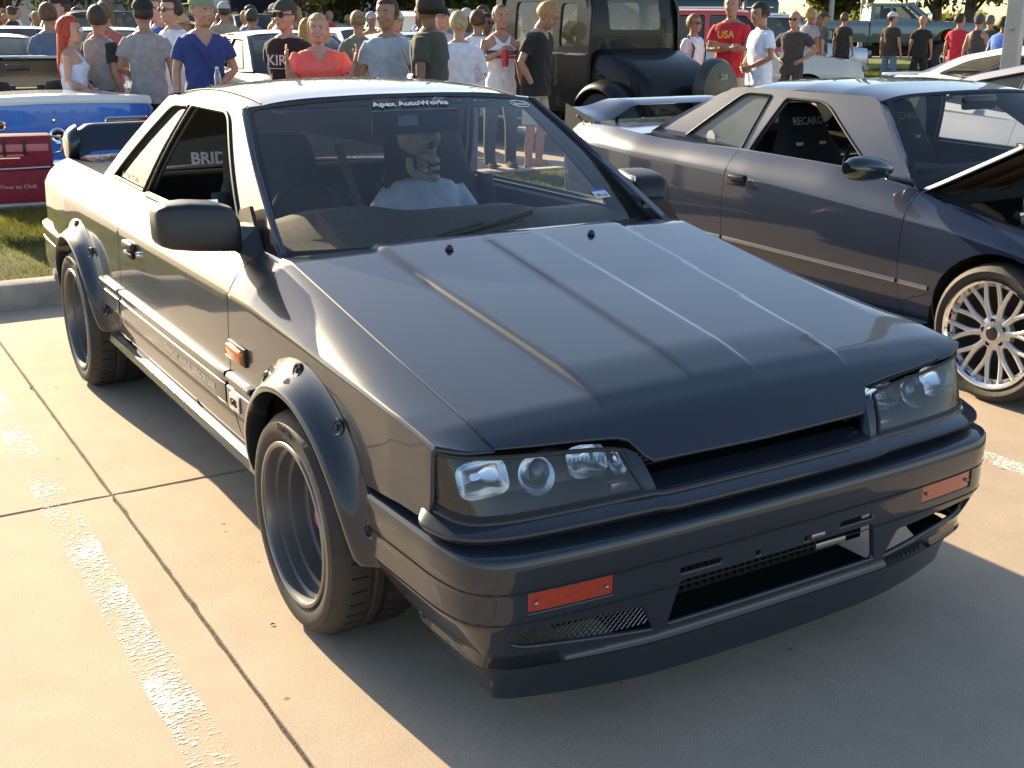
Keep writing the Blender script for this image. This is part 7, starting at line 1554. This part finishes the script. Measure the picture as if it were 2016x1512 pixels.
# far crowd: a few figures built once and copied with clothes of other colours
PROTO = []
for k, (hair, hc, arms, sh, fem) in enumerate((('short', (.04, .03, .02), ('down', 'down'), False, 0), ('big', (.05, .03, .02), ('waistfront', 'down'), True, 0), ('long', (.16, .08, .03), ('down', 'waistfront'), False, .03), ('buzz', (.2, .12, .05), ('cross1', 'cross2'), True, 0), ('short', (.30, .18, .06), ('phone', 'down'), False, 0), ('cap', (.05, .03, .02), ('hips', 'down'), False, 0))):
    P = person(-16.0-2.3*k, 4.2+1.2*k, math.radians(40*k), h=1.72+.02*k, skin=('tan', 'fair', 'fair', 'tan', 'brown', 'tan')[k], shirt=(.5, .5, .5), hair=hair, hairc=hc, arms=arms, shorts=sh, bust=fem, vox=.022, cap=((.05, .05, .06), (.4, .4, .4))[k % 2], label='x')[0]; PROTO.append(P)
SH = [('white', (.72, .72, .74)), ('black', (.02, .02, .022)), ('grey', (.25, .25, .26)), ('blue', (.06, .12, .38)), ('red', (.45, .03, .04)), ('khaki', (.32, .28, .18)), ('teal', (.05, .25, .25)), ('orange', (.6, .25, .05)), ('navy', (.03, .04, .09)), ('pink', (.55, .25, .28))]
GC = random.Random(11); used = set(); placed = []
TROU = [(.08, .09, .12), (.03, .03, .03), (.3, .26, .2), (.12, .16, .25)]
CARBOX = [(o.location.x, o.location.y) for o in bpy.data.objects if o.parent is None and o.get('category') in ('car', 'suv', 'van', 'truck')]
N = 0
while N < 78:
    px_b = GC.uniform(148.5, 171.5) if N < 74 else GC.uniform(134, 136); d = GC.uniform(17, 44) if N < 74 else GC.uniform(24, 44)
    x, y, _ = at(px_b, d)
    if any(abs(x-cx) < 2.7 and abs(y-cy) < 1.25 for cx, cy in CARBOX) or any((x-a)**2+(y-b)**2 < .35 for a, b in placed): continue
    placed.append((x, y)); pi = GC.randrange(6); src = PROTO[pi]; first = pi not in used
    P = src if first else copy_tree(src)
    used.add(pi); P.location = (x, y, 0); P.rotation_euler = (0, 0, GC.uniform(0, 6.28)); s = GC.uniform(.93, 1.05); P.scale = (s, s, s)
    nm, c = GC.choice(SH); ti = GC.randrange(4); tc = TROU[ti]; tn = ('slate', 'black', 'tan', 'denim blue')[ti]
    for ch in P.children:
        if ch.name.split('.')[0] in ('shirt', 'tank_top'): ch.material_slots[0].link = 'OBJECT'; ch.material_slots[0].material = cloth(c)
        if ch.name.split('.')[0] in ('shorts', 'trousers'): ch.material_slots[0].link = 'OBJECT'; ch.material_slots[0].material = cloth(tc)
    if N >= 74: side = 'near the lifted truck'
    else: side = ('in the far left crowd' if px_b > 167 else 'behind the man in blue' if px_b > 161 else 'behind the woman in coral' if px_b > 155.5 else 'by the tank top man')
    band = 'close' if d < 23 else ('mid-distance' if d < 32 else 'distant')
    kind = ('short-haired', 'thick-haired', 'long-haired', 'close-cropped', 'brown-haired', 'pale-capped')[pi]
    P['label'] = '%s %s person in %s top and %s trousers %s' % (band, kind, nm, tn, side); P['group'] = 'onlookers, %s %s %s %s %s' % (band, nm, tn, kind, side); P['category'] = 'person'
    N += 1
# ------------------------------------------------------------------ far grass, trees, buildings
def isle(name, poly, h=.13, blades_n=0):
    mb = MB(); kerb_ring(mb, poly, h=h); tag(mb.build('kerb', M_KERB), kind='structure')
    c = np.mean(np.array(poly), 0); inn_ = [tuple(c+(np.array(p)-c)*(1-.14/np.linalg.norm(np.array(p)-c))) for p in poly]
    mb = MB(); panel(mb, lambda u, v: (u, v, h-.02), inn_, step=1.5, flange=0); tag(mb.build('grass_island', mat('bright_turf', (.16, .17, .03), .95, var=.35, vscale=3, bump=.6, bscale=30)), kind='structure')
isle('far', rpoly([(-14.0, 24.5), (-27, 40), (-42, 30), (-21.5, 18.0)], 2.0, 6))
blades('grass', [(-22, -15, 18.5, 27.5, 30000, .10, .03)], .11)
LEAF = mat('leaf_green', (.10, .14, .035), .55, var=.4, vscale=.6)
LEAF2 = mat('leaf_olive', (.16, .17, .04), .55, var=.4, vscale=.6)
LEAF3 = mat('leaf_dark', (.07, .10, .03), .6, var=.4, vscale=.6)
for m in (LEAF, LEAF2, LEAF3):
    t = m.node_tree; b = t.nodes['Principled BSDF']; tl = t.nodes.new('ShaderNodeBsdfTranslucent'); c = b.inputs['Base Color']
    if c.is_linked: t.links.new(c.links[0].from_socket, tl.inputs[0])
    mx = t.nodes.new('ShaderNodeMixShader'); mx.inputs[0].default_value = .65; t.links.new(b.outputs[0], mx.inputs[1]); t.links.new(tl.outputs[0], mx.inputs[2]); t.links.new(mx.outputs[0], t.nodes['Material Output'].inputs[0])
BARK = mat('bark', (.08, .06, .04), .9, var=.3, vscale=8, bump=.6, bscale=30)
def tree(x, y, h, r, low, n, leaf, label, group=None, ls=.16, kind='tree'):
    T = empty(kind, (x, y, 0), RNG.uniform(0, 6.28), label, 'tree', group)
    mb = MB(); top = h*.75; path = [(0, 0, 0), (.05*r, .03*r, top*.35), (-.04*r, .06*r, top*.7), (0, 0, top)]; mb.tube(crom(path, 3), list(np.linspace(.055*h*.5, .012*h, 10)), 10); mb.build('trunk', BARK, T)
    mb = MB(); cen = []
    nb = 16
    for k in range(nb):
        a = k*2.4+RNG.uniform(-.3, .3); z0 = low+(h*.62-low)*RNG.uniform(0, 1)*.8; z1 = min(h*.93, z0+RNG.uniform(.10, .35)*h); rr = r*RNG.uniform(.45, .95)*(1-.35*max(0, z1/h-.55)/.45)
        p = [(0, 0, z0*.9), (math.cos(a)*rr*.45, math.sin(a)*rr*.45, (z0+z1)/2+.1), (math.cos(a)*rr, math.sin(a)*rr, z1)]; mb.tube(crom(p, 3), list(np.linspace(.018*h*.5, .004*h, 7)), 6)
        for q in (.55, .8, 1.0): cen.append((math.cos(a)*rr*q, math.sin(a)*rr*q, z0*.9+(z1-z0*.9)*q, RNG.uniform(.14, .26)*r+.2))
    mb.build('limb', BARK, T)
    cen.append((0, 0, h*.92, r*.35)); cen.append((0, 0, h*.75, r*.5))
    C = []; idx = RNG.integers(0, len(cen), n); ce = np.array(cen)[idx]
    d = RNG.normal(size=(n, 3)); d /= np.linalg.norm(d, axis=1)[:, None]; rad = ce[:, 3:4]*RNG.uniform(.3, 1.15, (n, 1))**.6; P = ce[:, :3]+d*rad*np.array([1, 1, .75])
    P[:, 2] = np.maximum(P[:, 2], low*.85)
    A = RNG.normal(size=(n, 3)); A /= np.linalg.norm(A, axis=1)[:, None]; B = RNG.normal(size=(n, 3)); B -= A*np.sum(A*B, 1)[:, None]; B /= np.linalg.norm(B, axis=1)[:, None]; s = ls*RNG.uniform(.6, 1.4, (n, 1))
    o = tri_cloud('crown', P, A*s, (A*.5+B*.8)*s, leaf, kind=None); o.parent = T; return T
LBT = ['dark leafy tree at the far left top corner', 'leafy tree right of the far left corner tree', 'low branched tree in front of the pale building', 'tree with hanging boughs above the man in blue', 'tree in front of the right end of the pale building', 'yellow-green tree above the woman in coral', 'dense green tree above the camouflage shirt', 'green tree behind the young man in pale grey', 'leafy tree above the man with thick hair', 'yellow-green tree behind the blond person', 'olive tree above the tank top man', 'green tree beside the black vintage car', 'shady tree left of the vintage car roof', 'green tree behind the van', 'tree above the man in red', 'green tree over the silver wagon', 'oak behind the truck windshield', 'oak right of the truck']
TR = [(171.0, 52, 8, 4.5, 1.3, 0), (168.6, 56, 8, 4.5, 1.5, 2), (165.0, 46, 6, 2.4, 1.55, 1), (162.9, 42, 7, 2.6, 2.2, 0), (158.7, 50, 7, 2.8, 1.7, 1), (157.3, 58, 8, 3.5, 1.2, 1), (155.9, 60, 9, 4.0, 1.0, 0), (154.2, 56, 8.5, 3.6, 1.1, 2), (152.9, 60, 9, 3.8, 1.2, 1), (151.5, 54, 8, 3.4, 1.1, 1), (150.0, 58, 8.5, 3.6, 1.2, 0), (148.6, 60, 8, 3.5, 1.3, 1), (146.9, 56, 8, 3.6, 1.2, 0), (139.2, 48, 7, 3.0, 1.9, 0), (138.6, 60, 8, 3.0, 1.9, 1), (137.2, 62, 8, 2.6, 2.0, 0), (129.8, 56, 9, 3.2, 1.6, 2), (128.4, 50, 8, 2.4, 1.9, 1)]
for (b, d, h, r, low, lf), lb in zip(TR, LBT):
    x, y, _ = at(b, d); tree(x, y, h, r, low, 5500, (LEAF, LEAF2, LEAF3)[lf], lb, 'trees beyond the car park', ls=.24)
x, y, _ = at(134.6, 52); tree(x, y, 5, 1.3, 1.2, 3500, LEAF2, 'small feathery tree against the bright sky', 'trees beyond the car park', ls=.2)
x, y, _ = at(132.6, 52); tree(x, y, 6, 2.2, 2.4, 5000, LEAF3, 'dark tree behind the truck cab', 'trees beyond the car park', ls=.2)
# hedge line far off on the right, low
mb_n = 26000; P = np.zeros((mb_n, 3)); bb = np.radians(RNG.uniform(124, 147, mb_n)); dd = RNG.uniform(74, 80, mb_n); P[:, 0] = 4.08+dd*np.cos(bb); P[:, 1] = -1.9+dd*np.sin(bb); P[:, 2] = RNG.uniform(0, 1, mb_n)**.8*(1.45+.35*np.sin(bb*90)+.2*np.sin(bb*231)); A = RNG.normal(size=(mb_n, 3))*.25; B = RNG.normal(size=(mb_n, 3))*.25
tri_cloud('far_hedge', P, A, B, LEAF2)
mb_n = 40000; P = np.zeros((mb_n, 3)); bb = np.radians(RNG.uniform(146, 158, mb_n)); dd = RNG.uniform(80, 90, mb_n); P[:, 0] = 4.08+dd*np.cos(bb); P[:, 1] = -1.9+dd*np.sin(bb); P[:, 2] = RNG.uniform(0, 1, mb_n)**.8*(3.6+1.0*np.sin(bb*60)+.8*np.sin(bb*171)); A = RNG.normal(size=(mb_n, 3))*.4; B = RNG.normal(size=(mb_n, 3))*.4
tri_cloud('far_woodland', P, A, B, LEAF2)
# pale building with a dark loading bay and a window band
def building(b, d, w, h, dep, rot, label, wallm, feats):
    x, y, _ = at(b, d); Bd = empty('building', (x, y, 0), math.radians(b+180+rot), label, 'building')
    mb = MB(); mb.box((-dep/2, 0, h/2), (dep, w, h)); mb.build('wall', wallm, Bd)
    mb = MB(); mb.box((-dep/2, 0, h+.15), (dep+.3, w+.3, .3), bev=.05); mb.build('roof', mat('roof_grey', (.3, .3, .3), .8), Bd)
    for nm, y0, z0, ww, hh, m in feats:
        mb = MB(); mb.box((.03, y0, z0), (.10, ww, hh), bev=.02); f = mb.build(nm, m, Bd)
        if nm == 'window': mb = MB(); mb.box((.09, y0, z0), (.02, ww-.25, hh-.25)); mb.build('pane', mat('dark_pane', (.03, .035, .045), .1, coat=1), f)
    return Bd
M_BW = mat('pale_render_wall', (.44, .44, .42), .9, var=.06, vscale=.5, bump=.2, bscale=5)
M_BW2 = mat('mid_grey_wall', (.27, .27, .28), .9, var=.08, vscale=.5)  # mid grey for doors and window surrounds
building(164.2, 66, 15.5, 7, 12, 8, 'long pale warehouse behind the left half of the crowd', M_BW, [('door', -3.2, 1.6, 2.4, 2.4, M_BW2), ('window', 4.7, 2.2, 3.4, 1.0, M_BW2), ('window', .8, 2.4, 1.6, .8, M_BW2), ('pipe', 6.4, 3.5, .25, 7, M_ALU), ('sign_panel', 2.8, 2.35, 1.1, .5, M_WHT2), ('window', -6.2, 3.0, 2.4, 1.2, M_BW2)])
building(158.6, 78, 14, 6, 10, -6, 'low white shop building between the trees', mat('white_shop_wall', (.62, .62, .60), .9), [('window', -3, 2.0, 3.2, 1.4, M_BW2), ('window', 2, 2.0, 3.2, 1.4, M_BW2), ('door', 5.2, 1.2, 1.2, 2.4, M_BW2)])
# slim poles standing in the middle distance
for b, d, lb in ((158.95, 38, 'pale slim lamp pole beside the capped man'), (152.05, 44, 'thin lamp pole between the central trees'), (149.35, 40, 'pale lamp pole above the tank top man'), (148.85, 46, 'thin green pole right of the tank top man'), (164.7, 40, 'thin white pole in front of the warehouse'), (134.35, 46, 'pale pole left of the truck'), (133.0, 48, 'thin pole behind the truck bed'), (132.7, 44, 'thicker brown post beside the truck cab')):
    x, y, _ = at(b, d); PL = empty('lamp_pole', (x, y, 0), 0, lb, 'lamp pole', 'poles in the middle distance')
    mb = MB(); mb.tube([(0, 0, 0), (0, 0, 8)], .09, 8); mb.build('pole', M_POST if 'brown' not in lb else BARK, PL); mb = MB(); mb.tube([(0, 0, 8), (.8, 0, 8.2)], .05, 6); mb.box((1.0, 0, 8.2), (.6, .25, .12), bev=.03); mb.build('lamp_head', M_STEEL, PL)
# ------------------------------------------------------------------ the skeleton passenger and small ground litter
SKN = empty('skeleton', (-.13, .245, .60), math.radians(-6), 'model skeleton in a pale blue t-shirt sitting in the passenger seat of the grey coupe', 'skeleton')
BONE = mat('bone', (.50, .46, .34), .6, var=.25, vscale=20, bump=.3, bscale=80)
mb = MB(); R = []
n, m = 26, 18
for i in range(m+1):
    ph = math.pi*i/m; r_ = []
    for j in range(n):
        th = 2*math.pi*j/n; d = Vector((math.sin(ph)*math.cos(th), math.sin(ph)*math.sin(th), math.cos(ph))); q = 1.0
        for s in (-1, 1):
            e = Vector((.86, s*.38, -.28)).normalized(); q -= .34*max(0, 1-(d-e).length/.34)**.7*1.0
            ck = Vector((.55, s*.75, -.62)).normalized(); q += .05*max(0, 1-(d-ck).length/.3); tmp = Vector((.35, s*.92, -.15)).normalized(); q -= .10*max(0, 1-(d-tmp).length/.4)
        nz = Vector((.95, 0, -.62)).normalized(); q -= .16*max(0, 1-(d-nz).length/.16)
        if d.z < -.35: q *= 1-.28*max(0, -.35-d.z)*(1 if d.x < .4 else .35)
        r_.append((d.x*.098*q, d.y*.074*q, .575+d.z*.088*q))
    R.append(r_)
mb.loft(R[::-1], True, False); mb.loft([[(.045+.045*math.cos(a), .034*math.sin(a), z) for a in np.linspace(0, 2*math.pi, 13)[:-1]] for z in (.52, .485)], True, True); SK = mb.build('skull', BONE, SKN, angle=None)
for s in (-1, 1):
    mb = MB(); mb.ell((.072, s*.031, .555), (.014, .018, .018), 10, 6); mb.build('eye_socket', M_DARK, SK)
mb = MB(); mb.ell((.093, 0, .520), (.006, .010, .016), 8, 5); mb.build('nose_socket', M_DARK, SK)
for z, dz in ((.487, 0), (.458, -1)):
    mb = MB()
    for k in range(9):
        a = -1.0+2.0*k/8; mb.box((.045+.047*math.cos(a), .034*math.sin(a), z), (.007, .0065, .014), Matrix.Identity(4), bev=.001)
    o = mb.build('teeth', mat('tooth', (.65, .6, .45), .4), SK); o['kind'] = 'stuff'
mb = MB(); mb.tube(crom([(-.02, .058, .50), (-.015, .056, .45), (.02, .045, .425), (.075, .015, .415), (.082, 0, .413), (.075, -.015, .415), (.02, -.045, .425), (-.015, -.056, .45), (-.02, -.058, .50)], 3), .013, 8, flat=1.3); mb.build('jaw', BONE, SK)
SK.scale = (.90, .92, .94); SK.location = (.0, -.015, .0); SK.rotation_euler = (0, 0, math.radians(44))
for q in [c for c in SKN.children if c.name.startswith('jaw')]: q.parent = SK
for q in SK.children: pass
for k in range(5):
    mb = MB(); mb.ell((-.012, 0, .46-.024*k), (.022, .024, .010), 10, 6); mb.tube([(-.04, 0, .455-.024*k), (-.015, 0, .46-.024*k)], .006, 5); mb.build('vertebra', BONE, SKN)
mb = MB(); 
for s in (-1, 1): mb.tube([(.03, s*.01, .345), (.02, s*.07, .352), (-.01, s*.11, .34)], .010, 7)
mb.build('collar_bone', BONE, SKN)
for s in (-1, 1):
    mb = MB(); mb.tube([(-.01, s*.13, .32), (.0, s*.17, .20), (.01, s*.19, .10)], [.018, .011, .014], 8); mb.tube([(.01, s*.19, .10), (.20, s*.16, .04)], [.012, .009], 8); mb.build('arm_bone', BONE, SKN)
    mb = MB()
    for k in range(5): mb.tube([(.20, s*(.16+.008*(k-2)), .04), (.25, s*(.16+.014*(k-2)), .035), (.285-.008*abs(k-1), s*(.16+.018*(k-2)), .02)], .005, 5)
    mb.build('hand_bones', BONE, SKN)
    mb = MB(); mb.tube([(.02, s*.09, -.02), (.42, s*.10, .0), (.52, s*.10, -.32)], [.022, .018, .014], 8); mb.build('leg_bone', BONE, SKN)
sb = MB()
def er(z, hw, hd, cx=0): return [(cx+hd*math.copysign(abs(math.cos(a))**.8, math.cos(a)), hw*math.copysign(abs(math.sin(a))**.75, math.sin(a)), z) for a in np.linspace(0, 2*math.pi, 21)[:-1]]
sb.loft([er(-.06, .14, .11), er(.06, .13, .105), (er(.18, .138, .112)), er(.28, .148, .110), er(.345, .140, .088), er(.375, .12, .07), er(.385, .06, .05)], True, True)
for s in (-1, 1): sb.tube([(0, s*.125, .335), (.0, s*.175, .26), (.01, s*.195, .15)], [.052, .056, .058], 12)
sm3 = remesh(sb, .012, 2)
for v in sm3.vertices: a = math.atan2(v.co.y, v.co.x); v.co += v.normal*(.006*math.sin(a*8+v.co.z*9)*min(1, max(0, .36-v.co.z)*5))
sm3.polygons.foreach_set('use_smooth', [True]*len(sm3.polygons)); sm3.materials.append(cloth((.62, .68, .80))); o = bpy.data.objects.new('shirt', sm3); COL.objects.link(o); o.parent = SKN
# bits of leaf litter on the concrete
LF = mat('dry_leaf', (.12, .07, .03), .8)
for k in range(11):
    x, y = (RNG.uniform(-2.5, 2.4), RNG.uniform(-2.0, -.8)) if k < 7 else (RNG.uniform(2.2, 3.2), RNG.uniform(-.9, 1.2))
    if k == 0: x, y = 1.26, -.95+.0
    mb = MB(); s = RNG.uniform(.004, .009); a = RNG.uniform(0, 6.28); c, d = math.cos(a), math.sin(a)
    mb.add([(x-c*s, y-d*s, .002), (x-d*s*.5, y+c*s*.5, .006), (x+c*s, y+d*s, .003), (x+d*s*.5, y-c*s*.5, .005)], [(0, 1, 2), (0, 2, 3)]); tag(mb.build('leaf_litter', LF), 'tiny dry leaf scrap lying on the concrete near the grey coupe', 'leaf', 'leaf scraps on the concrete')
